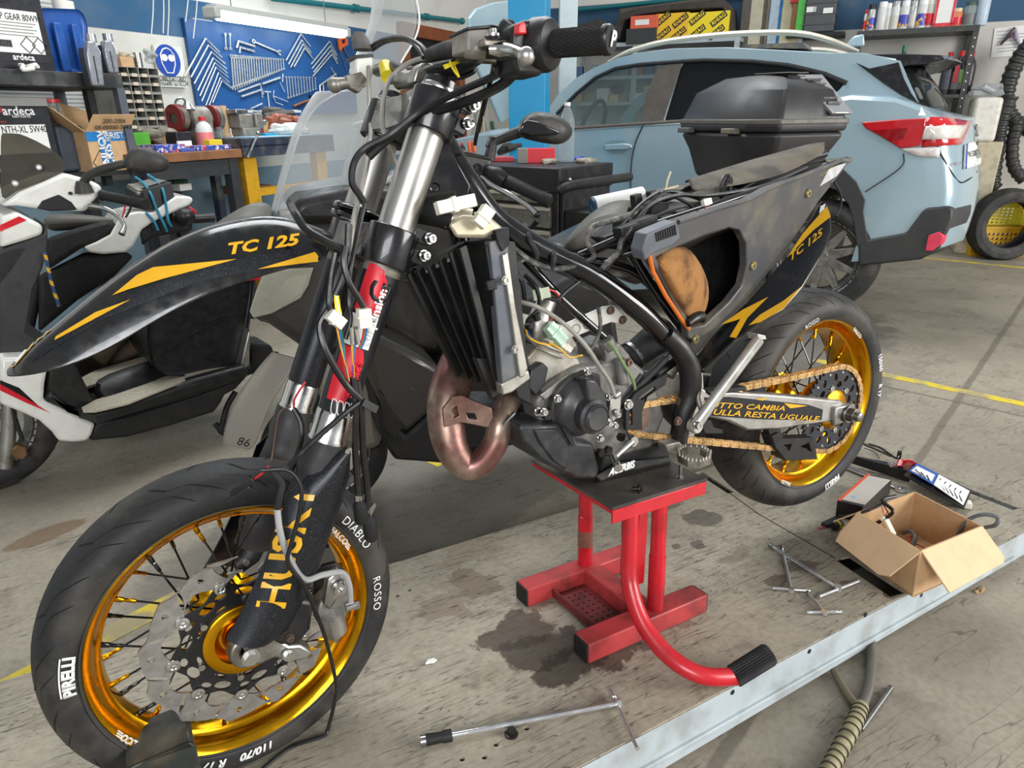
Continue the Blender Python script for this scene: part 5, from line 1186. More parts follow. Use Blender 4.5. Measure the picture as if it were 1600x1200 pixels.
m=MB(); o=deck(1512,788,.012); m.box(o,(.03,.02,.02),Matrix.Rotation(.6,3,'Z')); obj('connector',m,NYL,tu,bev=.002)
# spanner
sp=thing('combination_spanner','large chrome spanner on the deck behind the cardboard box','spanner',L)
A,B=deck(1316,728,.008),deck(1402,762,.008); obj('shaft',MB().bar(A,B,.018,.006),CHR,sp,bev=.002); obj('ring_end',MB().lathe([(.010,-.005),(.018,-.005),(.018,.005),(.010,.005)],B+(B-A).normalized()*.012,(0,0,1),20),CHR,sp)
# ---------------------------------------------------------------- on the floor, by the lift
fc=thing('wrapped_cable','grey cable wrapped in tan tape coming out from under the lift','cable',W)
F_=lambda x,y,z=0.: W.Z(x,y,FZ+z)
obj('cable',MB().tube([F_(1358,975,.02),F_(1362,1030,.014),F_(1357,1075,.012),F_(1346,1105,.012)],.0115,12,6),colr('grey_sheath',(92,88,80),.55),fc)
obj('cable_stub',MB().tube([F_(1303,1048,.012),F_(1320,1078,.012),F_(1342,1108,.013)],[.0085,.0095,.0095],12,5),colr('olive_sheath',(104,96,76),.6),fc)
def tape():
    t=NT('tan_wrapped_tape'); return t.fin(t.mix(t.ramp(t.noise(30,4),.4,.7),(*lin((150,142,108)),1),(*lin((112,104,78)),1)),.6,0.)
P_=crv([F_(1346,1102,.016),F_(1335,1130,.018),F_(1312,1172,.02),(F_(1290,1212,.022)),F_(1255,1265,.022)],16)
obj('tape_wrap',MB().tube(P_,[.0155+.0022*(i%4)/3 for i in range(len(P_))],14),tape(),fc)
m=MB()
for i in range(4,len(P_)-1,4):
    d=(P_[i+1]-P_[i]).normalized(); m.tube([P_[i]-d*.0012,P_[i]+d*.0012],.0182,14)
obj('tape_seam',m,colr('tape_seam',(60,54,40),.7),fc)
m=MB(); m.tube([F_(1392,1074,.006),F_(1345,1140,.006)],[.006,.006],10); solo('steel_rod',m,mat('dull_rod',(120,120,118),.4,.9),'thin grey steel rod lying on the floor against the wrapped cable','rod',W)
for (x,y),l,c in (((1487,916),'crumpled dry leaf on the floor below the cardboard box',(150,120,84)),((1530,922),'second dry leaf further right of the cardboard box',(170,140,100))):
    o=F_(x,y,.003); m=MB(); m.loft([[o+V((math.cos(t*.79)*.022*s,math.sin(t*.79)*.011*s,.004*math.sin(t*2+s))) for t in range(8)] for s in (1,.5,.1)],cap=False); solo('dry_leaf',m,colr('leaf_%d'%x,c,.8),l,'leaf',W,solid=.001)
# ---------------------------------------------------------------- white scooter, far left
def pan(fr,name,pts,y0,y1,m_,par,bev=.006,k=0,**kw):
    return obj(name,plate(fr,pts,y0,y1,k=k),m_,par,bev=bev,**kw)
def skin(fr,name,rowsL,rowsR,yl,yr,bulge,m_,par,n=7,axis=0,sub=1,solid=.004):
    """curved shell between two seen edges; bulges along -x in between"""
    rows=[]
    for (a,b),(c,d) in zip(rowsL,rowsR):
        A=fr.Y(a,b,yl);B=fr.Y(c,d,yr); r=[]
        for i in range(n+1):
            t=i/n; q=A.lerp(B,t); q.x-=bulge*math.sin(math.pi*t); r.append(q)
        rows.append(r)
    return obj(name,MB().loft(rows,cap=False,ring=False),m_,par,sub=sub,solid=solid,ang=60)
def blob(fr,name,loops,m_,par,sub=2,cap=True,**k):
    return obj(name,MB().loft(loops,cap=cap),m_,par,sub=sub,ang=70,**k)
SB=frame((-1.762,1.64,FZ),9)
sb=thing('scooter','white big-wheeled scooter with red stripes and diamond-plate footboard','scooter',SB)
pan(SB,'footboard_moulding',[(70,625),(78,610),(110,640),(140,648),(200,634),(300,594),(380,572),(389,575),(388,590),(300,622),(200,651),(147,664)],.0,.06,BLK,sb,.012)
pan(SB,'side_skirt',[(147,662),(200,650),(300,621),(388,588),(369,609),(352,618),(346,630),(335,645),(270,665),(200,684),(140,690)],.015,.35,BLKM,sb,.012)
pan(SB,'lower_cowl',[(0,560),(78,556),(70,600),(68,626),(150,662),(144,680),(137,690),(115,692),(92,690),(82,676),(62,658),(34,645),(0,632)],.0,.3,WHT,sb,.012)
m=MB(); m.prism(px(SB,[(0,600),(40,622),(78,645),(40,629),(0,610)],-.002),(0,.003,0)); obj('red_stripe',m,colr('stripe_red',(206,24,40),.3),sb)
m=MB(); m.prism(px(SB,[(0,594),(30,606),(60,634),(40,626),(0,602)],-.001),(0,.002,0)); obj('black_stripe',m,BLKG,sb)
pan(SB,'inner_leg_panel',[(78,557),(108,548),(147,628),(128,644),(72,624)],.02,.34,BLK,sb,.01)
def tread(n):
    t=NT(n); v=t.n('ShaderNodeTexVoronoi'); v.inputs['Scale'].default_value=85; t.put(v.inputs['Vector'],t.co((1,2,1),(0,0,.8))); t.bump(v.outputs['Distance'],.7,.003)
    return t.fin((*lin((206,198,178)),1),.4,.55)
TRD=tread('diamond_plate')
m=MB(); zt_=.305
tp=[SB.Z(a,b,zt_) for a,b in ((130,644),(128,638),(150,626),(200,609),(269,586),(375,571),(385,574),(330,586),(287,597),(200,632),(150,644))]
m.prism([p+V((0,0,.004)) for p in tp],(0,0,-.006)); obj('tread_plate',m,TRD,sb)
m=MB(); m.prism([SB.Z(a,b,.33) for a,b in ((123,592),(150,578),(228,556),(232,569),(160,596),(134,604))],(0,0,-.01)); obj('far_tread_plate',m,TRD,sb)
m=MB(); lo=[]
for a,b,c,d in ((134,604,150,628),(200,582,210,606),(260,562,272,586)):
    A=SB.Z(a,b,.33);B=SB.Z(c,d,.31); lo.append([A,A.lerp(B,.3)+V((0,0,.05)),A.lerp(B,.7)+V((0,0,.05)),B,B-V((0,0,.05)),A-V((0,0,.05))])
obj('centre_tunnel',m.loft(lo),BLK,sb,sub=1,ang=60)
m=MB(); m.prism([SB.Z(a,b,.297) for a,b in ((75,626),(110,545),(390,540),(392,574),(150,650))],(0,0,-.03)); obj('footboard_floor',m,BLKM,sb)
# body under the seat
A=[(232,490),(262,470),(305,448),(345,434),(400,425),(396,470),(388,520),(384,578),(330,589),(262,589),(237,572),(230,530)]
blob(SB,'under_seat_body',[px(SB,A,.10),px(SB,A,.06)and[p+V((0,.0,0)) for p in px(SB,A,.06)],[p+V((.0,.45,0)) for p in px(SB,A,.06)]],BLK,sb,sub=0,bev=.02)
m=MB(); m.prism(px(SB,[(342,433),(400,425),(432,424),(425,434),(380,440)],.055),(0,.004,0)); obj('red_stripe',m,colr('stripe_red',(0,0,0)),sb)
m=MB(); m.tube([SB.Y(a,b,.052) for a,b in ((240,474),(300,452),(345,442),(400,432))],.005,8,4); m.tube([SB.Y(a,b,.055) for a,b in ((240,560),(300,520),(345,498),(378,495))],.003,8,4); obj('body_crease',m,BLKG,sb)
SEAT=mat('grey_seat_vinyl',(92,90,84),.55,dirt=.1,ds=6,bump=.05,bs=200)
def rowsq(fr,rows): return [[fr.Y(a,b,y) for a,b,y in r] for r in rows]
blob(SB,'seat',rowsq(SB,[[(300,402,.1),(310,370,.12),(312,362,.25),(318,372,.38),(320,400,.42)],[(335,400,.06),(345,345,.10),(350,338,.25),(356,350,.4),(350,395,.44)],[(380,400,.05),(388,318,.08),(395,308,.25),(400,318,.42),(390,390,.46)],[(430,400,.05),(430,332,.08),(432,316,.25),(436,320,.42),(430,390,.46)]]),SEAT,sb,sub=2)
blob(SB,'pillion_seat',rowsq(SB,[[(425,400,.06),(424,330,.08),(426,308,.25),(430,310,.42),(430,390,.46)],[(480,400,.06),(480,316,.08),(484,300,.25),(490,304,.42),(480,390,.46)],[(560,400,.06),(560,320,.08),(566,305,.25),(570,310,.42),(560,390,.46)]]),mat('pale_grey_seat',(128,128,126),.5,dirt=.08),sb,sub=2)
pan(SB,'silver_side_cover',[(388,520),(392,514),(390,570),(384,578),(376,572)],.04,.1,ALU,sb,.006)
pan(SB,'engine_cover',[(390,545),(400,538),(425,540),(432,560),(428,585),(400,590),(388,575)],.12,.3,BLKM,sb,.012)
ftb=lambda nm,pts,r,m_,par=sb,fr=SB,k=5: obj(nm,MB().tube([fr.Y(*p) for p in pts],r,10,k),m_,par)
ftb('centre_stand',[(368,612,.1),(355,635,.1),(348,660,.1),(344,672,.1),(352,678,.1)],.012,BLKM); ftb('centre_stand',[(345,672,.1),(336,662,.12)],.012,BLKM)
m=MB(); m.bar(SB.Y(100,575,.5),SB.Y(240,500,.5),.25,.14); obj('engine_block',m,mat('rusty_engine',(84,68,54),.7,.3,dirt=.35,dc=(40,34,30)),sb,bev=.03)
ftb('rusty_pipe',[(150,560,.35),(190,515,.35),(240,500,.38)],.045,mat('rusty_engine',(0,0,0)))
# front: leg shield, wheel
pan(SB,'leg_shield',[(0,388),(0,340),(27,332),(67,352),(67,367),(40,376)],.06,.4,WHT,sb,.012)
m=MB(); m.prism(px(SB,[(0,352),(30,338),(42,344),(0,362)],.057),(0,.003,0)); obj('red_stripe',m,colr('stripe_red',(0,0,0)),sb)
pan(SB,'inner_shield',[(0,390),(40,376),(68,366),(74,352),(75,385),(66,420),(52,452),(40,520),(100,560),(70,600),(0,560)],.075,.4,mat('dark_grey_plastic',(52,53,54),.45,dirt=.15),sb,.012)
m=MB(); m.prism(px(SB,[(0,398),(20,390),(38,388),(18,420),(0,442)],.072),(0,.003,0)); obj('grille_mesh',m,BLKM,sb)
def smallwheel(fr,par,c,R,wd,m_rim,nm='front_wheel',spokes=5):
    c=V(c); ax=V((0,-1,0))
    rim=obj(nm,MB().lathe([(R*.66,wd*.4),(R*.68,wd*.42),(R*.62,wd*.3),(R*.58,0),(R*.62,-wd*.3),(R*.68,-wd*.42),(R*.64,-wd*.4),(R*.55,0),(R*.64,wd*.38)],c,ax,40),m_rim,par)
    obj('tyre',MB().lathe([(R*.66,wd*.40),(R*.74,wd*.48),(R*.86,wd*.5),(R*.95,wd*.38),(R*.99,wd*.2),(R,0),(R*.99,-wd*.2),(R*.95,-wd*.38),(R*.86,-wd*.5),(R*.74,-wd*.48),(R*.66,-wd*.4)],c,ax,48),TYR,rim,ang=60)
    m=MB(); m.lathe([(0,wd*.3),(R*.16,wd*.3),(R*.17,wd*.2),(R*.17,-wd*.2),(0,-wd*.2)],c,ax,20)
    for i in range(spokes):
        a=2*math.pi*i/spokes+.3; d=V((math.cos(a),0,math.sin(a))); t=V((-d.z,0,d.x))
        m.loft([[c+d*R*.12+t*R*.1+V((0,s*wd*.2,0)) for s in (-1,1)]+[c+d*R*.12-t*R*.1+V((0,s*wd*.2,0)) for s in (1,-1)],[c+d*R*.6+t*R*.05+V((0,s*wd*.22,0)) for s in (-1,1)]+[c+d*R*.6-t*R*.05+V((0,s*wd*.22,0)) for s in (1,-1)]])
    obj('wheel_spokes',m,m_rim,rim,bev=.003); return rim
cw=SB.Y(-36,676,.2); smallwheel(SB,sb,(cw.x,.2,.262),.262,.10,ALU)
ftb('fork_leg',[(15,610,.12),(13,680,.12),(8,730,.12)],.024,ALU); m=MB(); m.prism(px(SB,[(14,705),(26,695),(42,700),(44,712),(36,720),(20,715)],.10),(0,.04,0)); obj('brake_caliper',m,mat('rusty_caliper',(128,98,70),.5,.5,dirt=.3),sb,bev=.006)
m=MB(); [m.cyl(SB.Y(a,b,.098),SB.Y(a,b,.09),.008,n=10) for a,b in ((40,691),(42,720))]; m.tube([SB.Y(14,590,.1),SB.Y(20,640,.1),SB.Y(36,690,.1)],.007,8,4); obj('brake_fittings',m,BLKM,sb)
# handlebar cover, screen, mirror, grip, lever
blob(SB,'handlebar_cover',[px(SB,q,y) for q,y in (([(0,322),(30,300),(100,270),(126,277),(146,284),(160,292),(156,304),(139,320),(136,330),(118,330),(60,326),(25,321)],.10),([(0,322),(30,300),(100,270),(126,277),(146,284),(160,292),(156,304),(139,320),(136,330),(118,330),(60,326),(25,321)],.14))]+[[p+V((-.02,.30,.0)) for p in px(SB,[(0,318),(30,300),(100,275),(126,280),(146,286),(155,293),(150,303),(139,316),(136,324),(118,324),(60,322),(25,318)],.14)]],WHT,sb,sub=0,bev=.018)
m=MB(); m.prism(px(SB,[(58,326),(66,314),(92,304),(112,316),(121,328),(80,330)],.095),(0,.01,0)); obj('cover_grille',m,BLKM,sb,bev=.004)
m=MB(); c=SB.Y(110,302,.098); m.cyl(c,c+V((0,-.004,0)),.006,n=14); obj('cover_hole',m,BLKM,sb)
def tint():
    return glass('smoked_screen',(150,146,136),.2,.06)
skin(SB,'smoked_screen',[(0,316),(0,280),(0,240),(0,206)],[(102,268),(106,256),(82,231),(30,209)],.2,.12,.0,tint(),sb,solid=.004)
for q in ((60,261),(23,286)):
    m=MB(); c=SB.Y(*q,.14); m.lathe([(0,.004),(.005,.004),(.008,.003),(.010,0)],c+V((0,-.008,0)),V((-.3,-1,.2)),16); obj('screen_screw',m,CHR,sb)
MIR=mat('black_mirror_shell',(44,43,41),.5,dirt=.15,dc=(70,66,60))
blob(SB,'mirror_head',[[SB.Y(180+(x-180)*1,y,d) for x,y in pts] for pts,d in (([(196,268),(200,240),(217,228),(245,238),(262,254),(260,264),(240,269)],-.03),([(184,270),(196,232),(217,225),(250,235),(270,252),(267,267),(240,273)],-.0),([(190,268),(200,240),(217,230),(246,238),(264,254),(260,265),(240,269)],.05))],MIR,sb,sub=2)
ftb('mirror_stem',[(130,290,.1),(134,280,.09),(150,268,.06),(185,258,.02),(205,255,.01)],.014,MIR); m=MB(); m.lathe([(0,.02),(.018,.02),(.026,0),(.03,-.02)],SB.Y(130,292,.1),(0,0,1),20); obj('mirror_boot',m,MIR,sb)
ftb('grip',[(160,305,.1),(162,305.4,.095),(222,318,-.045),(227,319,-.06)],[.02,.0165,.0165,.018],RUB,k=0); ftb('brake_lever',[(140,322,.08),(162,325,.03),(182,336,-.0),(194,352,-.03),(190,366,-.05)],[.010,.009,.008,.007,.011],ALUP)
ftb('red_cable',[(196,318,.2),(194,330,.2),(190,342,.2)],.003,WR); ftb('black_cable',[(206,318,.2),(202,330,.2),(196,340,.2)],.004,HOSE)
# bungee strap hanging by the leg shield
m=MB(); pts=[SB.Y(70,394,.05),SB.Y(80,440,.05),SB.Y(92,478,.06)]; m.tube(pts,.0055,8,5); pass
BUN=NT('blue_yellow_cord'); wv=BUN.n('ShaderNodeTexWave'); wv.inputs['Scale'].default_value=9; BUN.put(wv.inputs['Vector'],BUN.co((1,1,1),(0,.9,0))); BUN.fin(BUN.mix(BUN.ramp(wv.outputs['Fac'],.6,.7),(*lin((40,66,110)),1),(*lin((206,160,50)),1)),.7,0.)
solo('bungee_cord',m,BUN.m,'blue and yellow elastic cord hanging from the white scooter','cord',SB)
# ---------------------------------------------------------------- second bike behind it, tail with a battery strapped on
SA=frame((-1.9,2.55,FZ),9)
sa=thing('motorbike','white-tailed motorbike with grey seat parked behind the white scooter','motorbike',SA)
blob(SA,'seat',rowsq(SA,[[(58,332,0),(60,336,.1),(75,360,.12),(70,372,.05),(62,350,-.05)],[(110,330,-.05),(112,334,.1),(140,350,.14),(120,360,.02),(105,350,-.08)],[(182,338,-.05),(186,342,.05),(190,346,.1),(185,352,.0),(178,348,-.06)]]),SEAT,sa,sub=2)
blob(SA,'side_body',[px(SA,[(72,372),(120,356),(170,343),(184,350),(178,362),(150,380),(130,386),(75,422),(72,400)],-.1),px(SA,[(72,372),(120,356),(170,343),(184,350),(178,362),(150,380),(130,386),(75,422),(72,400)],.15)],BLKM,sa,sub=0,bev=.02)
blob(SA,'lower_body',[px(SA,[(60,430),(130,395),(185,388),(210,400),(180,430),(120,470),(60,520)],y) for y in (-.05,.15)],BLKM,sa,sub=0,bev=.02)
TW=[(130,386),(150,378),(172,366),(182,348),(190,336),(215,330),(238,332),(260,316),(275,306),(298,307),(302,313),(296,320),(270,332),(240,346),(222,358),(208,384),(196,394),(160,397),(138,394)]
blob(SA,'tail_fairing',[px(SA,TW,-.12),px(SA,TW,-.08),[p+V((0,.26,0)) for p in px(SA,TW,-.08)]],WHT,sa,sub=0,bev=.02)
m=MB(); m.loft([px(SA,[(278,330),(296,322),(308,330),(306,338),(290,338)],y) for y in (-.08,.12)]); obj('tail_lamp',m,colr('red_lens',(0,0,0)),sa,bev=.006)
m=MB(); c=SA.Y(289,338,-.12); m.ball(c,(.045,.04,.04)); m.tube([SA.Y(268,336,-.1),SA.Y(296,342,-.1),SA.Y(334,340,-.1)],.022,14,3); obj('indicator',m,BLK,sa)
m=MB(); m.loft([px(SA,[(218,360),(240,346),(268,334),(300,345),(300,360),(240,370),(222,384)],y) for y in (-.1,.1)]); obj('undertail',m,BLKM,sa,bev=.01)
m=MB(); m.tube([SA.Y(60,430,0),SA.Y(40,520,0)],.03,10); cw2=(.05,.02,.27); obj('frame_tube',m,BLKM,sa); smallwheel(SA,sa,(SA.Y(250,500,0).x,.02,.27),.27,.12,ALU,'rear_wheel')
bt=thing('battery','black vehicle battery strapped on the white tail with blue cords','battery',SA)
a,b,c_=SA.Y(202,290,-.1),SA.Y(228,318,-.1),None
BT=[SA.Y(q[0],q[1],-.09) for q in ((205,282),(222,328),(275,312),(262,276))]
f1=px(SA,[(222,298),(268,284),(275,318),(228,330)],-.11)
obj('battery_case',MB().loft([f1,[p+V((-.04,.16,.01)) for p in f1]]),BLK,bt,bev=.004)
o=[p+V((0,0,.003)) for p in (f1[0].lerp(f1[1],.1)+V((-.008,.03,.002)),f1[0].lerp(f1[1],.95)+V((-.008,.03,.002)),f1[0].lerp(f1[1],.95)+V((-.036,.14,.01)),f1[0].lerp(f1[1],.1)+V((-.036,.14,.01)))]
obj('battery_label',MB().prism(o,V((0,0,.001))),colr('grey_label',(120,120,116),.5),bt)
m=MB(); m.ball(SA.Y(216,302,-.11),.01); m.bar(SA.Y(202,290,-.06),SA.Y(220,300,-.11),.03,.02); obj('terminal',m,ALUD,bt,bev=.003)
BLU=colr('blue_cord',(40,130,160),.6)
for i,(pts,l) in enumerate((([(212,277,.06),(226,288,-.06),(236,304,-.118),(244,325,-.12),(257,352,-.13),(261,362,-.12)],'blue elastic cord over the left half of the battery'),([(231,273,.06),(246,284,-.05),(255,298,-.118),(260,325,-.12),(263,345,-.13),(268,354,-.12)],'blue elastic cord over the right half of the battery'),([(228,332,-.12),(240,345,-.13),(247,360,-.13)],'short blue elastic cord below the battery'))):
    solo('elastic_cord',MB().tube([SA.Y(*p) for p in pts],.006,8,5),BLU,l,'cord',SA,'blue cords round the battery')
# ---------------------------------------------------------------- dark grey touring scooter with top box
SC=frame((-1.28,1.07,FZ),-10.3)
s3=thing('scooter','dark grey touring scooter with tall clear windscreens and a mirror','scooter',SC)
GRY=mat('metallic_grey_panel',(150,143,133),.32,.25,dirt=.08,ds=5,coat=.4); DGR=mat('satin_dark_panel',(58,56,54),.35,.2,dirt=.1,ds=5,coat=.3)
smallwheel(SC,s3,(.24,0,.21),.21,.10,ALU)
FD=[((357,695),.03),((358,672),.055),((376,625),.065),((405,585),.065),((440,548),.06)]
rows=[]
for (q,w_),(q2) in zip(FD,((396,706),(408,668),(424,628),(448,592),(470,560))):
    A=SC.Y(*q,.07);B=SC.Y(*q2,-.07); r=[]
    for i in range(9):
        t=i/8; p=A.lerp(B,t); p=p+V((-.05*math.sin(math.pi*t),0,.02*math.sin(math.pi*t))); r.append(p)
    rows.append(r)
fd=obj('front_mudguard',MB().loft(rows,cap=False,ring=False),GRY,s3,sub=2,solid=.006,ang=60)
bvf,_=bvh_of(fd)
wtext('86',bvf,SC,(380,691),12,19,DLET,fd,'mudguard_lettering',shear=.2,sx=1.1)
# nose, lamp
NO=[(408,425),(436,380),(470,330),(560,320),(600,380),(620,440),(600,520),(520,560),(470,540),(420,505),(392,498)]
blob(SC,'nose_cowl',[px(SC,NO,-.12),px(SC,NO,.15)],DGR,s3,sub=0,bev=.03)
LP=[(390,487),(400,455),(412,427),(450,420),(490,418),(482,446),(470,466),(425,490),(396,497)]
m=MB(); m.loft([px(SC,LP,-.135),px(SC,LP,-.1)]); obj('headlamp_housing',m,colr('lamp_reflector',(170,166,156),.25,metal=.6),s3,bev=.004)
m=MB(); m.prism(px(SC,[(422,470),(452,436),(482,428),(470,458),(432,484)],-.138),(0,.004,0)); obj('lamp_reflector',m,mat('chrome',(0,0,0)),s3)
m=MB(); m.prism(px(SC,LP,-.15),(0,.006,0)); obj('headlamp_lens',m,glass('lamp_glass',(236,236,228),.16,.04),s3,bev=.003)
pan(SC,'leg_shield',[(560,520),(597,527),(640,548),(692,578),(690,620),(668,650),(634,680),(604,650),(586,614)],-.31,-.1,DGR,s3,.02)
pan(SC,'belly_panel',[(584,610),(604,650),(634,682),(692,628),(706,700),(700,726),(650,722),(618,720),(598,690)],-.29,-.05,BLKM,s3,.02)
pan(SC,'lower_cowl',[(505,560),(560,540),(590,612),(600,700),(560,712),(520,690),(500,620)],-.1,.2,GRY,s3,.03)
pan(SC,'black_vent',[(592,610),(606,630),(630,665),(618,690),(600,668)],-.315,-.3,BLKM,s3,.003)
pan(SC,'footboard_body',[(690,600),(800,480),(900,430),(960,450),(980,600),(860,690),(720,715)],-.2,.2,BLKM,s3,.03)
pan(SC,'fairing',[(455,335),(560,300),(700,250),(745,300),(740,420),(690,560),(600,540),(560,420)],-.05,.2,DGR,s3,.03)
pan(SC,'dash_panel',[(448,330),(470,310),(560,290),(640,300),(650,345),(560,350),(470,352)],-.2,.2,BLK,s3,.03)
# seat and rear
blob(SC,'seat',rowsq(SC,[[(872,400,-.16),(876,380,-.13),(882,372,0),(886,376,.13),(880,396,.16)],[(905,400,-.18),(914,340,-.15),(926,326,0),(934,330,.15),(920,394,.18)],[(940,400,-.18),(946,322,-.16),(958,308,0),(966,310,.16),(955,394,.18)],[(1000,400,-.16),(1000,322,-.14),(1010,312,0),(1016,314,.14),(1010,390,.16)]]),SEAT,s3,sub=2)
blob(SC,'pillion_seat',rowsq(SC,[[(985,340,-.16),(985,312,-.14),(996,300,0),(1004,302,.14),(1000,330,.16)],[(1040,340,-.16),(1042,296,-.14),(1056,284,0),(1064,286,.14),(1056,330,.16)],[(1130,340,-.15),(1130,292,-.12),(1140,282,0),(1146,284,.12),(1140,330,.14)]]),SEAT,s3,sub=2)
pan(SC,'rear_body',[(900,400),(1000,350),(1150,300),(1180,320),(1150,380),(1000,450)],-.16,.16,DGR,s3,.03)
rwx=SC.Y(1130,450,0).x; smallwheel(SC,s3,(rwx,0,.27),.27,.14,ALU,'rear_wheel')
m=MB(); m.bar((.2,0,.45),(rwx,0,.32),.14,.16); obj('frame_spine',m,BLKM,s3,bev=.02)
# screens
CLR=glass('clear_screen',(238,240,240),.24,.06)
skin(SC,'windscreen',[(432,332),(444,285),(456,245),(466,215),(480,186),(500,162),(530,145)],[(555,325),(566,282),(576,240),(584,210),(590,180),(588,158),(575,140)],.19,-.12,.10,CLR,s3,sub=1)
skin(SC,'screen_flare',[(532,325),(545,280),(556,240),(566,200)],[(590,318),(600,270),(606,225),(604,180)],.0,-.2,.06,CLR,s3,sub=1)
skin(SC,'tall_windscreen',[(560,118),(575,80),(590,45),(600,10),(606,-25)],[(618,112),(632,88),(650,56),(655,25),(645,-25)],.22,-.05,.08,CLR,s3,sub=1)
ftc=lambda nm,pts,r,m_,k=5: obj(nm,MB().tube([SC.Y(*p) for p in pts],r,12,k),m_,s3)
for nm,pts in (('windscreen_edge',[(432,332,.19),(444,285,.19),(456,245,.19),(466,215,.19),(480,186,.19),(500,162,.19),(530,145,.19),(555,139,.05)]),('tall_screen_edge',[(618,112,-.05),(632,88,-.05),(650,56,-.05),(655,25,-.05),(645,-25,-.05)])):
    ftc(nm,pts,.003,colr('screen_edge',(220,224,222),.3))
# handlebar controls
m=MB(); m.loft([px(SC,[(716,262),(722,240),(768,250),(762,278),(748,284)],y) for y in (-.30,-.22)]); mc=obj('master_cylinder',m,mat('grey_reservoir',(84,84,82),.4,.3,dirt=.1),s3,bev=.005)
m=MB(); m.prism(px(SC,[(720,243),(728,236),(770,246),(766,253)],-.30),(0,.09,0)); obj('reservoir_lid',m,BLK,mc,bev=.003); m=MB(); c=SC.Y(747,262,-.302); m.lathe([(.0,.001),(.006,.001),(.007,.005),(.011,.005),(.012,0)],c,(0,-1,0),16); obj('sight_glass',m,BLK,mc)
ftc('switch_block',[(762,268,-.3),(776,274,-.33),(790,284,-.35)],[.02,.024,.02],BLK); ftc('bar_grip',[(788,281,-.34),(792,283,-.35),(845,308,-.44),(846,309,-.442),(860,316,-.46)],[.0155,.0175,.0165,.019,.0175],RUB,0)
ftc('brake_lever',[(752,278,-.30),(775,292,-.34),(800,306,-.39),(825,322,-.43),(838,334,-.45)],[.011,.010,.008,.007,.009],ALUP); m=MB(); m.ball(SC.Y(839,335,-.45),.010); obj('lever_ball',m,BLK,s3)
ftc('lever_perch',[(720,272,-.28),(745,282,-.30),(765,292,-.32)],.014,BLK); ftc('handlebar',[(762,270,-.30),(720,255,-.15),(690,250,0)],.014,BLK)
ftc('steel_fitting',[(709,258,-.26),(714,266,-.27)],.012,ALUD,0); ftc('brake_pipe',[(735,345,-.2),(738,355,-.2)],.007,RUB,0)
ftc('black_bolt_stub',[(832,355,-.3),(840,344,-.32)],.008,RUB,0)
ftc('mirror_stem',[(764,250,-.28),(768,232,-.28),(772,222,-.28),(790,214,-.28),(812,206,-.28)],[.016,.014,.012,.014,.016],MIR)
m=MB(); m.prism(px(SC,[(762,230),(768,212),(774,214),(780,222),(772,234)],-.29),(0,.03,0)); obj('stem_joint',m,BLK,s3,bev=.004)
MH=[(806,205),(812,190),(822,178),(840,173),(862,176),(884,186),(896,200),(894,214),(882,224),(868,227),(840,222),(812,216)]
cm_=(850,200)
blob(SC,'mirror_head',[[SC.Y(cm_[0]+(x-cm_[0])*k,cm_[1]+(y-cm_[1])*k,d) for x,y in MH] for k,d in ((.8,-.37),(1.,-.33),(1.,-.29),(.9,-.26))],MIR,s3,sub=2)
m=MB(); m.prism(px(SC,[(816,194),(824,187),(840,190),(878,206),(870,211),(830,212),(812,208)],-.378),(0,.012,0)); obj('mirror_indicator',m,BLKG,s3,bev=.004)
# top box
tb=thing('top_box','large black ribbed scooter top case with chrome reflector panel','top box',SC)
bx0,bl,bw=1.67,.40,.53
def rr(x0,x1,w_,z,ch=.07,yo=0.):
    return [V(p) for p in ((x0+ch,-w_/2,z),(x0,-w_/2+ch*1.2,z),(x0,w_/2-ch*1.2,z),(x0+ch,w_/2,z),(x1-ch,w_/2,z),(x1,w_/2-ch,z),(x1,-w_/2+ch,z),(x1-ch,-w_/2,z))]
z0=1.015
TBM=mat('textured_black_case',(40,40,42),.48,dirt=.1,ds=5,dc=(62,60,58)); 
obj('case_tub',MB().loft([rr(bx0+.07,bx0+bl-.07,bw-.2,z0),rr(bx0+.03,bx0+bl-.03,bw-.13,z0+.03),rr(bx0+.015,bx0+bl-.015,bw-.06,z0+.12),rr(bx0,bx0+bl,bw-.01,z0+.165),rr(bx0,bx0+bl,bw-.01,z0+.18)]),TBM,tb,bev=.012)
lid=obj('case_lid',MB().loft([rr(bx0-.002,bx0+bl+.004,bw,z0+.182),rr(bx0-.006,bx0+bl+.008,bw+.012,z0+.20),rr(bx0,bx0+bl,bw,z0+.225),rr(bx0+.03,bx0+bl-.04,bw-.06,z0+.31),rr(bx0+.10,bx0+bl-.12,bw-.20,z0+.355),rr(bx0+.16,bx0+bl-.18,bw-.3,z0+.362)]),TBM,tb,bev=.012)
obj('rim_band',MB().loft([rr(bx0-.008,bx0+bl+.01,bw+.018,z0+.205),rr(bx0-.008,bx0+bl+.01,bw+.018,z0+.222)]),mat('dusty_rim_band',(92,88,82),.5,dirt=.2),tb,bev=.004)
for y in (.14,-.12): obj('hinge',MB().box((bx0-.012,y,z0+.185),(.03,.07,.018)),GRYP,tb,bev=.004)
m=MB()
q=[V((bx0+bl-.16,-bw/2+.10,z0+.345)),V((bx0+bl-.05,-bw/2+.05,z0+.30)),V((bx0+bl-.005,-bw/2+.02,z0+.235)),V((bx0+bl-.15,-bw/2+.005,z0+.232))]
lp=[V((bx0+bl-.20,-bw/2+.115,z0+.352)),V((bx0+bl-.11,-bw/2+.10,z0+.353)),V((bx0+bl-.055,-bw/2-.004,z0+.232)),V((bx0+bl-.14,-bw/2-.006,z0+.232))]
m.prism(lp,V((.0,-.012,.006))); lou=obj('reflector_panel',m,mat('chrome',(0,0,0)),tb,bev=.002)
m=MB()
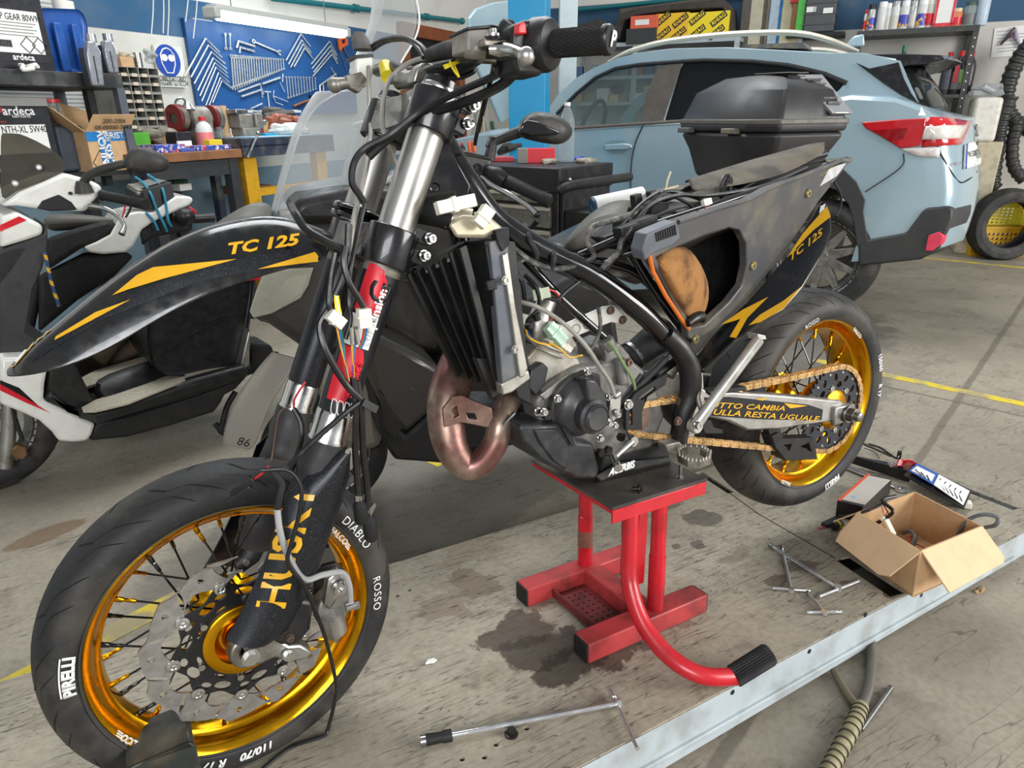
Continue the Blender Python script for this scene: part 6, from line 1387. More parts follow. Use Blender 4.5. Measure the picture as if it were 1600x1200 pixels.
for k in range(6):
    t=.15+k*.12; A=lp[0].lerp(lp[3],t);B=lp[1].lerp(lp[2],t); m.bar(A.lerp(B,.12)+V((0,-.014,.008)),A.lerp(B,.75)+V((0,-.014,.008)),.008,.006)
obj('reflector_louvre',m,BLK,lou)
obj('lid_plate',MB().prism([V((bx0+.17,-.16,z0+.362)),V((bx0+bl-.15,-.16,z0+.362)),V((bx0+bl-.15,.02,z0+.366)),V((bx0+.17,.02,z0+.366))],V((0,0,.004))),mat('dusty_rim_band',(0,0,0)),tb,bev=.002)
m=MB(); m.box((bx0+.22,0,z0-.03),(.3,.26,.05)); m.box((bx0+.15,0,z0-.075),(.2,.2,.05)); obj('mounting_plate',m,BLK,tb,bev=.006)
# ---------------------------------------------------------------- the pale blue car
CA=frame((2.03,1.46,FZ+.12),-60)
car=thing('car','pale blue-grey estate car with black cladding and raised bonnet behind the bikes','car',CA)
def carpaint():
    t=NT('pale_blue_car_paint'); return t.fin(t.mix(t.ramp(t.noise(3,3),.3,.7),(*lin((150,173,182)),1),(*lin((144,168,178)),1)),.3,.15,Coat_Weight=.7,Coat_Roughness=.06)
CP=carpaint(); CLD=mat('black_cladding',(44,45,47),.55,dirt=.12,ds=6,dc=(64,62,58)); CGL=glass('car_glass',(206,214,212),.10,.02); CGD=glass('dark_car_glass',(60,62,64),.3,.03)
low=[(560,330),(590,282),(640,246),(690,222),(760,204),(830,197),(900,198),(1010,190),(1070,187),(1200,172),(1330,146),(1400,150),(1440,164),(1452,180),(1476,186),(1480,205),(1482,240),(1488,262),(1490,300),(1484,340),(1469,388),(1439,402),(1345,410),(1339,380),(1334,350),(1326,320),(1307,297),(1275,287),(1240,300),(1215,330),(1200,380),(1196,440),(1000,452),(700,470),(600,470),(560,400)]
base=[CA.Y(a,b,0) for a,b in low]
lo=[]
for y,ins,bul in ((0,.05,0),(.02,.015,0),(.07,0,.02),(.35,0,.12),(.89,0,.17),(1.43,0,.12),(1.71,0,.02),(1.78,.04,0)):
    r=[]
    for i,p in enumerate(base):
        q=V(p); q.y=y
        if 13<=i<=22: q.x+=bul-ins
        if i<=2 or i>=33: q.x-=bul*1.2-ins
        if i in (4,5,6,7,8,9,10,11,12): q.z-=ins*.6
        if 3<=i<=5: q.z+=bul*.15
        r.append(q)
    lo.append(r)
body=obj('body',MB().loft(lo),CP,car,ang=32)
out=[(838,197),(870,150),(900,122),(930,105),(962,92),(1000,82),(1050,76),(1130,74),(1225,79),(1300,83),(1340,82),(1407,95),(1420,125),(1436,162),(1330,150),(1200,186),(1070,192),(1010,196),(900,204)]
h1=[(868,200),(872,176),(900,147),(930,122),(962,107),(1000,101),(1029,103),(1008,150),(1002,191)]
h2=[(1038,188),(1062,107),(1068,98),(1100,95),(1175,97),(1232,103),(1287,116),(1320,130),(1310,142),(1280,156),(1180,178),(1080,187)]
YG=.12
sd=sheet(px(CA,out,YG),[px(CA,h1,YG),px(CA,h2,YG)],(0,.05,0)); obj('side_frame',sd,CP,car,bev=.006)
far=[[p+V((0,1.52,0)) for p in px(CA,q,YG)] for q in (out,h1,h2)]
obj('side_frame',sheet(far[0],far[1:],(0,.05,0)),CP,car)
for q,mm in ((h1,CGL),(h2,CGD)):
    m=MB(); m.prism([p+V((0,.02,0)) for p in px(CA,q,YG)],(0,.005,0)); obj('side_window',m,mm,car)
pil=[(1029,103),(1066,97),(1036,188),(1002,191),(1008,150)]; m=MB(); m.prism(px(CA,pil,YG-.006),(0,.01,0)); obj('door_pillar',m,mat('dusty_pillar',(96,88,80),.5,dirt=.15),car,bev=.002)
for q in ([(870,178),(900,147),(930,122),(962,107),(1000,101),(1066,96),(1100,94),(1175,96),(1232,102),(1287,115),(1323,130)],):
    m=MB(); m.tube(px(CA,q,YG-.003),.012,8); obj('window_trim',m,BLK,car)
m=MB(); m.tube(px(CA,[(868,202),(900,200),(1004,193),(1070,189),(1180,180)],-.002),.010,8); obj('belt_trim',m,mat('dusty_pillar',(0,0,0)),car)
def across(pts,bul,cr,nm,mm,par=car,**k):
    rows=[]
    for a,b in pts:
        A=CA.Y(a,b,YG); rows.append([A+V((bul*math.sin(math.pi*t/8),1.57*t/8,cr*math.sin(math.pi*t/8))) for t in range(9)])
    return obj(nm,MB().loft(rows,cap=False,ring=False),mm,par,ang=60,**k)
across([(958,93),(1000,82),(1050,76),(1130,74),(1225,79),(1300,83),(1345,83),(1400,92)],0,.035,'roof',CP,solid=.02)
across([(838,197),(870,150),(900,122),(930,105),(958,93)],-.14,.02,'windscreen',CGL)
across([(1403,98),(1425,130),(1443,166)],.13,.0,'rear_window',CGD,solid=.006)
m=MB(); sp=[(1342,83),(1400,84),(1468,86),(1478,93),(1440,101),(1400,105),(1358,107)]
A=px(CA,sp,YG+.02); m.loft([A,[p+V((.06,.3,.01)) for p in A],[p+V((.10,.75,.02)) for p in A],[p+V((.06,1.2,.01)) for p in A],[p+V((0,1.5,0)) for p in A]]); spo=obj('roof_spoiler',m,BLKG,car,bev=.008)
m=MB(); m.prism(px(CA,[(1338,98),(1358,107),(1404,97),(1412,122),(1424,146),(1437,163),(1407,148),(1380,130)],YG-.012),(0,.02,0)); obj('corner_trim',m,BLKG,car,bev=.003)
for dy,nm in ((0,'near'),(1.3,'far')):
    P_=[CA.Y(a,b,.22)+V((0,dy,0)) for a,b in ((950,97),(985,80),(1040,65),(1120,55),(1200,51),(1255,53),(1300,64),(1342,80))]
    MB.fl=.55; obj('roof_rail',MB().tube(P_,[.012,.028,.03,.03,.03,.03,.028,.012],10,5,flat=(0,1,0)),mat('silver_rail',(206,198,182),.35,.3,dirt=.05),car)
m=MB(); m.loft([px(CA,[(1318,73),(1334,56),(1350,53),(1351,72)],y) for y in (.86,.92)]); obj('shark_fin_aerial',m,CP,car,bev=.01)
m=MB(); m.prism(px(CA,[(1160,70),(1255,66),(1262,76),(1165,75)],.5),(0,.3,0)); obj('roof_strip',m,GRYP,car)
# cladding: wheel arch, bumper corner
arch=[(1315,262),(1338,284),(1352,312),(1349,331),(1356,378),(1339,386),(1334,350),(1326,320),(1307,297),(1275,287),(1240,300),(1215,330),(1200,380),(1196,440),(1180,440),(1186,370),(1204,318),(1235,282),(1275,264)]
m=MB(); m.prism(px(CA,arch,-.012),(0,.05,0)); obj('wheel_arch_cladding',m,CLD,car,bev=.005)
bc=[(1341,378),(1354,375),(1416,364),(1440,332),(1448,325),(1484,322),(1490,328),(1488,344),(1468,390),(1439,406),(1341,416)]
A=px(CA,bc,-.012); m=MB(); m.loft([A,[p+V((.0,.05,0)) for p in A],[V((p.x+(.10 if p.x>.45 else 0),.32,p.z)) for p in A]]); bu=obj('bumper_cladding',m,CLD,car,bev=.012)
m=MB(); m.prism([CA.Y(a,b,-.02) for a,b in ((1445,392),(1450,368),(1466,362),(1474,368),(1470,380),(1456,392))],(.02,.03,0)); obj('red_reflector',m,colr('pink_red_reflector',(214,56,84),.3,coat=.4),bu,bev=.004)
# tail lamps
RLN=colr('red_lamp_lens',(190,18,28),.1,coat=.8); CLN=colr('clear_lamp_lens',(216,208,202),.12,coat=.6)
xr=CA.Y(1478,200,.03).x
def rp(a,b,x=None): return CA.X(a,b,x if x else xr)
tl=[(1346,191),(1400,187),(1447,185),(1444,210),(1438,228),(1407,232),(1380,215),(1352,200)]
A=px(CA,tl,-.014); m=MB(); m.prism(A,(0,.06,0)); lm=obj('tail_lamp',m,RLN,car,bev=.006)
m=MB(); m.prism(px(CA,[(1362,204),(1418,200),(1412,216),(1392,222)],-.017),(0,.004,0)); obj('lamp_segment',m,colr('dark_red_lens',(140,10,20),.15),lm)
bvc,_=bvh_of(body)
def cdec(nm,pts,m_,par=car,th=.012,lift=.004):
    o=decal(bvc,CA,pts,m_,par,nm,lift,grid=14); x=o.modifiers.new('solid','SOLIDIFY'); x.thickness=th; x.offset=0; return o
lm2=cdec('tail_lamp',[(1445,184),(1480,185),(1516,190),(1500,226),(1440,230)],RLN)
cdec('lamp_segment',[(1446,197),(1475,197),(1507,197),(1496,217),(1440,218)],CLN,lm2,.006,.013)
cdec('reversing_lamp',[(1407,232),(1468,230),(1467,246),(1432,244)],CLN)
# number plate, badge lettering
npl=cdec('number_plate',[(1503,265),(1528,257),(1530,219),(1505,226)],PAPER,th=.01,lift=.01)
def hitc(a,b,l=.016):
    while True:
        d=CA.ray(a,b).normalized(); h=bvc.ray_cast(CA.C,d)
        if h[0] is not None: break
        a-=2
    n=h[1] if h[1].dot(d)<0 else -h[1]; return h[0]+n*l
wtext('FX 538TX',bvc,CA,(1516.5,242),-14,12,DLET,npl,'plate_lettering',bold=.25,sx=.36,lift=.019,skew=0)
cdec('plate_band',[(1503,265),(1505,264.4),(1507,225.4),(1505,226)],colr('blue_plate_edge',(0,0,0)),npl,.002,.017)
wtext('SUBARU',bvc,CA,(1490,257),-10,7,mat('chrome',(0,0,0)),car,'tailgate_badge',bold=.15,sx=.9,lift=.004)
m=MB(); m.tube([hitc(*q,.001) for q in ((1449,184),(1466,232),(1474,248),(1487,270),(1500,285),(1514,280),(1526,268))],.004,6,4); obj('tailgate_seam',m,BLKM,car)
m=MB(); m.tube([hitc(1535+3.5*math.cos(i*.524),204+8*math.sin(i*.524),.006) for i in range(12)],.008,6,closed=True); obj('badge_ring',m,mat('chrome',(0,0,0)),car)
ftr=lambda nm,pts,r,m_: obj(nm,MB().tube([CA.Y(*p) for p in pts],r,8,5),m_,car)
ftr('door_seam',[(1006,193,-.004),(1000,206,-.004),(992,226,-.004),(986,262,-.004),(985,330,-.004)],.004,BLKM)
ftr('rear_door_seam',[(1352,300,-.004),(1407,262,-.004),(1412,240,-.004)],.003,BLKM)
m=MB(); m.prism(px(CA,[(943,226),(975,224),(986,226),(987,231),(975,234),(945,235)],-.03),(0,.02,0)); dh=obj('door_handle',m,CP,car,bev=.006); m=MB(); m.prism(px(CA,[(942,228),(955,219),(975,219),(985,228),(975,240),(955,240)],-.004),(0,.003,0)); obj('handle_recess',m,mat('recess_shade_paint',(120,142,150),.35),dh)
m=MB(); [m.ball(CA.Y(x,y,.75),(.02,.14,.04)) for x,y in ((965,138),)]; obj('interior_mirror',m,BLKM,car)
m=MB(); c=CA.Y(925,200,.5); m.tube([c+V((math.cos(i*.349)*.06,math.sin(i*.349)*.19,math.cos(i*.349)*.18)) for i in range(18)],.016,8,closed=True); obj('steering_wheel',m,BLKM,car)
m=MB(); a=CA.Y(850,205,.2); m.box((a.x,.89,a.z-.06),(.5,1.4,.12)); obj('dashboard',m,BLKM,car,bev=.03)
for y in (.45,1.3):
    b_=CA.Y(1075,170,y); m=MB(); m.box((b_.x-.0,y,b_.z-.25),(.16,.48,.7)); m.box((b_.x-.02,y,b_.z+.16),(.1,.26,.18)); obj('front_seat',m,BLKM,car,bev=.05)
m=MB(); b_=CA.Y(1250,160,.8); m.box((b_.x,.89,b_.z-.2),(.18,1.3,.6)); obj('rear_bench',m,BLKM,car,bev=.05)
for x in (0,-2.665):
    for y in (.10,1.66):
        smallwheel(CA,car,(x,y,.335),.335,.21,mat('car_alloy',(150,148,142),.35,.8,dirt=.1),'wheel',10)
# raised bonnet
A=[CA.X(a,b,-2.2) for a,b in ((727,60),(728,28),(738,14),(766,4),(812,-2),(850,60),(850,150),(812,170),(779,192),(760,150),(738,100))]
m=MB(); m.prism(A,(.03,0,0)); obj('bonnet',m,CP,car,bev=.01)
# lift arms the car stands on, and post of the car lift
CLF=thing('car_lift','tall bright blue car lift post with hole marks in front of the car','car lift',W)
k0=W.D(851,240,4.0); k0.z=FZ
cf=frame(k0,-41); dA=cf.Y(796,240,0)
wA=-dA.x
BL1=mat('blue_lift_paint',(18,138,186),.4,dirt=.04,ds=4)
m=MB(); m.box((-wA/2,.11,1.6),(wA,.22,3.2)); o=obj('lift_post',m,BL1,CLF,bev=.004); o.matrix_local=cf.M@Matrix.Identity(4)
m=MB(); [m.cyl((-wA*.42+.03*(i%2),-.002,1.17+.03*(i//2)),(-wA*.42+.03*(i%2),.002,1.17+.03*(i//2)),.006,n=8) for i in range(4)]; o=obj('post_hole',m,BLKM,CLF); o.matrix_local=cf.M
m=MB(); [m.bar(cf.M.inverted()@(CA.M@V((x,y,-.06))),(-wA/2,.1,.08),.09,.09) for x,y in ((-1.9,.35),)]; [m.box(cf.M.inverted()@(CA.M@V((x,y,-.055))),(.12,.12,.12)) for x,y in ((-2.0,.35),(-.7,.35),(-2.0,1.4),(-.7,1.4))]; o=obj('lift_arm',m,BLKM,CLF); o.matrix_local=cf.M
gk=W.D(884,240,5.6); gk.z=FZ; gf=frame(gk,-31)
m=MB(); m.box((0,0,1.7),(.135,.135,3.4)); solo('steel_column',m,colr('pale_grey_column',(172,184,186),.5),'pale grey steel column right of the bright blue post','column',gf,bev=.004)
# ---------------------------------------------------------------- tool trolley
ck=W.D(873,262,3.1); zt2=ck.z-FZ; ck.z=FZ
CB=frame(ck,-70)
tc=thing('tool_trolley','black tool trolley with silver drawer fronts and side handle','tool trolley',CB)
hh=zt2; wd_=.66; dp=.42
obj('trolley_body',MB().box((-wd_/2,dp/2,(hh-.09+.1)/2),(wd_,dp,hh-.09-.1)),BLK,tc,bev=.004)
tp=MB(); tp.box((-wd_/2,dp/2,hh-.055),(wd_+.04,dp+.04,.11)); obj('top_tray',tp,BLK,tc,bev=.008)
for k,(z1,z0_) in enumerate(((hh-.11,hh-.165),(hh-.172,hh-.275),(hh-.282,hh-.385),(hh-.392,hh-.56),(hh-.57,hh-.78))):
    d_=obj('drawer',MB().box((-wd_/2-.01,-.008,(z0_+z1)/2),(wd_-.05,.02,z1-z0_-.008)),mat('brushed_drawer',(142,138,130),.42,.6,dirt=.25,ds=30,dc=(100,96,90)),tc,bev=.002)
    obj('drawer_pull',MB().box((-wd_/2-.01,-.025,z1-.012),(wd_-.05,.02,.014)),mat('pull_strip',(196,190,172),.4,.4,dirt=.1),d_)
m=MB(); m.tube([(.03,-.03,hh-.10),(.05,.0,hh-.08),(.05,.2,hh-.075),(.05,.55,hh-.075)],.022,12,4); obj('push_handle',m,BLKM,tc); obj('side_panel',MB().box((.012,dp/2+.0,hh*.5),(.02,dp-.02,hh*.8)),BLK,tc,bev=.002)
for p in ((.02,.06,hh-.055),(-.55,-.022,hh-.05)):
    m=MB(); m.ball(p,.009); obj('screw_head',m,CHR,tc)
for x in (-.06,-wd_+.06):
    for y in (.06,dp-.06):
        m=MB(); m.cyl((x-.015,y,.05),(x+.015,y,.05),.05,n=20); m.box((x,y,.085),(.03,.05,.04)); obj('castor',m,RUB,tc)
obj('roll_holder',MB().box((.09,.12,hh-.24),(.14,.2,.1)),BLK,tc,bev=.004)
pr=thing('paper_roll','white paper roll with blue core hanging on the tool trolley','paper roll',CB)
a=W.D(928,322,2.95);b=W.D(1004,306,3.0); a,b=CB.I@a,CB.I@b
obj('paper',MB().lathe([(.02,0),(.04,0),(.04,(b-a).length),(.02,(b-a).length)],a,b-a,28),PAPER,pr); obj('blue_core',MB().lathe([(.018,-.012),(.036,-.012),(.036,.004),(.018,.004)],a,b-a,24),colr('teal_core',(20,70,96),.4),pr)
def top(x,y): return V((x,y,hh+.002))
def onT(px_,py_): # point on the tray top
    return CB.Z(px_,py_,hh+.001)
cx=thing('red_carton','red and grey carton standing on the tool trolley','carton',CB)
p0=onT(838,254); rt=V((math.cos(R_(39)),math.sin(R_(39)),0))
def boxat(nm,c,w_,d_,h_,m_,par,az=0,bev=.002): return obj(nm,MB().box(V(c)+V((0,0,h_/2)),(w_,d_,h_),Matrix.Rotation(R_(az),3,'Z')),m_,par,bev=bev)
boxat('carton_body',p0,.185,.08,.068,colr('red_carton',(206,30,44),.4),cx,38); q0=p0-rt*.068; boxat('grey_end',q0,.05,.083,.069,colr('grey_carton',(128,120,112),.5),cx,38); q1=p0+rt*.07+V((.0,-.0,.01)); boxat('carton_label',q1-V((.02,.02,0)),.025,.05,.03,PAPER,cx,38)
wb2=thing('water_bottle','clear empty plastic water bottle on the tool trolley','bottle',CB)
c=onT(885,253); PET=glass('clear_pet',(228,234,236),.16,.05)
prof=[(0,.002),(.034,.002),(.037,.01)]+[(.0365 if i%2 else .0345,.02+i*.012) for i in range(11)]+[(.037,.17),(.034,.2),(.022,.235),(.0135,.255),(.0135,.262)]
obj('bottle_body',MB().lathe(prof,c,(0,0,1),28),PET,wb2,ang=60); obj('bottle_cap',MB().cyl(c+V((0,0,.262)),c+V((0,0,.278)),.0155,n=20),LET,wb2)
def lump(nm,c,r,n,m_,label,cat,fr,grp=None,flat=.5):
    m=MB(); random.seed(hash(nm+label)%1000 if False else len(label))
    P_=[V(c)+V((random.uniform(-r,r),random.uniform(-r,r),random.uniform(0,r*flat))) for i in range(n)]
    m.tube(P_,r*.22,8,4); return solo(nm,m,m_,label,cat,fr,grp)
lump('work_gloves',onT(795,245)+V((0,0,.015)),.055,9,mat('dirty_black_cloth',(50,46,42),.9,dirt=.2),'crumpled dark work gloves left of the red carton on the trolley','gloves',CB,None,1.0)
lump('rag',onT(856,256)+V((0,0,.006)),.045,8,mat('grey_rag',(150,144,132),.9,dirt=.2),'pale grey rag in front of the red carton on the trolley','rag',CB,None,.25)
tr_=onT(785,252); boxat('red_tray_body',tr_,.12,.06,.022,colr('red_tray',(200,40,54),.4),thing('red_tray','shallow red tray on the tool trolley under the dark gloves','tray',CB),38)
lump('scrap_pile',onT(912,254)+V((0,0,.004)),.05,16,mat('mixed_scrap',(150,144,130),.6,.3,dirt=.35),'small heap of screws and scraps at the trolley tray corner','scraps',CB,None,.2)
def bottle(fr,c,r,h,mb_,mc_,label,cat='bottle',grp=None,nm='bottle',neck=.35,par=None,lab=None):
    t=thing(nm,label,cat,fr,grp); c=V(c)
    obj('bottle_body',MB().lathe([(0,0),(r*.95,0),(r,h*.03),(r,h*.62),(r*.8,h*.75),(r*neck,h*.86),(r*neck,h*.9),(0,h*.9)],c,(0,0,1),20),mb_,t); obj('bottle_cap',MB().cyl(c+V((0,0,h*.88)),c+V((0,0,h)),r*neck*1.25,n=14),mc_,t)
    if lab: obj('bottle_label',MB().lathe([(r*1.01,h*.12),(r*1.015,h*.13),(r*1.015,h*.52),(r*1.01,h*.53)],c,(0,0,1),20),lab,t)
    return t
REDC=colr('red_cap',(200,32,40),.4); YELB=colr('yellow_label',(222,196,40),.5)
bottle(CB,onT(723,249),.018,.085,mat('black_plastic',(0,0,0)),REDC,'small bottle with red cap and yellow label on the trolley','bottle',None,'bottle',.4,None,YELB)
bottle(CB,onT(712,250),.014,.06,BLK,REDC,'smallest red-capped tube at the left end of the trolley','bottle')
for i,(q,l) in enumerate((((734,246),'orange-handled pliers standing left on the trolley'),((741,246),'orange-handled pliers standing right on the trolley'))):
    m=MB(); c=onT(*q); m.tube([c,c+V((.004,0,.04)),c+V((-.002,0,.075)),c+V((.004,0,.09))],[.008,.012,.012,.006],8,3); solo('pliers',m,colr('orange_handle',(206,92,36),.5),l,'pliers',CB)
m=MB(); c=onT(898,252); m.tube([c+V((0,0,.012)),c+V((.04,.02,.02))],.009,12); solo('marker_tube',m,colr('blue_tube',(40,70,170),.4),'small blue tube lying beside the water bottle','tube',CB)
# ---------------------------------------------------------------- left wall: tool board, benches, shelves
ORD=['first','second','third','fourth','fifth','sixth','seventh','eighth','ninth','tenth','eleventh','twelfth','thirteenth','fourteenth','fifteenth','sixteenth','seventeenth','eighteenth','nineteenth','twentieth','twenty-first','twenty-second']
def rb(ax,val,x0,y0,x1,y1,dep):
    """room-aligned block whose front face fills a seen rectangle on the plane ax=val"""
    ym=(y0+y1)/2; xm=(x0+x1)/2
    a=RM._p(x0,ym,ax,val);b=RM._p(x1,ym,ax,val);t=RM._p(xm,y0,ax,val);u=RM._p(xm,y1,ax,val)
    o=1-ax; c=V((0,0,0)); d=V((0,0,0)); c[ax]=val+dep/2; d[ax]=dep; c[o]=(a[o]+b[o])/2; d[o]=abs(b[o]-a[o]); c[2]=(t.z+u.z)/2; d[2]=abs(t.z-u.z); return c,d
def blk(name,ax,val,r,dep,m_,label,cat,grp=None,bev=.003):
    c,d=rb(ax,val,*r,dep); return solo(name,MB().box(c,d),m_,label,cat,RM,grp,bev=bev)
def blkp(name,ax,val,r,dep,m_,par,bev=.002):
    c,d=rb(ax,val,*r,dep); return obj(name,MB().box(c,d),m_,par,bev=bev)
Yp=lambda y:(lambda a,b:RM.Y(a,b,y)); Xp=lambda x:(lambda a,b:RM.X(a,b,x))
BW_=WY-.035
TST=mat('chrome_vanadium',(206,208,208),.34,.55,dirt=.12,ds=30,dc=(150,146,138))
PEG=mat('blue_board_paint',(24,76,132),.45,dirt=.08,ds=4)
A=[RM.Y(a,b,BW_) for a,b in ((289,37),(549,57),(549,176),(316,176))]
bdz=(A[0].z+A[1].z)/2; lowz=RM.Y(420,178,BW_).z
pb=solo('tool_board',MB().box(((A[0].x+A[1].x)/2,WY-.018,(bdz+lowz)/2),(A[1].x-A[0].x,.03,bdz-lowz)),PEG,'blue tool board on the wall hung with rows of wrenches','tool board',RM,bev=.003)
q=Yp(BW_-.012)
def C2(x,y): return q(250+x/4,y/4)      # points measured on the four-times enlarged view of the board
def rod(nm,pts,r,m_,label,cat,grp=None,k=0): return solo(nm,MB().tube([C2(*p) for p in pts],r,7,k),m_,label,cat,RM,grp)
hk=[((285,240),(155,480),(370,325)),((302,283),(195,482),(386,357)),((322,324),(215,522),(406,398)),((333,362),(236,566),(416,430)),((343,392),(250,600),(420,456)),((350,420),(262,633),(426,482)),((366,455),(284,668),(434,516)),((378,485),(308,658),(444,545)),((386,506),(330,642),(450,553))]
for i,(a,b,c) in enumerate(hk): rod('hex_key',[b,a,c],.0062-.0003*i,TST,'long L-shaped wrench %s from the top of the left chevron stack'%ORD[i],'wrench','left stack of L wrenches')
hk=[((880,212),(788,378),(940,290)),((886,250),(803,402),(944,330)),((893,276),(816,422),(952,362)),((903,302),(838,418),(955,366))]
for i,(a,b,c) in enumerate(hk): rod('hex_key',[b,a,c],.006,TST,'L-shaped wrench %s from the top of the middle chevron stack under the lamp'%ORD[i],'wrench','middle stack of L wrenches')
hk=[((1060,258),(945,402),(1104,345)),((1064,288),(950,430),(1108,372)),((1070,314),(960,452),(1110,398)),((1074,340),(956,476),(1108,400))]
for i,(a,b,c) in enumerate(hk): rod('hex_key',[b,a,c],.0055,TST,'L-shaped wrench %s from the top of the right chevron stack beside the hacksaw'%ORD[i],'wrench','right stack of L wrenches')
def wrench(x0,y0,x1,y1,w_,label,grp):
    A_=C2(x0,y0);B_=C2(x1,y1); d=(A_-B_).normalized(); s_=V((0,-1,0)); t_=d.cross(s_)
    m=MB(); m.bar(B_,A_,w_*.55,.006,(0,-1,0)); m.lathe([(w_*.45,-.004),(w_*.8,-.004),(w_*.8,.004),(w_*.45,.004)],A_+d*w_*.6,s_,14)
    c=B_-d*w_*.5; pts=[c+(t_*math.cos(a)+d*math.sin(a))*w_ for a in [R_(v) for v in range(-50,231,28)]]+[c+(t_*math.cos(a)+d*math.sin(a))*w_*.45 for a in [R_(v) for v in range(230,-51,-28)]]
    m.prism([p-s_*.004 for p in pts],s_*.008); return solo('combination_wrench',m,TST,label,'wrench',RM,grp)
for i in range(22):
    t=i/21; x=446+(770-446)*t; wrench(x,362+16*t,x+14-10*t,545-118*t,.017-.008*t,'combination wrench in the upper row of the tool board, %s from the left'%ORD[i],'upper row of wrenches')
for i in range(11):
    t=i/10; x=790+(970-790)*t; wrench(x,488,x+12-8*t,608-54*t,.010-.003*t,'small combination wrench in the lower row of the tool board, %s from the left'%ORD[i],'lower row of wrenches')
wrench(592,262,742,326,.02,'big single wrench hung slanting above the upper row','wrenches hung singly')
for pts,r,l in (([(480,300),(490,258),(592,290)],.009,'short thick hex key hung upper of two left of the big slanting wrench'),([(498,332),(500,296),(590,322)],.008,'short thick hex key hung lower of two left of the big slanting wrench')): rod('hex_key',pts,r,TST,l,'wrench')
for x,l in ((408,'left'),(436,'right')): wrench(x,222,x+4,300,.012,'short wrench hung in a plastic sleeve at the top of the board, %s of two'%l,'wrenches in a sleeve')
for pts,r,l in (([(488,575),(625,525),(645,590)],.007,'upper long sliding T bar below the upper wrench row'),([(510,604),(632,562),(640,610)],.007,'lower sliding T bar below the upper wrench row'),([(640,525),(750,486)],.008,'short straight bar right of the sliding T bars'),([(768,460),(766,512)],.005,'slim driver hung between the two wrench rows'),([(750,515),(780,575)],.004,'thin pick hung left of the lower wrench row'),([(652,573),(692,575),(672,575),(684,668)],.005,'T-handle key hung below the sliding bars'),([(712,565),(708,600),(800,636)],.004,'small L key right of the T-handle key'),([(708,605),(724,640),(770,656)],.004,'smallest L key right of the T-handle key'),([(568,680),(638,648)],.006,'short steel bar hung just above the parts ledge'),([(1002,574),(998,536),(1100,462)],.007,'long bent bar hung right of the lower wrench row'),([(1022,570),(1020,530)],.006,'short hook hung beside the bent bar'),([(1068,420),(1115,500)],.004,'thin rod hung above the bent bar'),([(970,620),(1080,560)],.006,'slanted bar at the lower right of the tool board')): rod('hung_tool',pts,r,TST,l,'tool')
hm=thing('hammer','hammer with brown wooden handle hung low on the tool board','hammer',RM)
obj('handle',MB().tube([C2(836,664),C2(945,620)],[.010,.008],10),mat('brown_handle',(140,80,46),.5),hm); obj('head',MB().bar(C2(938,592),C2(955,640),.02,.02),BLKM,hm,bev=.003)
hs_=thing('hacksaw','hacksaw with bright orange handle at the right of the tool board','hacksaw',RM)
obj('handle',sheet([C2(*p) for p in ((1106,246),(1158,222),(1168,280),(1130,300),(1122,322),(1112,300))],[[C2(*p) for p in ((1124,252),(1148,242),(1152,268),(1130,276))]],(0,-.02,0)),colr('saw_orange',(226,100,40),.4),hs_,bev=.002)
m=MB(); m.tube([C2(1124,316),C2(1168,440)],.004,6); m.tube([C2(1150,290),C2(1160,330),C2(1195,375),C2(1196,420)],.006,6,3); obj('blade_frame',m,STL,hs_)
# parts ledge under the board
ld=thing('parts_ledge','narrow blue ledge under the tool board cluttered with small parts','ledge',RM)
c,d=rb(1,WY-.19,352,176,482,180,.19); obj('ledge_plate',MB().box(c,d),PEG,ld)
random.seed(3); m=MB()
for i in range(60): m.box((c.x+random.uniform(-.5,.5)*d.x,c.y+random.uniform(-.4,.3)*d.y,c.z+d.z/2+.008),(random.uniform(.012,.04),random.uniform(.012,.03),random.uniform(.008,.03)),Matrix.Rotation(random.random()*3,3,'Z'))
tag(obj('small_parts',m,colr('pale_parts',(206,208,202),.5,dirt=.25),ld),kind='stuff')
# fluorescent lamp
la=thing('fluorescent_lamp','long lit fluorescent batten hanging above the tool board','lamp',RM)
yl=WY-.3; A=RM.Y(331,22,yl);B=RM.Y(536,43,yl); B.z=A.z=(A.z+B.z)/2-.0; d=B-A
m=MB(); m.loft([[A+d*t+V((0,y,z)) for y,z in ((-.06,-.0),(-.05,.035),(.05,.035),(.06,0))] for t in (0,1)]); obj('lamp_body',m,colr('grey_lamp_body',(176,178,172),.5),la,bev=.006)
tb_=emis('lamp_glow',(236,250,255),7.)
m=MB(); m.loft([[A+d*t+V((0,y,z)) for y,z in ((-.055,-.002),(-.05,-.035),(-.02,-.055),(.02,-.055),(.05,-.035),(.055,-.002))] for t in (.04,.985)]); obj('diffuser',m,tb_,la)
for t in (.0,1.): obj('end_cap',MB().box(A+d*t+V((0,0,-.015)),(.05,.12,.07)),colr('grey_lamp_body',(0,0,0)),la,bev=.01)
for t in (.13,.84):
    m=MB(); p=A+d*t; m.tube([p+V((0,0,.03)),p+V((0,0,.5))],.004,6); obj('chain',m,STL,la)
ll=bpy.data.lights.new('tube_light','AREA'); ll.shape='RECTANGLE'; ll.size=1.3; ll.size_y=.1; ll.energy=6; ll.color=(.8,.95,1)
lo_=bpy.data.objects.new('tube_light',ll); COL.objects.link(lo_); lo_.matrix_world=RM.M@Matrix.Translation((A+B)/2+V((0,.0,-.07)))@Matrix.Rotation(R_(-25),4,'X'); 
blk('conduit_box',1,WY-.03,(302,30,332,38),.03,colr('grey_box',(180,180,176),.5),'pale metal trunking strip left of the lamp','trunking')
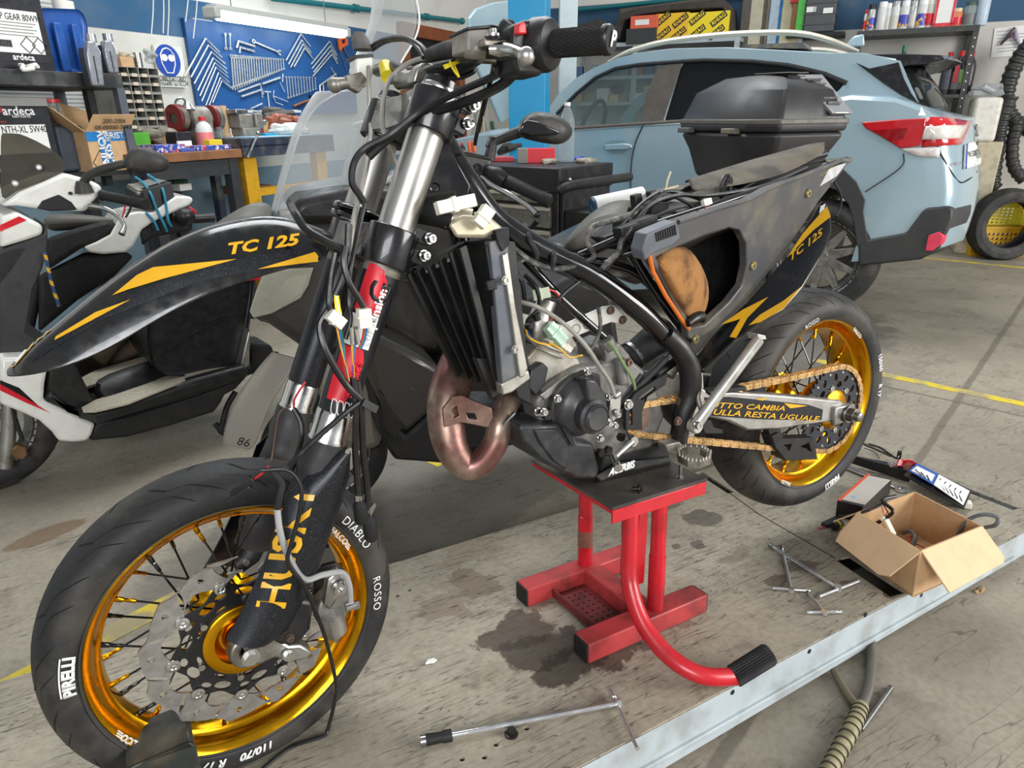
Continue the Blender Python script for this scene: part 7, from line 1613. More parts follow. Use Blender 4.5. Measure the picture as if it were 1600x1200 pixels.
# goggles sign
sg=thing('safety_sign','white board sign with blue goggles symbol and lettering','sign',RM)
ys=WY-.03; qs=Yp(ys)
c,d=rb(1,ys,246,72,288,136,.02); 
obj('sign_board',MB().box(c,d),colr('sign_white',(214,214,206),.5,dirt=.1),sg)
cc_=qs(262,95); er=(qs(281,95)-cc_).length
Zu=V((0,0,1));Xu=V((1,0,0)); n_=V((0,-1,0))
def disc(nm,pts,m_,off,par=sg): return obj(nm,MB().prism([cc_+Xu*x*er+Zu*y*er+n_*off for x,y in pts],n_*.002),m_,par)
disc('sign_disc',[(math.cos(i*.196),math.sin(i*.196)*1.0) for i in range(32)],colr('sign_blue',(24,66,160),.4),.002)
m=MB(); P_=[cc_+Xu*x*er+Zu*y*er+n_*.005 for x,y in ((-.55,.35),(-.3,.68),(0,.78),(.3,.68),(.55,.35),(.52,-.2),(.25,-.75),(-.25,-.75),(-.52,-.2))]; m.tube(P_,er*.045,5,closed=True)
obj('head_outline',m,LET,sg)
for s in (-1,1): disc('goggle_lens',[(s*.27+.25*math.cos(i*.524),.18+.22*math.sin(i*.524)) for i in range(12)],LET,.005)
text('E\' OBBLIGATORIO',.047,onplane(qs(267,123),Xu,Zu,.004),DLET,sg,'sign_lettering',sx=.62); text('PROTEGGERE GLI OCCHI',.047,onplane(qs(267,130),Xu,Zu,.004),DLET,sg,'sign_lettering',sx=.52)
for i,(x,y1) in enumerate(((255,52),(262,60),(236,62),(290,34),(302,60))):
    m=MB(); y=WY-.35; a=RM.Y(x-8+i*3,-60,y); b=RM.Y(x,y1,y); m.tube([a,a.lerp(b,.5)+V((.02,0,0)),b],.0035,6,4); solo('hanging_wire',m,colr('pale_wire',(206,208,204),.5),'thin pale wire hanging from above, %s from the left near the goggles sign'%ORD[(2,3,0,4,1)[i]] if False else ['thin wire hanging above the left half of the goggles sign','thin wire hanging above the middle of the goggles sign','thin wire hanging left of the goggles sign above the bin rack','thin wire ending in a bare rod over the left end of the tool board','long thin wire hanging down in front of the tool board corner'][i],'wire',RM)
# bin rack
rk=thing('bin_rack','grey steel rack of small parts bins left of the goggles sign','rack',RM)
yr=WY-.34; c,d=rb(1,yr,192,106,254,200,.3)
x0,x1,z0,z1=c.x-d.x/2,c.x+d.x/2,c.z-d.z/2,c.z+d.z/2
P4=lambda a,b,e,f:[V((a,yr,e)),V((b,yr,e)),V((b,yr,f)),V((a,yr,f))]
hs=[]; nr,nc=7,4
for i in range(nr):
    for j in range(nc): hs.append(P4(x0+(x1-x0)*(j+.04)/nc,x0+(x1-x0)*(j+.96)/nc,z0+(z1-z0)*(i+.26)/nr,z0+(z1-z0)*(i+.95)/nr))
obj('rack_face',sheet(P4(x0,x1,z0,z1),hs,(0,.26,0)),mat('grey_rack_paint',(140,140,132),.55,dirt=.2),rk)
obj('rack_back',MB().box((c.x,yr+.28,c.z),(d.x,.02,d.z)),colr('rack_back',(96,98,98),.6),rk)
m=MB(); random.seed(5)
for i in range(nr):
    for j in range(nc):
        if random.random()<.7: m.box((x0+(x1-x0)*(j+.5)/nc,yr-.003,z0+(z1-z0)*(i+.13)/nr),(.035,.004,.018))
obj('bin_label',m,colr('bin_label',(206,192,172),.6),rk)
m=MB()
for i in range(70): m.box((random.uniform(x0+.02,x1-.02),yr+random.uniform(.03,.15),z0+(z1-z0)*(random.choice((0,0,1,2,3,4,5))+.36)/nr),(.03,.03,.03),Matrix.Rotation(random.random()*3,3,'Y'))
tag(obj('loose_fittings',m,STL,rk),kind='stuff')
blk('small_carton',1,yr+.02,(189,89,209,105),.12,CARD,'small brown carton on top of the bin rack','carton')
m=MB(); c,d=rb(1,yr+.02,217,82,228,105,.08); m.cyl((c.x,c.y,c.z-d.z/2),(c.x,c.y,c.z+d.z/2),d.x/2,n=20); solo('tin_can',m,STL,'open tin can on top of the bin rack','tin',RM)
lump('plastic_bag',RM.Y(229,97,yr+.1),.05,10,glass('bag_plastic',(224,226,226),.3,.2),'crumpled clear plastic bag on the bin rack beside the sign','bag',RM,None,1.5)
lump('string_bundle',RM.Y(194,90,yr+.1),.05,10,colr('pale_string',(186,180,160),.8),'bundle of pale string on the left end of the bin rack','string',RM,None,.5)
# black shelf unit at the far left
su=thing('shelf_unit','black steel shelf unit at the far left holding oil cartons and cans','shelf',RM)
ysf=WY-.62
c,d=rb(1,ysf,-30,111,191,135,.02); lip=obj('shelf_lip',MB().box(c,d),mat('scuffed_black_shelf',(34,36,38),.5,dirt=.3,ds=9,dc=(84,84,82)),su,bev=.003); zsh=c.z-d.z*.42
obj('shelf_board',MB().box((c.x,ysf+.27,zsh),(d.x,.52,.02)),BLKM,su); xr_=c.x+d.x/2
for x_,y_ in ((xr_-.02,ysf+.02),(xr_-.02,ysf+.52)): obj('shelf_post',MB().box((x_,y_,(zsh+FZ)/2),(.045,.04,zsh-FZ)),mat('grey_shelf_post',(84,88,98),.5),su)
pv=RM.Y(139,150,ysf+.1); obj('shelf_post',MB().box((pv.x,pv.y,zsh-.25),(.04,.04,.5)),BLKM,su)
z2=RM.Y(150,268,ysf+.05).z; obj('shelf_board',MB().box((c.x,ysf+.27,z2-.012),(d.x,.52,.024)),BLKM,su)
wn=RM.Y(60,155,WY-.06); 
t=NT('ribbed_panel'); wv=t.n('ShaderNodeTexWave',bands_direction='Z'); wv.inputs['Scale'].default_value=14; t.put(wv.inputs['Vector'],t.co()); t.fin(t.mix(wv.outputs['Fac'],(*lin((196,198,194)),1),(*lin((136,138,136)),1)),.4,0.)
c,d=rb(1,WY-.03,-40,-30,118,178,.02); blk_=solo('roller_shutter',MB().box(c,d),t.m,'pale ribbed shutter panel behind the far-left shelves','shutter',RM)
def oilcarton(r,ax_y,label,t1,t2):
    b=thing('oil_carton',label,'carton',RM,'lubricant cartons on the far-left shelves')
    c,d=rb(1,ax_y,*r,.22); c.z+=0
    obj('carton_body',MB().box(c,d),colr('black_carton',(34,34,40),.4),b,bev=.003); f=c.y-d.y/2-.001; W_,H_=d.x,d.z
    L_=lambda u,v:V((c.x+(u-.5)*W_,f,c.z+(v-.5)*H_))
    def pt(nm,u0,v0,u1,v1,m_,o=0.): return obj(nm,MB().prism([L_(u0,v0)+V((0,-o,0)),L_(u1,v0)+V((0,-o,0)),L_(u1,v1)+V((0,-o,0)),L_(u0,v1)+V((0,-o,0))],(0,-.001,0)),m_,b)
    pt('white_panel',.0,.22,.90,.70,PAPER); pt('red_corner',.0,.74,.42,.98,colr('carton_red',(150,40,60),.4)); pt('logo_band',.05,.12,.92,.22,colr('black_carton',(0,0,0)))
    m=MB(); P_=[L_(.34+.26*math.cos(i*.393)*(1),.83+.07*math.sin(i*.393)) for i in range(16)]; m.prism([p+V((0,-.0015,0)) for p in P_],(0,-.001,0)); obj('hand_hole',m,BLKM,b)
    return b,L_,W_,H_
b,L_,W_,H_=oilcarton((-46,-28,72,112),ysf+.05,'white and black gear oil carton on the upper shelf beside the blue jerrycan','','')
text('H-EP GEAR 80W90',W_*.115,onplane(L_(.60,.62),Xu,Zu,.0022),DLET,b,'carton_lettering',sx=.72); text('ardeca',W_*.11,onplane(L_(.58,.17),Xu,Zu,.0025),LET,b,'carton_lettering',bold=.001)
m=MB()
for k in range(5): m.box(L_(.5,.56-k*.035)+V((0,-.002,0)),(W_*(.7-.1*(k%2)),.001,.002))
obj('small_print',m,DLET,b)
for u in (.68,.84):
    m=MB(); h_=.05; P_=[L_(u,.32)+V((math.cos(i*1.571)*h_*.7,-.002,math.sin(i*1.571)*h_*.7)) for i in range(4)]; m.tube(P_,.0025,4,closed=True); obj('hazard_diamond',m,DLET,b)
m=MB()
for k in range(9): m.box(L_(.30+k*.02,.32)+V((0,-.002,0)),(.004+.003*(k%2),.001,.03))
obj('bar_code',m,DLET,b)
b,L_,W_,H_=oilcarton((-40,166,86,262),ysf+.06,'white and black motor oil carton on the lower shelf behind the smoked screen','','')
text('NTH-XL 5W40',W_*.12,onplane(L_(.62,.62),Xu,Zu,.0022),DLET,b,'carton_lettering',sx=.75); text('ardeca',W_*.15,onplane(L_(.6,.92),Xu,Zu,.0025),LET,b,'carton_lettering',bold=.001); text('lubricants',W_*.06,onplane(L_(.62,.84),Xu,Zu,.0025),LET,b,'carton_lettering')
blk('flat_carton',1,ysf+.05,(-20,152,74,166),.3,colr('grey_carton2',(136,134,130),.6),'flat grey carton lying on top of the lower oil carton','carton')
# jerrycan
jc=thing('jerrycan','blue plastic jerrycan with white and red tap on the upper shelf','jerrycan',RM)
yj=ysf+.1; A=[RM.Y(a,b,yj) for a,b in ((66,12),(124,14),(134,22),(140,42),(142,112),(78,112))]
obj('can_body',MB().loft([[p+V((0,.03,0)) for p in A],A,[p+V((0,.2,0)) for p in A],[p+V((0,.23,0)) for p in A]]),colr('jerrycan_blue',(34,84,160),.35,dirt=.05),jc,bev=.02,bseg=3)
for r in ((92,36,106,112),(120,38,131,112)): blkp('embossed_panel',1,yj-.006,r,.02,colr('jerrycan_blue',(0,0,0)),jc,.006)
c=RM.Y(100,14,yj+.08); obj('can_cap',MB().cyl(c+V((0,0,-.02)),c+V((0,0,.035)),.05,n=24),NYL,jc); obj('red_tap',MB().lathe([(0,.03),(.02,.025),(.026,.0),(0,-.01)],c+V((-.0,0,.05)),(0,0,1),16),colr('red_switch',(0,0,0)),jc)
for i,(r,l) in enumerate((((130,56,164,134),'silver oil bottle hanging half over the front edge of the upper shelf'),((158,57,187,114),'silver oil bottle standing at the right end of the upper shelf'))):
    ob=thing('oil_bottle',l,'bottle',RM,'silver oil bottles'); x0,y0,x1,y1=r; yy=ysf+(-.09 if i==0 else .05)
    S=[((.20,.10),(.60,.10),(.62,.16),(.82,.32),(1.0,1.),(.42,1.),(.16,.36),(.2,.2))][0]
    A=[RM.Y(x0+(x1-x0)*u,y0+(y1-y0)*v,yy) for u,v in S]; obj('bottle_body',MB().loft([A,[p+V((.02,.07,0)) for p in A]]),colr('silver_bottle',(168,170,174),.3,metal=.6),ob,bev=.008)
    A=[RM.Y(x0+(x1-x0)*u,y0+(y1-y0)*v,yy+.004) for u,v in ((0.02,.22),(.16,.36),(.42,1.),(.34,.96),(.05,.4))]; obj('bottle_side',MB().prism(A,(.01,.06,0)),colr('dark_bottle_side',(62,66,74),.4),ob,bev=.004)
    c=RM.Y(x0+(x1-x0)*.4,y0+(y1-y0)*.10,yy+.035); obj('bottle_cap',MB().cyl(c+V((0,0,-.005)),c+V((0,0,.03)),.026,n=18),colr('silver_bottle',(0,0,0)),ob)
    A=[RM.Y(x0+(x1-x0)*u,y0+(y1-y0)*v,yy-.001) for u,v in ((.44,.4),(.5,.4),(.74,.95),(.68,.95))]; obj('level_strip',MB().prism(A,(0,-.001,0)),colr('dark_bottle_side',(0,0,0)),ob)
lump('white_rag',RM.Y(42,112,ysf-.03),.04,9,colr('white_cloth',(214,212,204),.8),'white rag hung over the front lip of the upper shelf','rag',RM,None,.8)
# lower shelf: dark canister, box with blue tape
blk('dark_canister',1,ysf+.12,(92,196,138,268),.2,colr('dark_blue_canister',(60,68,80),.5,dirt=.1),'dark blue-grey canister between the oil carton and the taped box','canister',bev=.015)
m=MB(); A=RM.Y(96,200,ysf+.15);B=RM.Y(118,226,ysf+.15); m.tube([A,A+V((.03,0,.03)),B+V((.02,0,.02)),B],.018,8,3); solo('canister_strap',m,BLKM,'black strap handle over the dark canister','strap',RM)
t_=bottle(RM,RM.Y(88,200,ysf+.2),.045,.14,glass('clear_pet',(0,0,0)),REDC,'clear jar with red lid behind the dark canister','jar',None,'jar',.8)
bb=thing('taped_box','open cardboard box bound with blue lettered tape on the lower shelf','box',RM)
yb=ysf+.02; c,d=rb(1,yb,140,206,208,268,.26); bo=c-d/2
obj('box_body',MB().box(c,d),CARD,bb)
TP=colr('blue_tape',(32,122,190),.35)
top_=c.z+d.z/2
for dx_,w_ in ((-.13*d.x,.26*d.x),): obj('tape_strip',MB().box((c.x+dx_,yb-.001,c.z),(w_,.002,d.z)),TP,bb)
obj('tape_strip',MB().box((c.x,yb-.0005,top_-.02),(d.x*1.01,.002,.05)),TP,bb)
text('NUOVA',.06,lambda x,y:V((c.x-.18*d.x-y,yb-.003,c.z+.22*d.z+x)),LET,bb,'tape_lettering',bold=.002); text('CRISTAL',.06,lambda x,y:V((c.x-.07*d.x-y,yb-.003,c.z+.16*d.z+x)),LET,bb,'tape_lettering',bold=.002)
text('CRISTAL',.045,onplane((c.x+.22*d.x,yb-.001,top_-.02),Xu,Zu,.002),LET,bb,'tape_lettering',bold=.001)
m=MB(); P_=[V((c.x-.28*d.x+math.cos(i*1.571)*.05,yb-.001,c.z-.05+math.sin(i*1.571)*.06)) for i in range(4)]; m.tube(P_,.0025,4,closed=True); obj('printed_diamond',m,DLET,bb)
def flp(pts): return obj('box_flap',MB().prism(pts,(0,.004,.002)),CARD,bb)
fx0,fx1=c.x-d.x/2,c.x+d.x/2
ff=flp([V((fx0,yb,top_)),V((fx1,yb,top_)),V((fx1+.02,yb-.05,top_+.085)),V((fx0+.03,yb-.05,top_+.085))])
text('200-2006',.035,onplane((c.x+.02,yb-.041,top_+.055),Xu,V((0,-.5,.85)),.004),DLET,bb,'box_lettering'); text('08-00000-7643',.035,onplane((c.x+.02,yb-.022,top_+.024),Xu,V((0,-.5,.85)),.004),DLET,bb,'box_lettering')
obj('box_flap',MB().prism([V((fx0,yb,top_)),V((fx0,yb+.26,top_)),V((fx0-.14,yb+.24,top_+.12)),V((fx0-.14,yb+.02,top_+.12))],(.004,0,.002)),CARD,bb)
obj('box_flap',MB().prism([V((fx0+.05,yb+.26,top_)),V((fx1,yb+.26,top_)),V((fx1,yb+.28,top_+.1)),V((fx0+.08,yb+.28,top_+.15))],(0,.004,0)),CARD,bb)
# benches
WTOP=mat('worn_bench_wood',(140,92,58),.6,dirt=.3,ds=6,dc=(84,58,40)); DKS=mat('dark_bench_steel',(50,50,52),.55,dirt=.2)
yb1=WY-.75
b1=thing('wooden_bench','old wooden-topped bench with dark legs along the left wall','bench',RM)
A=RM.Y(222,246,yb1);B=RM.Y(378,237,yb1); zt3=(A.z+B.z)/2+.015
obj('bench_top',MB().box(((A.x+B.x)/2,yb1+.34,zt3-.025),(B.x-A.x,.68,.05)),WTOP,b1,bev=.004); obj('bench_rail',MB().box(((A.x+B.x)/2,yb1+.05,zt3-.10),(B.x-A.x-.05,.05,.09)),DKS,b1)
for x_,y_ in ((B.x-.06,yb1+.05),(B.x-.06,yb1+.6),((A.x+B.x)/2+.2,yb1+.6),(A.x+.06,yb1+.05),(A.x+.06,yb1+.6)): obj('leg',MB().box((x_,y_,(zt3-.05+FZ)/2),(.07,.06,zt3-.05-FZ)),DKS,b1)
b2=thing('steel_bench','blue steel workbench with yellow leg under the tool board','bench',RM)
yb2=WY-.72; A2=RM.Y(377,218,yb2);B2=RM.Y(500,214,yb2); z3=(A2.z+B2.z)/2+.01; NVY=mat('navy_bench_paint',(38,46,66),.5,dirt=.3,ds=8,dc=(96,96,92)); YLP=mat('yellow_leg_paint',(214,160,20),.45,dirt=.15,dc=(120,90,30))
x1_=B2.x+.15
obj('bench_top',MB().box(((A2.x+x1_)/2,yb2+.34,z3-.03),(x1_-A2.x,.68,.06)),NVY,b2,bev=.004); obj('drawer_band',MB().box(((A2.x+x1_)/2,yb2+.01,z3-.08),(x1_-A2.x,.02,.07)),NVY,b2)
obj('leg',MB().box((A2.x+.1,yb2+.08,(z3-.1+FZ)/2),(.11,.06,z3-.1-FZ)),YLP,b2,bev=.003); obj('leg',MB().box((A2.x+.02,yb2+.3,(z3-.1+FZ)/2),(.05,.05,z3-.1-FZ)),NVY,b2); obj('leg',MB().box((x1_-.1,yb2+.08,(z3-.1+FZ)/2),(.11,.06,z3-.1-FZ)),YLP,b2)
rz=RM.Y(420,300,yb2).z; obj('lower_rail',MB().box(((A2.x+x1_)/2,yb2+.08,rz),(x1_-A2.x-.1,.05,.05)),YLP,b2)
obj('blue_sheet',MB().box((A2.x+.42,yb2+.15,z3+.002),(.6,.25,.004)),colr('pale_blue_sheet',(150,190,214),.5),b2)
# bench grinder
zb=zt3
gd=thing('bench_grinder','bench grinder with two dark red guards on the wooden bench','grinder',RM)
yg=yb1+.35; gA,gB=RM.Y(277,185,yg),RM.Y(333,185,yg); gz=gA.z
m=MB(); m.tube([gA,gA.lerp(gB,.2),gA.lerp(gB,.25),gA.lerp(gB,.75),gA.lerp(gB,.8),gB],[.03,.04,.075,.075,.04,.03],20); m.box(((gA.x+gB.x)/2,yg,(gz+zb)/2-.02),(.14,.14,gz-zb)); obj('motor',m,mat('grey_motor',(140,134,124),.5,.3,dirt=.3),gd,bev=.004)
for p in (gA,gB): obj('wheel_guard',MB().lathe([(.03,-.03),(.078,-.03),(.082,-.026),(.082,.026),(.078,.03),(.03,.03)],p,(1,0,0),28),mat('dark_red_guard',(120,38,38),.45,dirt=.2),gd); obj('grinding_wheel',MB().cyl(p-V((.018,.02,0)),p+V((.018,-.02,0)),.07,n=26),GRYP,gd)
m=MB(); p=RM.Y(279,176,yg); m.tube([p,p+V((-.01,0,.06)),p+V((.02,-.02,.085)),p+V((.05,-.03,.06))],.007,8,4); m.lathe([(.01,.05),(.03,.02),(.045,0)],p+V((.05,-.03,.02)),(0,0,1),16); solo('desk_lamp',m,STL,'small bent lamp behind the left guard of the grinder','lamp',RM)
def onB(x,y,yy): return RM.Y(x,y,yy)
def stand(x0,y0,x1,y1,yy,dep,zb_): 
    c,d=rb(1,yy,x0,y0,x1,y1,dep); h_=c.z+d.z/2-zb_; c.z=zb_+h_/2; d.z=h_; return c,d
def bx1(name,x0,y0,x1,y1,yy,dep,m_,label,cat,zb_=None,grp=None):
    c,d=stand(x0,y0,x1,y1,yy,dep,zb if zb_ is None else zb_); return solo(name,MB().box(c,d),m_,label,cat,RM,grp,bev=.003)
WRAP=NT('blue_patterned_wrap'); WRAP.fin(WRAP.mix(WRAP.ramp(WRAP.noise(40,2),.5,.56),(*lin((52,76,160)),1),WRAP.mix(WRAP.ramp(WRAP.noise(33,2),.5,.55),(*lin((210,206,216)),1),(*lin((190,60,80)),1))),.4,0.)
bx1('patterned_box',244,226,290,236,yb1+.06,.16,WRAP.m,'blue patterned flat box at the left front of the wooden bench','box',None,'blue patterned boxes')
bx1('patterned_box',307,227,362,238,yb1+.05,.16,WRAP.m,'blue patterned flat box at the right front of the wooden bench','box',None,'blue patterned boxes')
bx1('blue_carton',283,232,305,237,yb1+.04,.1,colr('plain_blue',(70,90,170),.5),'thin plain blue carton between the two patterned boxes','carton')
t_=bx1('black_carton',277,206,300,230,yb1+.2,.12,colr('black_carton',(0,0,0)),'black carton with white lower half on the wooden bench','carton')
c,d=stand(278,220,300,231,yb1+.195,.01,zb); obj('white_panel',MB().box(c,d),PAPER,t_)
bx1('brown_carton',258,206,276,230,yb1+.3,.15,CARD,'small brown carton left of the black carton on the bench','carton')
bx1('green_tub',211,207,235,229,yb1+.3,.15,colr('green_tub',(84,168,52),.45),'bright green tub at the left of the wooden bench','tub')
bx1('striped_carton',328,218,348,231,yb1+.12,.06,colr('yellow_label',(0,0,0)),'small yellow and black striped carton in front of the white bottle','carton')
bottle(RM,V((RM.Y(322,225,yb1+.2).x,yb1+.2,zb)),.05,.19,colr('white_can',(206,208,206),.4),REDC,'white plastic bottle with red cap and pink label on the wooden bench','bottle',None,'bottle',.35,None,colr('pink_label',(214,120,120),.5))
bottle(RM,V((RM.Y(344,215,yb1+.3).x,yb1+.3,zb)),.03,.16,glass('clear_pet',(0,0,0)),REDC,'clear bottle with red cap right of the white bottle','bottle')
for x,h_,l in ((352,.26,'tan cardboard tube standing behind the striped carton'),(359,.24,'steel shock absorber standing at the right end of the wooden bench')):
    p=V((RM.Y(x,205,yb1+.4).x,yb1+.4,zb)); m=MB(); m.tube([p,p+V((0,0,h_*.3)),p+V((0,0,h_*.31)),p+V((0,0,h_))],[.035,.035,.028,.028],16); solo('tube',m,CARD if x==352 else STL,l,'tube',RM)
lump('leather_gloves',V((RM.Y(366,228,yb1+.2).x,yb1+.2,zb+.01)),.06,9,mat('tan_leather',(120,98,74),.8,dirt=.2),'pair of tan leather gloves on the right end of the wooden bench','gloves',RM,None,.8)
lump('parts_heap',V((RM.Y(245,210,yb1+.4).x,yb1+.4,zb+.02)),.12,20,mat('mixed_scrap',(0,0,0)),'heap of oily parts between the green tub and the grinder','parts',RM,None,.8)
# on the steel bench
zz=z3
vz=thing('bench_vice','old grey bench vice on the left corner of the steel bench','vice',RM)
p=V((RM.Y(383,205,yb2+.3).x,yb2+.3,zz)); m=MB(); m.box(p+V((0,0,.03)),(.16,.14,.06)); m.box(p+V((-.03,0,.10)),(.12,.12,.09)); m.box(p+V((.09,0,.10)),(.07,.12,.10)); obj('vice_body',m,mat('grey_motor',(0,0,0)),vz,bev=.01); obj('vice_screw',MB().tube([p+V((.1,0,.09)),p+V((.2,0,.09))],.018,12),STL,vz); obj('anvil',MB().box(p+V((-.06,0,.16)),(.09,.1,.03)),STL,vz,bev=.004)
lump('engine_parts',V((RM.Y(440,205,yb2+.4).x,yb2+.4,zz+.02)),.16,26,mat('rusty_parts',(140,76,54),.6,.3,dirt=.3,dc=(80,60,50)),'rusty red-brown parts heaped on the steel bench','parts',RM,None,.6)
lump('white_fittings',V((RM.Y(452,204,yb2+.25).x,yb2+.25,zz+.015)),.12,22,colr('pale_parts',(0,0,0)),'loose white plastic fittings on the steel bench in front of the rusty parts','fittings',RM,None,.4)
lump('dark_parts',V((RM.Y(425,195,yb2+.48).x,yb2+.48,zz+.04)),.15,26,mat('oily_parts',(74,66,60),.6,.3,dirt=.3),'dark oily parts along the back of the steel bench','parts',RM,None,.9)
bx1('blue_tray',416,208,432,218,yb2+.2,.1,colr('cyan_tray',(20,150,196),.4),'small cyan tray on the steel bench','tray',zz)
bx1('tan_carton',412,190,423,212,yb2+.35,.06,CARD,'upright tan carton behind the cyan tray','carton',zz); bx1('red_can',404,190,412,212,yb2+.34,.05,colr('dark_red_tin',(150,40,44),.4),'small red tin left of the tan carton','tin',zz)
m=MB(); m.tube([RM.Y(403,209,yb2-.02),RM.Y(387,247,yb2-.03)],.007,8); m.ball(RM.Y(403,208,yb2-.02),.014); solo('steel_rod',m,STL,'thin steel rod with a knob leaning on the yellow bench leg','rod',RM)
# under the benches
for (x,y,n,l,c_) in ((330,300,30,'dark greasy parts heaped under the wooden bench',(58,54,48)),(440,288,26,'dark hoses and parts heaped under the steel bench',(46,46,46))):
    p=RM.Y(x,y,WY-.35); p.z=FZ+.2; m=MB(); random.seed(x); P_=[p+V((random.uniform(-.45,.45),random.uniform(-.15,.15),random.uniform(-.2,.12))) for i in range(n)]; m.tube(P_,.07,8,3); solo('parts_heap',m,mat('under_heap_%d'%x,c_,.8,dirt=.4,ds=8,dc=(104,96,84)),l,'parts',RM)
bx1('green_carton',272,281,294,288,WY-.5,.2,colr('green_carton',(40,84,60),.5),'small green carton under the wooden bench','carton',RM.Y(280,296,WY-.5).z); bx1('white_carton',281,287,300,298,WY-.55,.2,PAPER,'white carton under the wooden bench','carton',RM.Y(280,299,WY-.55).z)
bx1('wood_block',384,290,424,300,WY-.45,.25,mat('raw_wood',(150,106,72),.7),'tan wooden board lying under the steel bench','board',RM.Y(400,303,WY-.45).z)
# ---------------------------------------------------------------- back wall: shelving, boards, right-hand corner
XB=WX-.55
def blx(name,val,r,dep,m_,label,cat,grp=None,bev=.003):
    c,d=rb(0,val,*r,dep); return solo(name,MB().box(c,d),m_,label,cat,RM,grp,bev=bev),c,d
def hang(ax,val,pts,off,nm,m_,label=None,cat=None,par=None,bev=0.,grp=None):
    o=V((0,0,0)); o[ax]=off; m=MB().prism([RM._p(a,b,ax,val) for a,b in pts],o)
    return obj(nm,m,m_,par,bev=bev) if par else solo(nm,m,m_,label,cat,RM,grp,bev=bev)
# grey stores rack standing against the back wall behind the car
rk=thing('stores_rack','tall pale grey stores rack behind the car loaded with boxes','rack',RM)
RKP=colr('rack_paint',(164,174,178),.5,dirt=.15)
y0_,y1_=RM.X(1150,80,XB).y,RM.X(890,80,XB).y
lv=[RM.X(1060,b,XB).z for b in (65,118,160,215)]
for y_ in (y0_,(y0_+y1_)/2+.15,y1_):
    for x_ in (XB+.02,XB+.45): obj('rack_post',MB().box((x_,y_,(lv[0]+.02+FZ)/2),(.045,.045,lv[0]+.02-FZ)),RKP,rk)
for z_ in lv: obj('rack_shelf',MB().box((XB+.24,(y0_+y1_)/2,z_),(.48,y1_-y0_+.05,.035)),RKP,rk)
random.seed(11)
KN=[(mat('brown_cardboard',(0,0,0)),'brown'),(colr('rk_red',(150,52,48),.5),'dull red'),(colr('rk_white',(196,194,186),.5),'off-white'),(colr('rk_grey',(110,112,112),.5),'grey'),(colr('rk_olive',(120,112,80),.5),'olive'),(colr('rk_blue',(60,84,120),.5),'dark blue')]
yy_=y0_+.12; i=0
while yy_<y1_-.12:
    w_=random.uniform(.10,.2)
    for li,z_ in ((1,lv[1]),(2,lv[2])):
        hgt=random.uniform(.07,.15); mm,cn=KN[(i*2+li)%6]
        solo('stores_box',MB().box((XB+.17,yy_+w_/2,z_+.018+hgt/2),(.26,w_*.9,hgt)),mm,'%s box on the %s shelf of the stores rack, %s from the right'%(cn,('','upper','lower')[li],ORD[i]),'box',RM,'boxes on the stores rack',bev=.003)
    yy_+=w_; i+=1
# on top of the rack
for r,l in (((1024,24,1075,66),'left one of the two yellow parts cartons above the car roof'),((1075,20,1138,61),'right one of the two yellow parts cartons above the car roof')):
    b=thing('yellow_carton',l,'carton',RM,'yellow parts cartons')
    c,d=rb(0,XB+.0,*r,.25); c.z=lv[0]+.018+d.z/2
    YC=colr('carton_yellow',(232,206,24) if r[0]>1050 else (228,180,26),.45,dirt=.03) if r[0]>1050 else colr('carton_amber',(228,182,26),.45,dirt=.03)
    obj('carton_body',MB().box(c,d),YC,b,bev=.002)
    f=c.x-d.x/2-.001
    for u,v in ((.25,.25),(.75,.7),(.22,.8),(.72,.2)):
        o=V((f,c.y-(u-.5)*d.y,c.z+(v-.5)*d.z)); xd=V((0,-.8,.6)); yd=V((0,.6,.8))
        mm=MB(); mm.prism([o+xd*x+yd*y for x,y in ((-.085,-.028),(.085,-.028),(.085,.028),(-.085,.028))],(-.001,0,0)); obj('logo_band',mm,colr('black_carton',(0,0,0)),b)
        text('RHIAG',.05,onplane(o+V((-.0015,0,0)),xd,yd,.001),YC,b,'carton_lettering',bold=.0015)
o_,c,d=blx('tool_case',XB-.03,(978,44,1025,68),.25,colr('dark_case',(46,48,50),.5),'dark plastic tool case left of the yellow cartons','tool case'); 
o_,c,d=blx('orange_carton',XB-.02,(985,24,1028,45),.2,colr('orange_print2',(214,92,62),.5),'orange and white carton on top of the dark tool case','carton'); obj('white_print',MB().box((c.x-d.x/2-.001,c.y+.02,c.z+.0),(.002,d.y*.5,d.z*.4)),PAPER,o_)
TRM=mat('dark_trim_panel',(62,56,52),.75,dirt=.25,ds=8)
m=MB(); zz0=[(955,62),(958,40),(968,22),(990,14),(1050,6),(1130,-2),(1143,10),(1146,62),(1138,62),(1134,20),(1128,12),(1050,16),(992,24),(976,32),(968,62)]
m.prism([RM.X(a,b,XB+.06) for a,b in zz0],(.35,0,0)); solo('trim_panel',m,TRM,'dark moulded boot trim arching over the yellow cartons','trim panel',RM,bev=.01)
hang(0,XB+.3,[(968,14),(1060,2),(1130,-8),(1130,20),(1060,40),(970,50)],.05,'boot_liner',mat('dusty_liner',(92,84,76),.8,dirt=.2),'grey-brown boot liner leaning behind the yellow cartons','liner')
hang(0,XB+.1,[(898,48),(905,38),(935,30),(952,38),(958,50)],.2,'dark_cap',TRM,'dark cap-shaped cover on the left end of the rack top','cover',bev=.01)
blx('blue_crate',XB+.05,(896,44,955,58),.25,colr('dark_blue_crate',(30,58,110),.5),'low dark blue crate on the left end of the rack top','crate')
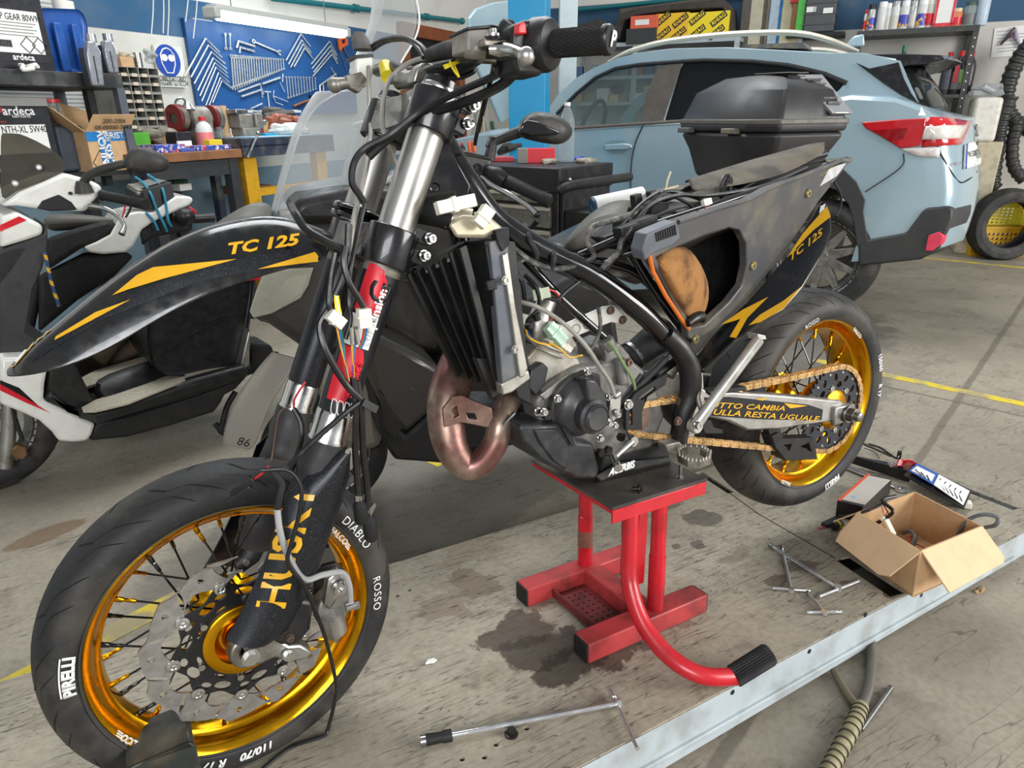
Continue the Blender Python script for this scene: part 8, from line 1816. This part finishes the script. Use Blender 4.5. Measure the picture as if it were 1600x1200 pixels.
# boards and profiles leaning on the back wall
for r,cl,l,nm in (((1143,-30,1157,330),(84,78,70),'narrow brown board leaning left of the pale boards','board'),((1156,-30,1181,330),(178,172,150),'cream board leaning second of the row behind the car','board'),((1174,-30,1186,330),(104,94,82),'dark brown board third of the leaning row','board'),((1182,-30,1199,330),(166,182,196),'pale blue steel profile fourth of the leaning row','profile'),((1198,-30,1203,330),(16,100,160),'thin bright blue board edge in the leaning row','board'),((1203,-30,1232,330),(196,188,150),'pale yellow board at the right of the leaning row','board'),((1230,-30,1238,330),(184,192,194),'pale grey angle profile at the right end of the leaning row','profile')):
    c,d=rb(0,WX-.3,r[0],60,r[2],300,.06); c.z=(FZ+3.2)/2; d.z=3.2-FZ; solo(nm,MB().box(c,d),colr('board_%d'%r[0],cl,.6,dirt=.12),l,nm,RM,bev=.003)
# green-edged bin, crate
o_,c,d=blx('green_bin',WX-.4,(1246,-20,1258,50),.3,colr('green_bin',(64,170,60),.45),'bright green bin edge beside the grey crate','bin')
blx('brown_panel',WX-.35,(1236,4,1248,54),.3,mat('raw_wood',(0,0,0)),'brown wooden panel left of the green bin','panel'); 
o_,c,d=blx('red_item',WX-.36,(1236,-18,1250,4),.2,REDC,'red box on top of the brown panel','box')
cr=thing('grey_crate','dark grey ribbed plastic crate with white stickers high on the right','crate',RM)
c,d=rb(0,WX-.42,1258,-16,1306,50,.36); obj('crate_body',MB().box(c,d),colr('crate_grey',(70,72,74),.5),cr,bev=.012)
for v in (.2,.45,.7): obj('crate_rib',MB().box((c.x,c.y,c.z+(v-.5)*d.z),(d.x+.012,d.y+.012,.018)),colr('crate_grey',(0,0,0)),cr,bev=.004)
f=c.x-d.x/2-.008
for u,v,w_ in ((.2,.55,.12),(.3,.55,.03),(.75,.5,.12)): obj('crate_sticker',MB().box((f,c.y-(u-.5)*d.y,c.z+(v-.5)*d.z),(.003,w_*.7,.045)),PAPER,cr)
ps=solo('crate_shelf',MB().box((c.x,c.y+.02,c.z-d.z/2-.02),(.4,d.y+.25,.03)),BLKM,'black wall shelf carrying the grey crate and green bin','shelf',RM)
# ---- black angle-iron shelf with spray cans
sx_=WX-.46
sh=thing('wall_shelf','black slotted angle-iron shelf unit on the right carrying spray cans','shelf',RM)
A=RM.X(1340,52,sx_);B=RM.X(1532,36,sx_); zs=(A.z+B.z)/2
ya,yb_=A.y,B.y
ANG=mat('dark_angle_iron',(62,64,62),.5,.3,dirt=.2)
obj('shelf_top',MB().box((sx_+.21,(ya+yb_)/2,zs-.02),(.44,ya-yb_,.045)),ANG,sh)
for x_,y_ in ((sx_+.02,yb_+.02),(sx_+.42,yb_+.02),(sx_+.02,ya-.02),(sx_+.42,ya-.02)):
    p_=obj('shelf_post',MB().box((x_,y_,(zs+FZ)/2),(.05,.045,zs-FZ)),ANG,sh)
    if y_<(ya+yb_)/2 and x_<sx_+.1:
        [obj('post_hole',MB().cyl((x_-.0265,y_,zs-.1-k*.07),(x_-.024,y_,zs-.1-k*.07),.007,n=8),colr('pale_hole',(206,206,200),.6),p_) for k in range(12)]
zl=RM.X(1500,150,sx_).z; obj('shelf_board',MB().box((sx_+.21,(ya+yb_)/2,zl),(.42,ya-yb_-.04,.03)),ANG,sh)
def can(x0,x1,ytop,label,body,cap,lab=None,box=False,nm='spray_can'):
    t=thing(nm,label,'can' if not box else 'box',RM,'cans and jars on the angle-iron shelf')
    a=RM.X(x0,40,sx_+.1);b=RM.X(x1,40,sx_+.1); r=abs(a.y-b.y)/2; c=V((sx_+.1,(a.y+b.y)/2,zs+.003)); h=RM.X((x0+x1)/2,ytop,sx_+.1).z-zs
    if box: obj('tin_body',MB().box(c+V((0,0,h/2)),(r*1.2,r*2,h)),body,t,bev=.003); obj('red_border',MB().box(c+V((-r*.6-.001,0,.02)),(.003,r*2,.03)),RLET,t); obj('red_border',MB().box(c+V((-r*.6-.001,r*.85,h/2)),(.003,r*.25,h*.9)),RLET,t); obj('red_border',MB().box(c+V((-r*.6-.001,-r*.85,h/2)),(.003,r*.25,h*.9)),RLET,t); return t
    obj('can_body',MB().lathe([(0,0),(r*.95,0),(r,.004),(r,h*.76),(r*.85,h*.82),(r*.85,h*.83),(0,h*.83)],c,(0,0,1),22),body,t); obj('can_cap',MB().lathe([(r*.86,h*.80),(r*.86,h*.98),(r*.8,h),(0,h)],c,(0,0,1),22),cap,t)
    if lab: obj('can_label',MB().lathe([(r*1.005,h*.1),(r*1.012,h*.11),(r*1.012,h*.5),(r*1.005,h*.51)],c,(0,0,1),22),lab,t)
    return t
WC=colr('white_can',(0,0,0)); SCN=colr('silver_can',(176,178,176),.35,metal=.5); MULT=NT('bright_mixed_label'); MULT.fin(MULT.mix(MULT.ramp(MULT.noise(16,2),.48,.54),(*lin((60,70,170)),1),MULT.mix(MULT.ramp(MULT.noise(12,2),.5,.56),(*lin((230,190,50)),1),(*lin((206,60,50)),1))),.4,0.); MULT=MULT.m
for a in ((1348,1353,16,'thin red-striped can at the left end of the spray can row',WC,RLET,RLET),(1353,1366,8,'can with yellow-blue label second from the left in the spray can row',SCN,BLK,MULT),(1368,1383,4,'tall white can with red marks third from the left in the spray can row',WC,LET,None),(1380,1390,6,'plain white can fourth from the left in the spray can row',WC,LET,colr('rk_white',(0,0,0))),(1389,1403,3,'white can with pale label fifth from the left in the spray can row',WC,SCN,colr('rk_white',(0,0,0))),(1403,1418,2,'white can with blue and yellow label sixth from left in the spray can row',WC,LET,MULT),(1417,1430,2,'pale silver can seventh from the left in the spray can row',SCN,SCN,colr('rk_white',(0,0,0))),(1429,1446,0,'white can with bright round label eighth from the left in the spray can row',WC,LET,MULT),(1443,1457,0,'cream-capped can just left of the square tin in the spray can row',colr('rk_white',(0,0,0)),NYL,RLET)): can(*a)
can(1456,1487,-14,'square white tin with red border on the angle-iron shelf','' and None or PAPER,None,None,True,'square_tin')
can(1483,1501,14,'squat orange jar with red lid right of the square tin',colr('orange_jar',(206,120,80),.3),colr('cream_lid',(206,190,150),.4),RLET,nm='jar')
can(1502,1521,3,'glass jar of screws right of the orange jar',glass('jar_glass',(214,226,220),.3,.05),colr('dark_green_lid',(60,80,66),.4),colr('rk_grey',(0,0,0)),nm='jar')
can(1521,1541,-12,'pale blue-grey can at the right end of the spray can row',colr('blue_grey_can',(176,192,206),.4),colr('cream_lid',(0,0,0)),None)
for x,yt,l,mlab in ((1473,82,'left of three black oil bottles with red caps behind the car window',colr('dark_bottle_side',(0,0,0))),(1490,80,'middle of three black oil bottles with red caps behind the car window',colr('rk_grey',(0,0,0))),(1506,80,'right of three black oil bottles with red caps, red label',None)):
    p=RM.X(x,150,sx_+.12); p.z=zl+.015; h=RM.X(x,yt,sx_+.12).z-p.z
    t=bottle(RM,p,.05,h,colr('black_bottle',(44,40,42),.35),REDC,l,'bottle','red-capped oil bottles',nm='oil_bottle',neck=.35,lab=mlab)
    if x==1506:
        A=[RM.X(a,b,sx_+.065) for a,b in ((1488,128),(1494,129),(1500,103),(1494,101))]; obj('red_label',MB().prism(A,(-.002,0,0)),RLET,t); text('MOTUL',.05,quadmap(A[0],A[3],A[2],A[1],.2,.045,.004),LET,t,'bottle_lettering',bold=.001)
        A=[RM.X(a,b,sx_+.066) for a,b in ((1497,129),(1506,129),(1508,110),(1500,108))]; obj('green_label',MB().prism(A,(-.002,0,0)),colr('green_label',(110,150,70),.5),t)
p=RM.X(1412,84,sx_+.12); p.z=zl+.015; bottle(RM,p,.045,RM.X(1412,71,sx_+.12).z-p.z,colr('dark_green_bottle',(34,60,46),.35),colr('green_cap',(30,110,70),.4),'bottle with green cap just showing above the car roof','bottle',nm='oil_bottle')
# paper on the wall with pens hung in front
pp_=thing('notice_paper','white paper notice taped to the back wall at the far right','notice',RM)
obj('sheet',MB().prism([RM.X(a,b,WX-.006) for a,b in ((1554,44),(1616,38),(1612,86),(1548,90))],(-.002,0,0)),PAPER,pp_)
m=MB()
for k in range(7): a=RM.X(1558,50+k*5.2,WX-.009); b=RM.X(1600 if k%3 else 1585,47+k*5.2,WX-.009); m.bar(a,b,.002,.003)
obj('written_lines',m,DLET,pp_)
for pts,cl,l in (([(1586,43),(1578,54),(1563,70)],(64,32,56),'dark purple pen-shaped tag hung over the paper notice'),([(1586,44),(1588,58),(1594,73)],(150,140,158),'grey twisted tag hung over the paper notice')):
    m=MB(); m.tube([RM.X(a,b,WX-.03) for a,b in pts],[.012,.02,.008],8,4); solo('hanging_tag',m,colr('tag_%d'%cl[0],cl,.4),l,'tag',RM)
# white tank with bag on it
tk=thing('white_tank','white plastic tank with rust stains between the car and the black hose','tank',RM)
c,d=rb(0,WX-.62,1518,152,1562,222,.4); obj('tank_body',MB().box(c,d),mat('tank_white',(216,214,204),.45,dirt=.1,dc=(150,120,84)),tk,bev=.03,bseg=3)
c2,d2=rb(0,WX-.62,1516,224,1556,330,.4); solo('tank_stand',MB().box(V((c2.x,c2.y,(c.z-d.z/2+FZ)/2)),(.4,d2.y,c.z-d.z/2-FZ)),colr('cream_stand',(186,176,150),.6,dirt=.2),'cream stand under the white tank','stand',RM,bev=.01)
lump('clear_bag',V((c.x,c.y+.02,c.z+d.z/2+.03)),.11,12,glass('bag_plastic',(0,0,0)),'crumpled clear plastic bag on the white tank','bag',RM,None,.7)
# corrugated hose
hm_=mat('ribbed_black_hose',(38,38,38),.45,dirt=.15,dc=(70,70,66))
def rib(pts,r,label):
    P_=crv([RM.X(a,b,WX-x_) for a,b,x_ in pts],40); Q=[P_[0]]; 
    for p in P_:
        if (p-Q[-1]).length>.011: Q.append(p)
    return solo('ribbed_hose',MB().tube(Q,[r*(1 if i%4<2 else .87) for i in range(len(Q))],18),hm_,label,'hose',RM,'ribbed hoses',ang=25)
rib([(1612,66,.25),(1592,92,.25),(1576,130,.25),(1572,165,.25),(1586,190,.25),(1616,205,.25)],.072,'upper loop of fat ribbed black hose hung at the far right')
rib([(1580,150,.38),(1565,190,.38),(1558,235,.38),(1552,285,.38),(1558,296,.38)],.062,'fat ribbed black hose hanging straight down beside the white tank')
rib([(1590,190,.36),(1582,225,.36),(1584,260,.36),(1600,282,.36)],.055,'fat ribbed black hose curving to the right above the tyre')
# tyre and yellow crates
ctr=RM.M@RM.X(1574,344,5.62)
tf=frame((ctr.x,ctr.y,FZ),-38)
ty=thing('car_tyre','loose black car tyre standing on the floor at the far right','tyre',tf)
m=MB(); R0=.31
m.lathe([(.195,.07),(.2,.085),(.24,.1),(.29,.095),(.307,.07),(R0,.03),(R0,-.03),(.307,-.07),(.29,-.095),(.24,-.1),(.2,-.085),(.195,-.07),(.225,-.06),(.285,-.075),(.292,0),(.285,.075),(.225,.06)],(0,0,.31),(0,-1,0),56)
obj('tyre_carcass',m,TYR,ty,ang=50); m=MB(); [m.lathe([(R0+.001,y-.004),(R0+.001,y+.004),(R0-.004,y+.004),(R0-.004,y-.004)],(0,0,.31),(0,-1,0),56) for y in (-.03,0,.03)]; obj('tread_groove',m,BLKM,ty); m=MB(); m.lathe([(.243,.1005),(.247,.1025),(.251,.1005)],(0,0,.31),(0,-1,0),48); obj('sidewall_ring',m,colr('tyre_line',(0,0,0)),ty)
def crate(c,w_,d_,h_,az,m_,label):
    f=frame(c,az); t=thing('fruit_crate',label,'crate',f,'yellow crates by the tyre')
    for sy in (-1,1):
        o=[V((-w_/2,sy*d_/2,0)),V((w_/2,sy*d_/2,0)),V((w_/2,sy*d_/2,h_)),V((-w_/2,sy*d_/2,h_))]; hs=[]
        for i in range(12):
            for j in range(5):
                x0=-w_/2+w_*(i+.7)/13; z0=h_*(j+.6)/6.6; hs.append([V((x0,sy*d_/2,z0)),V((x0+w_*.045,sy*d_/2,z0)),V((x0+w_*.045,sy*d_/2,z0+h_*.09)),V((x0,sy*d_/2,z0+h_*.09))])
        obj('crate_side',sheet(o,hs,(0,-sy*.008,0)),m_,t)
    for sx in (-1,1): obj('crate_end',MB().box((sx*w_/2,0,h_/2),(.008,d_,h_)),m_,t)
    obj('crate_base',MB().box((0,0,.006),(w_,d_,.01)),m_,t); obj('crate_rim',MB().box((0,-d_/2,h_-.01),(w_,.02,.022)),m_,t)
bk=tf.M@V((.08,.30,0)); crate(bk,.5,.32,.27,-38,colr('crate_amber',(214,164,24),.45,dirt=.1),'amber slotted crate seen through the loose tyre'); bk2=tf.M@V((.06,.32,.275)); crate(bk2,.5,.3,.2,-38,colr('crate_lemon',(222,206,48),.45,dirt=.1),'lemon yellow slotted crate stacked behind the loose tyre')
p=tf.M@V((.25,.3,.5)); m=MB(); p=V(p); m.tube([p+V((-.1,0,.0)),p+V((0,.03,.03)),p+V((.1,.0,.06)),p+V((.16,0,.02))],.03,8,4); solo('hose_fitting',m,GRYP,'grey hose fitting lying on top of the stacked yellow crate','fitting',W)
# things leaning beside the doorway, seen between the fork and the blue post
for pts,cl,r_,l in (([(748,150),(756,200),(757,232)],(214,206,170),.02,'pale wooden handle leaning by the doorway'),([(772,110),(752,190),(744,232)],(30,30,32),.016,'black handle leaning by the doorway'),([(724,205),(728,238)],(120,40,40),.02,'dark red handled tool standing by the doorway'),([(768,190),(774,228)],(60,110,90),.025,'green handled tool standing beside the blue post')):
    m=MB(); P_=[RM.Y(a,b,WY-.12) for a,b in pts]; P_.append(V((P_[-1].x,P_[-1].y,FZ))); m.tube(P_,r_,8); solo('broom_handle',m,colr('handle_%d'%cl[0],cl,.5),l,'handle',RM)
# ---------------------------------------------------------------- every Empty sits at its thing's base
bpy.context.view_layer.update()
for o in list(sc.objects):
    if o.parent is None and o.type=='EMPTY' and o.children:
        lo_=V((1e9,)*3); hi_=V((-1e9,)*3)
        for c in list(o.children)+[g for c in o.children for g in c.children]:
            if c.type!='MESH': continue
            ml=o.matrix_world.inverted()@c.matrix_world
            for b in c.bound_box:
                p=ml@V(b)
                for i in range(3): lo_[i]=min(lo_[i],p[i]); hi_[i]=max(hi_[i],p[i])
        s_=V(((lo_.x+hi_.x)/2,(lo_.y+hi_.y)/2,lo_.z))
        for c in o.children: c.matrix_local=Matrix.Translation(-s_)@c.matrix_local
        o.matrix_world=o.matrix_world@Matrix.Translation(s_)
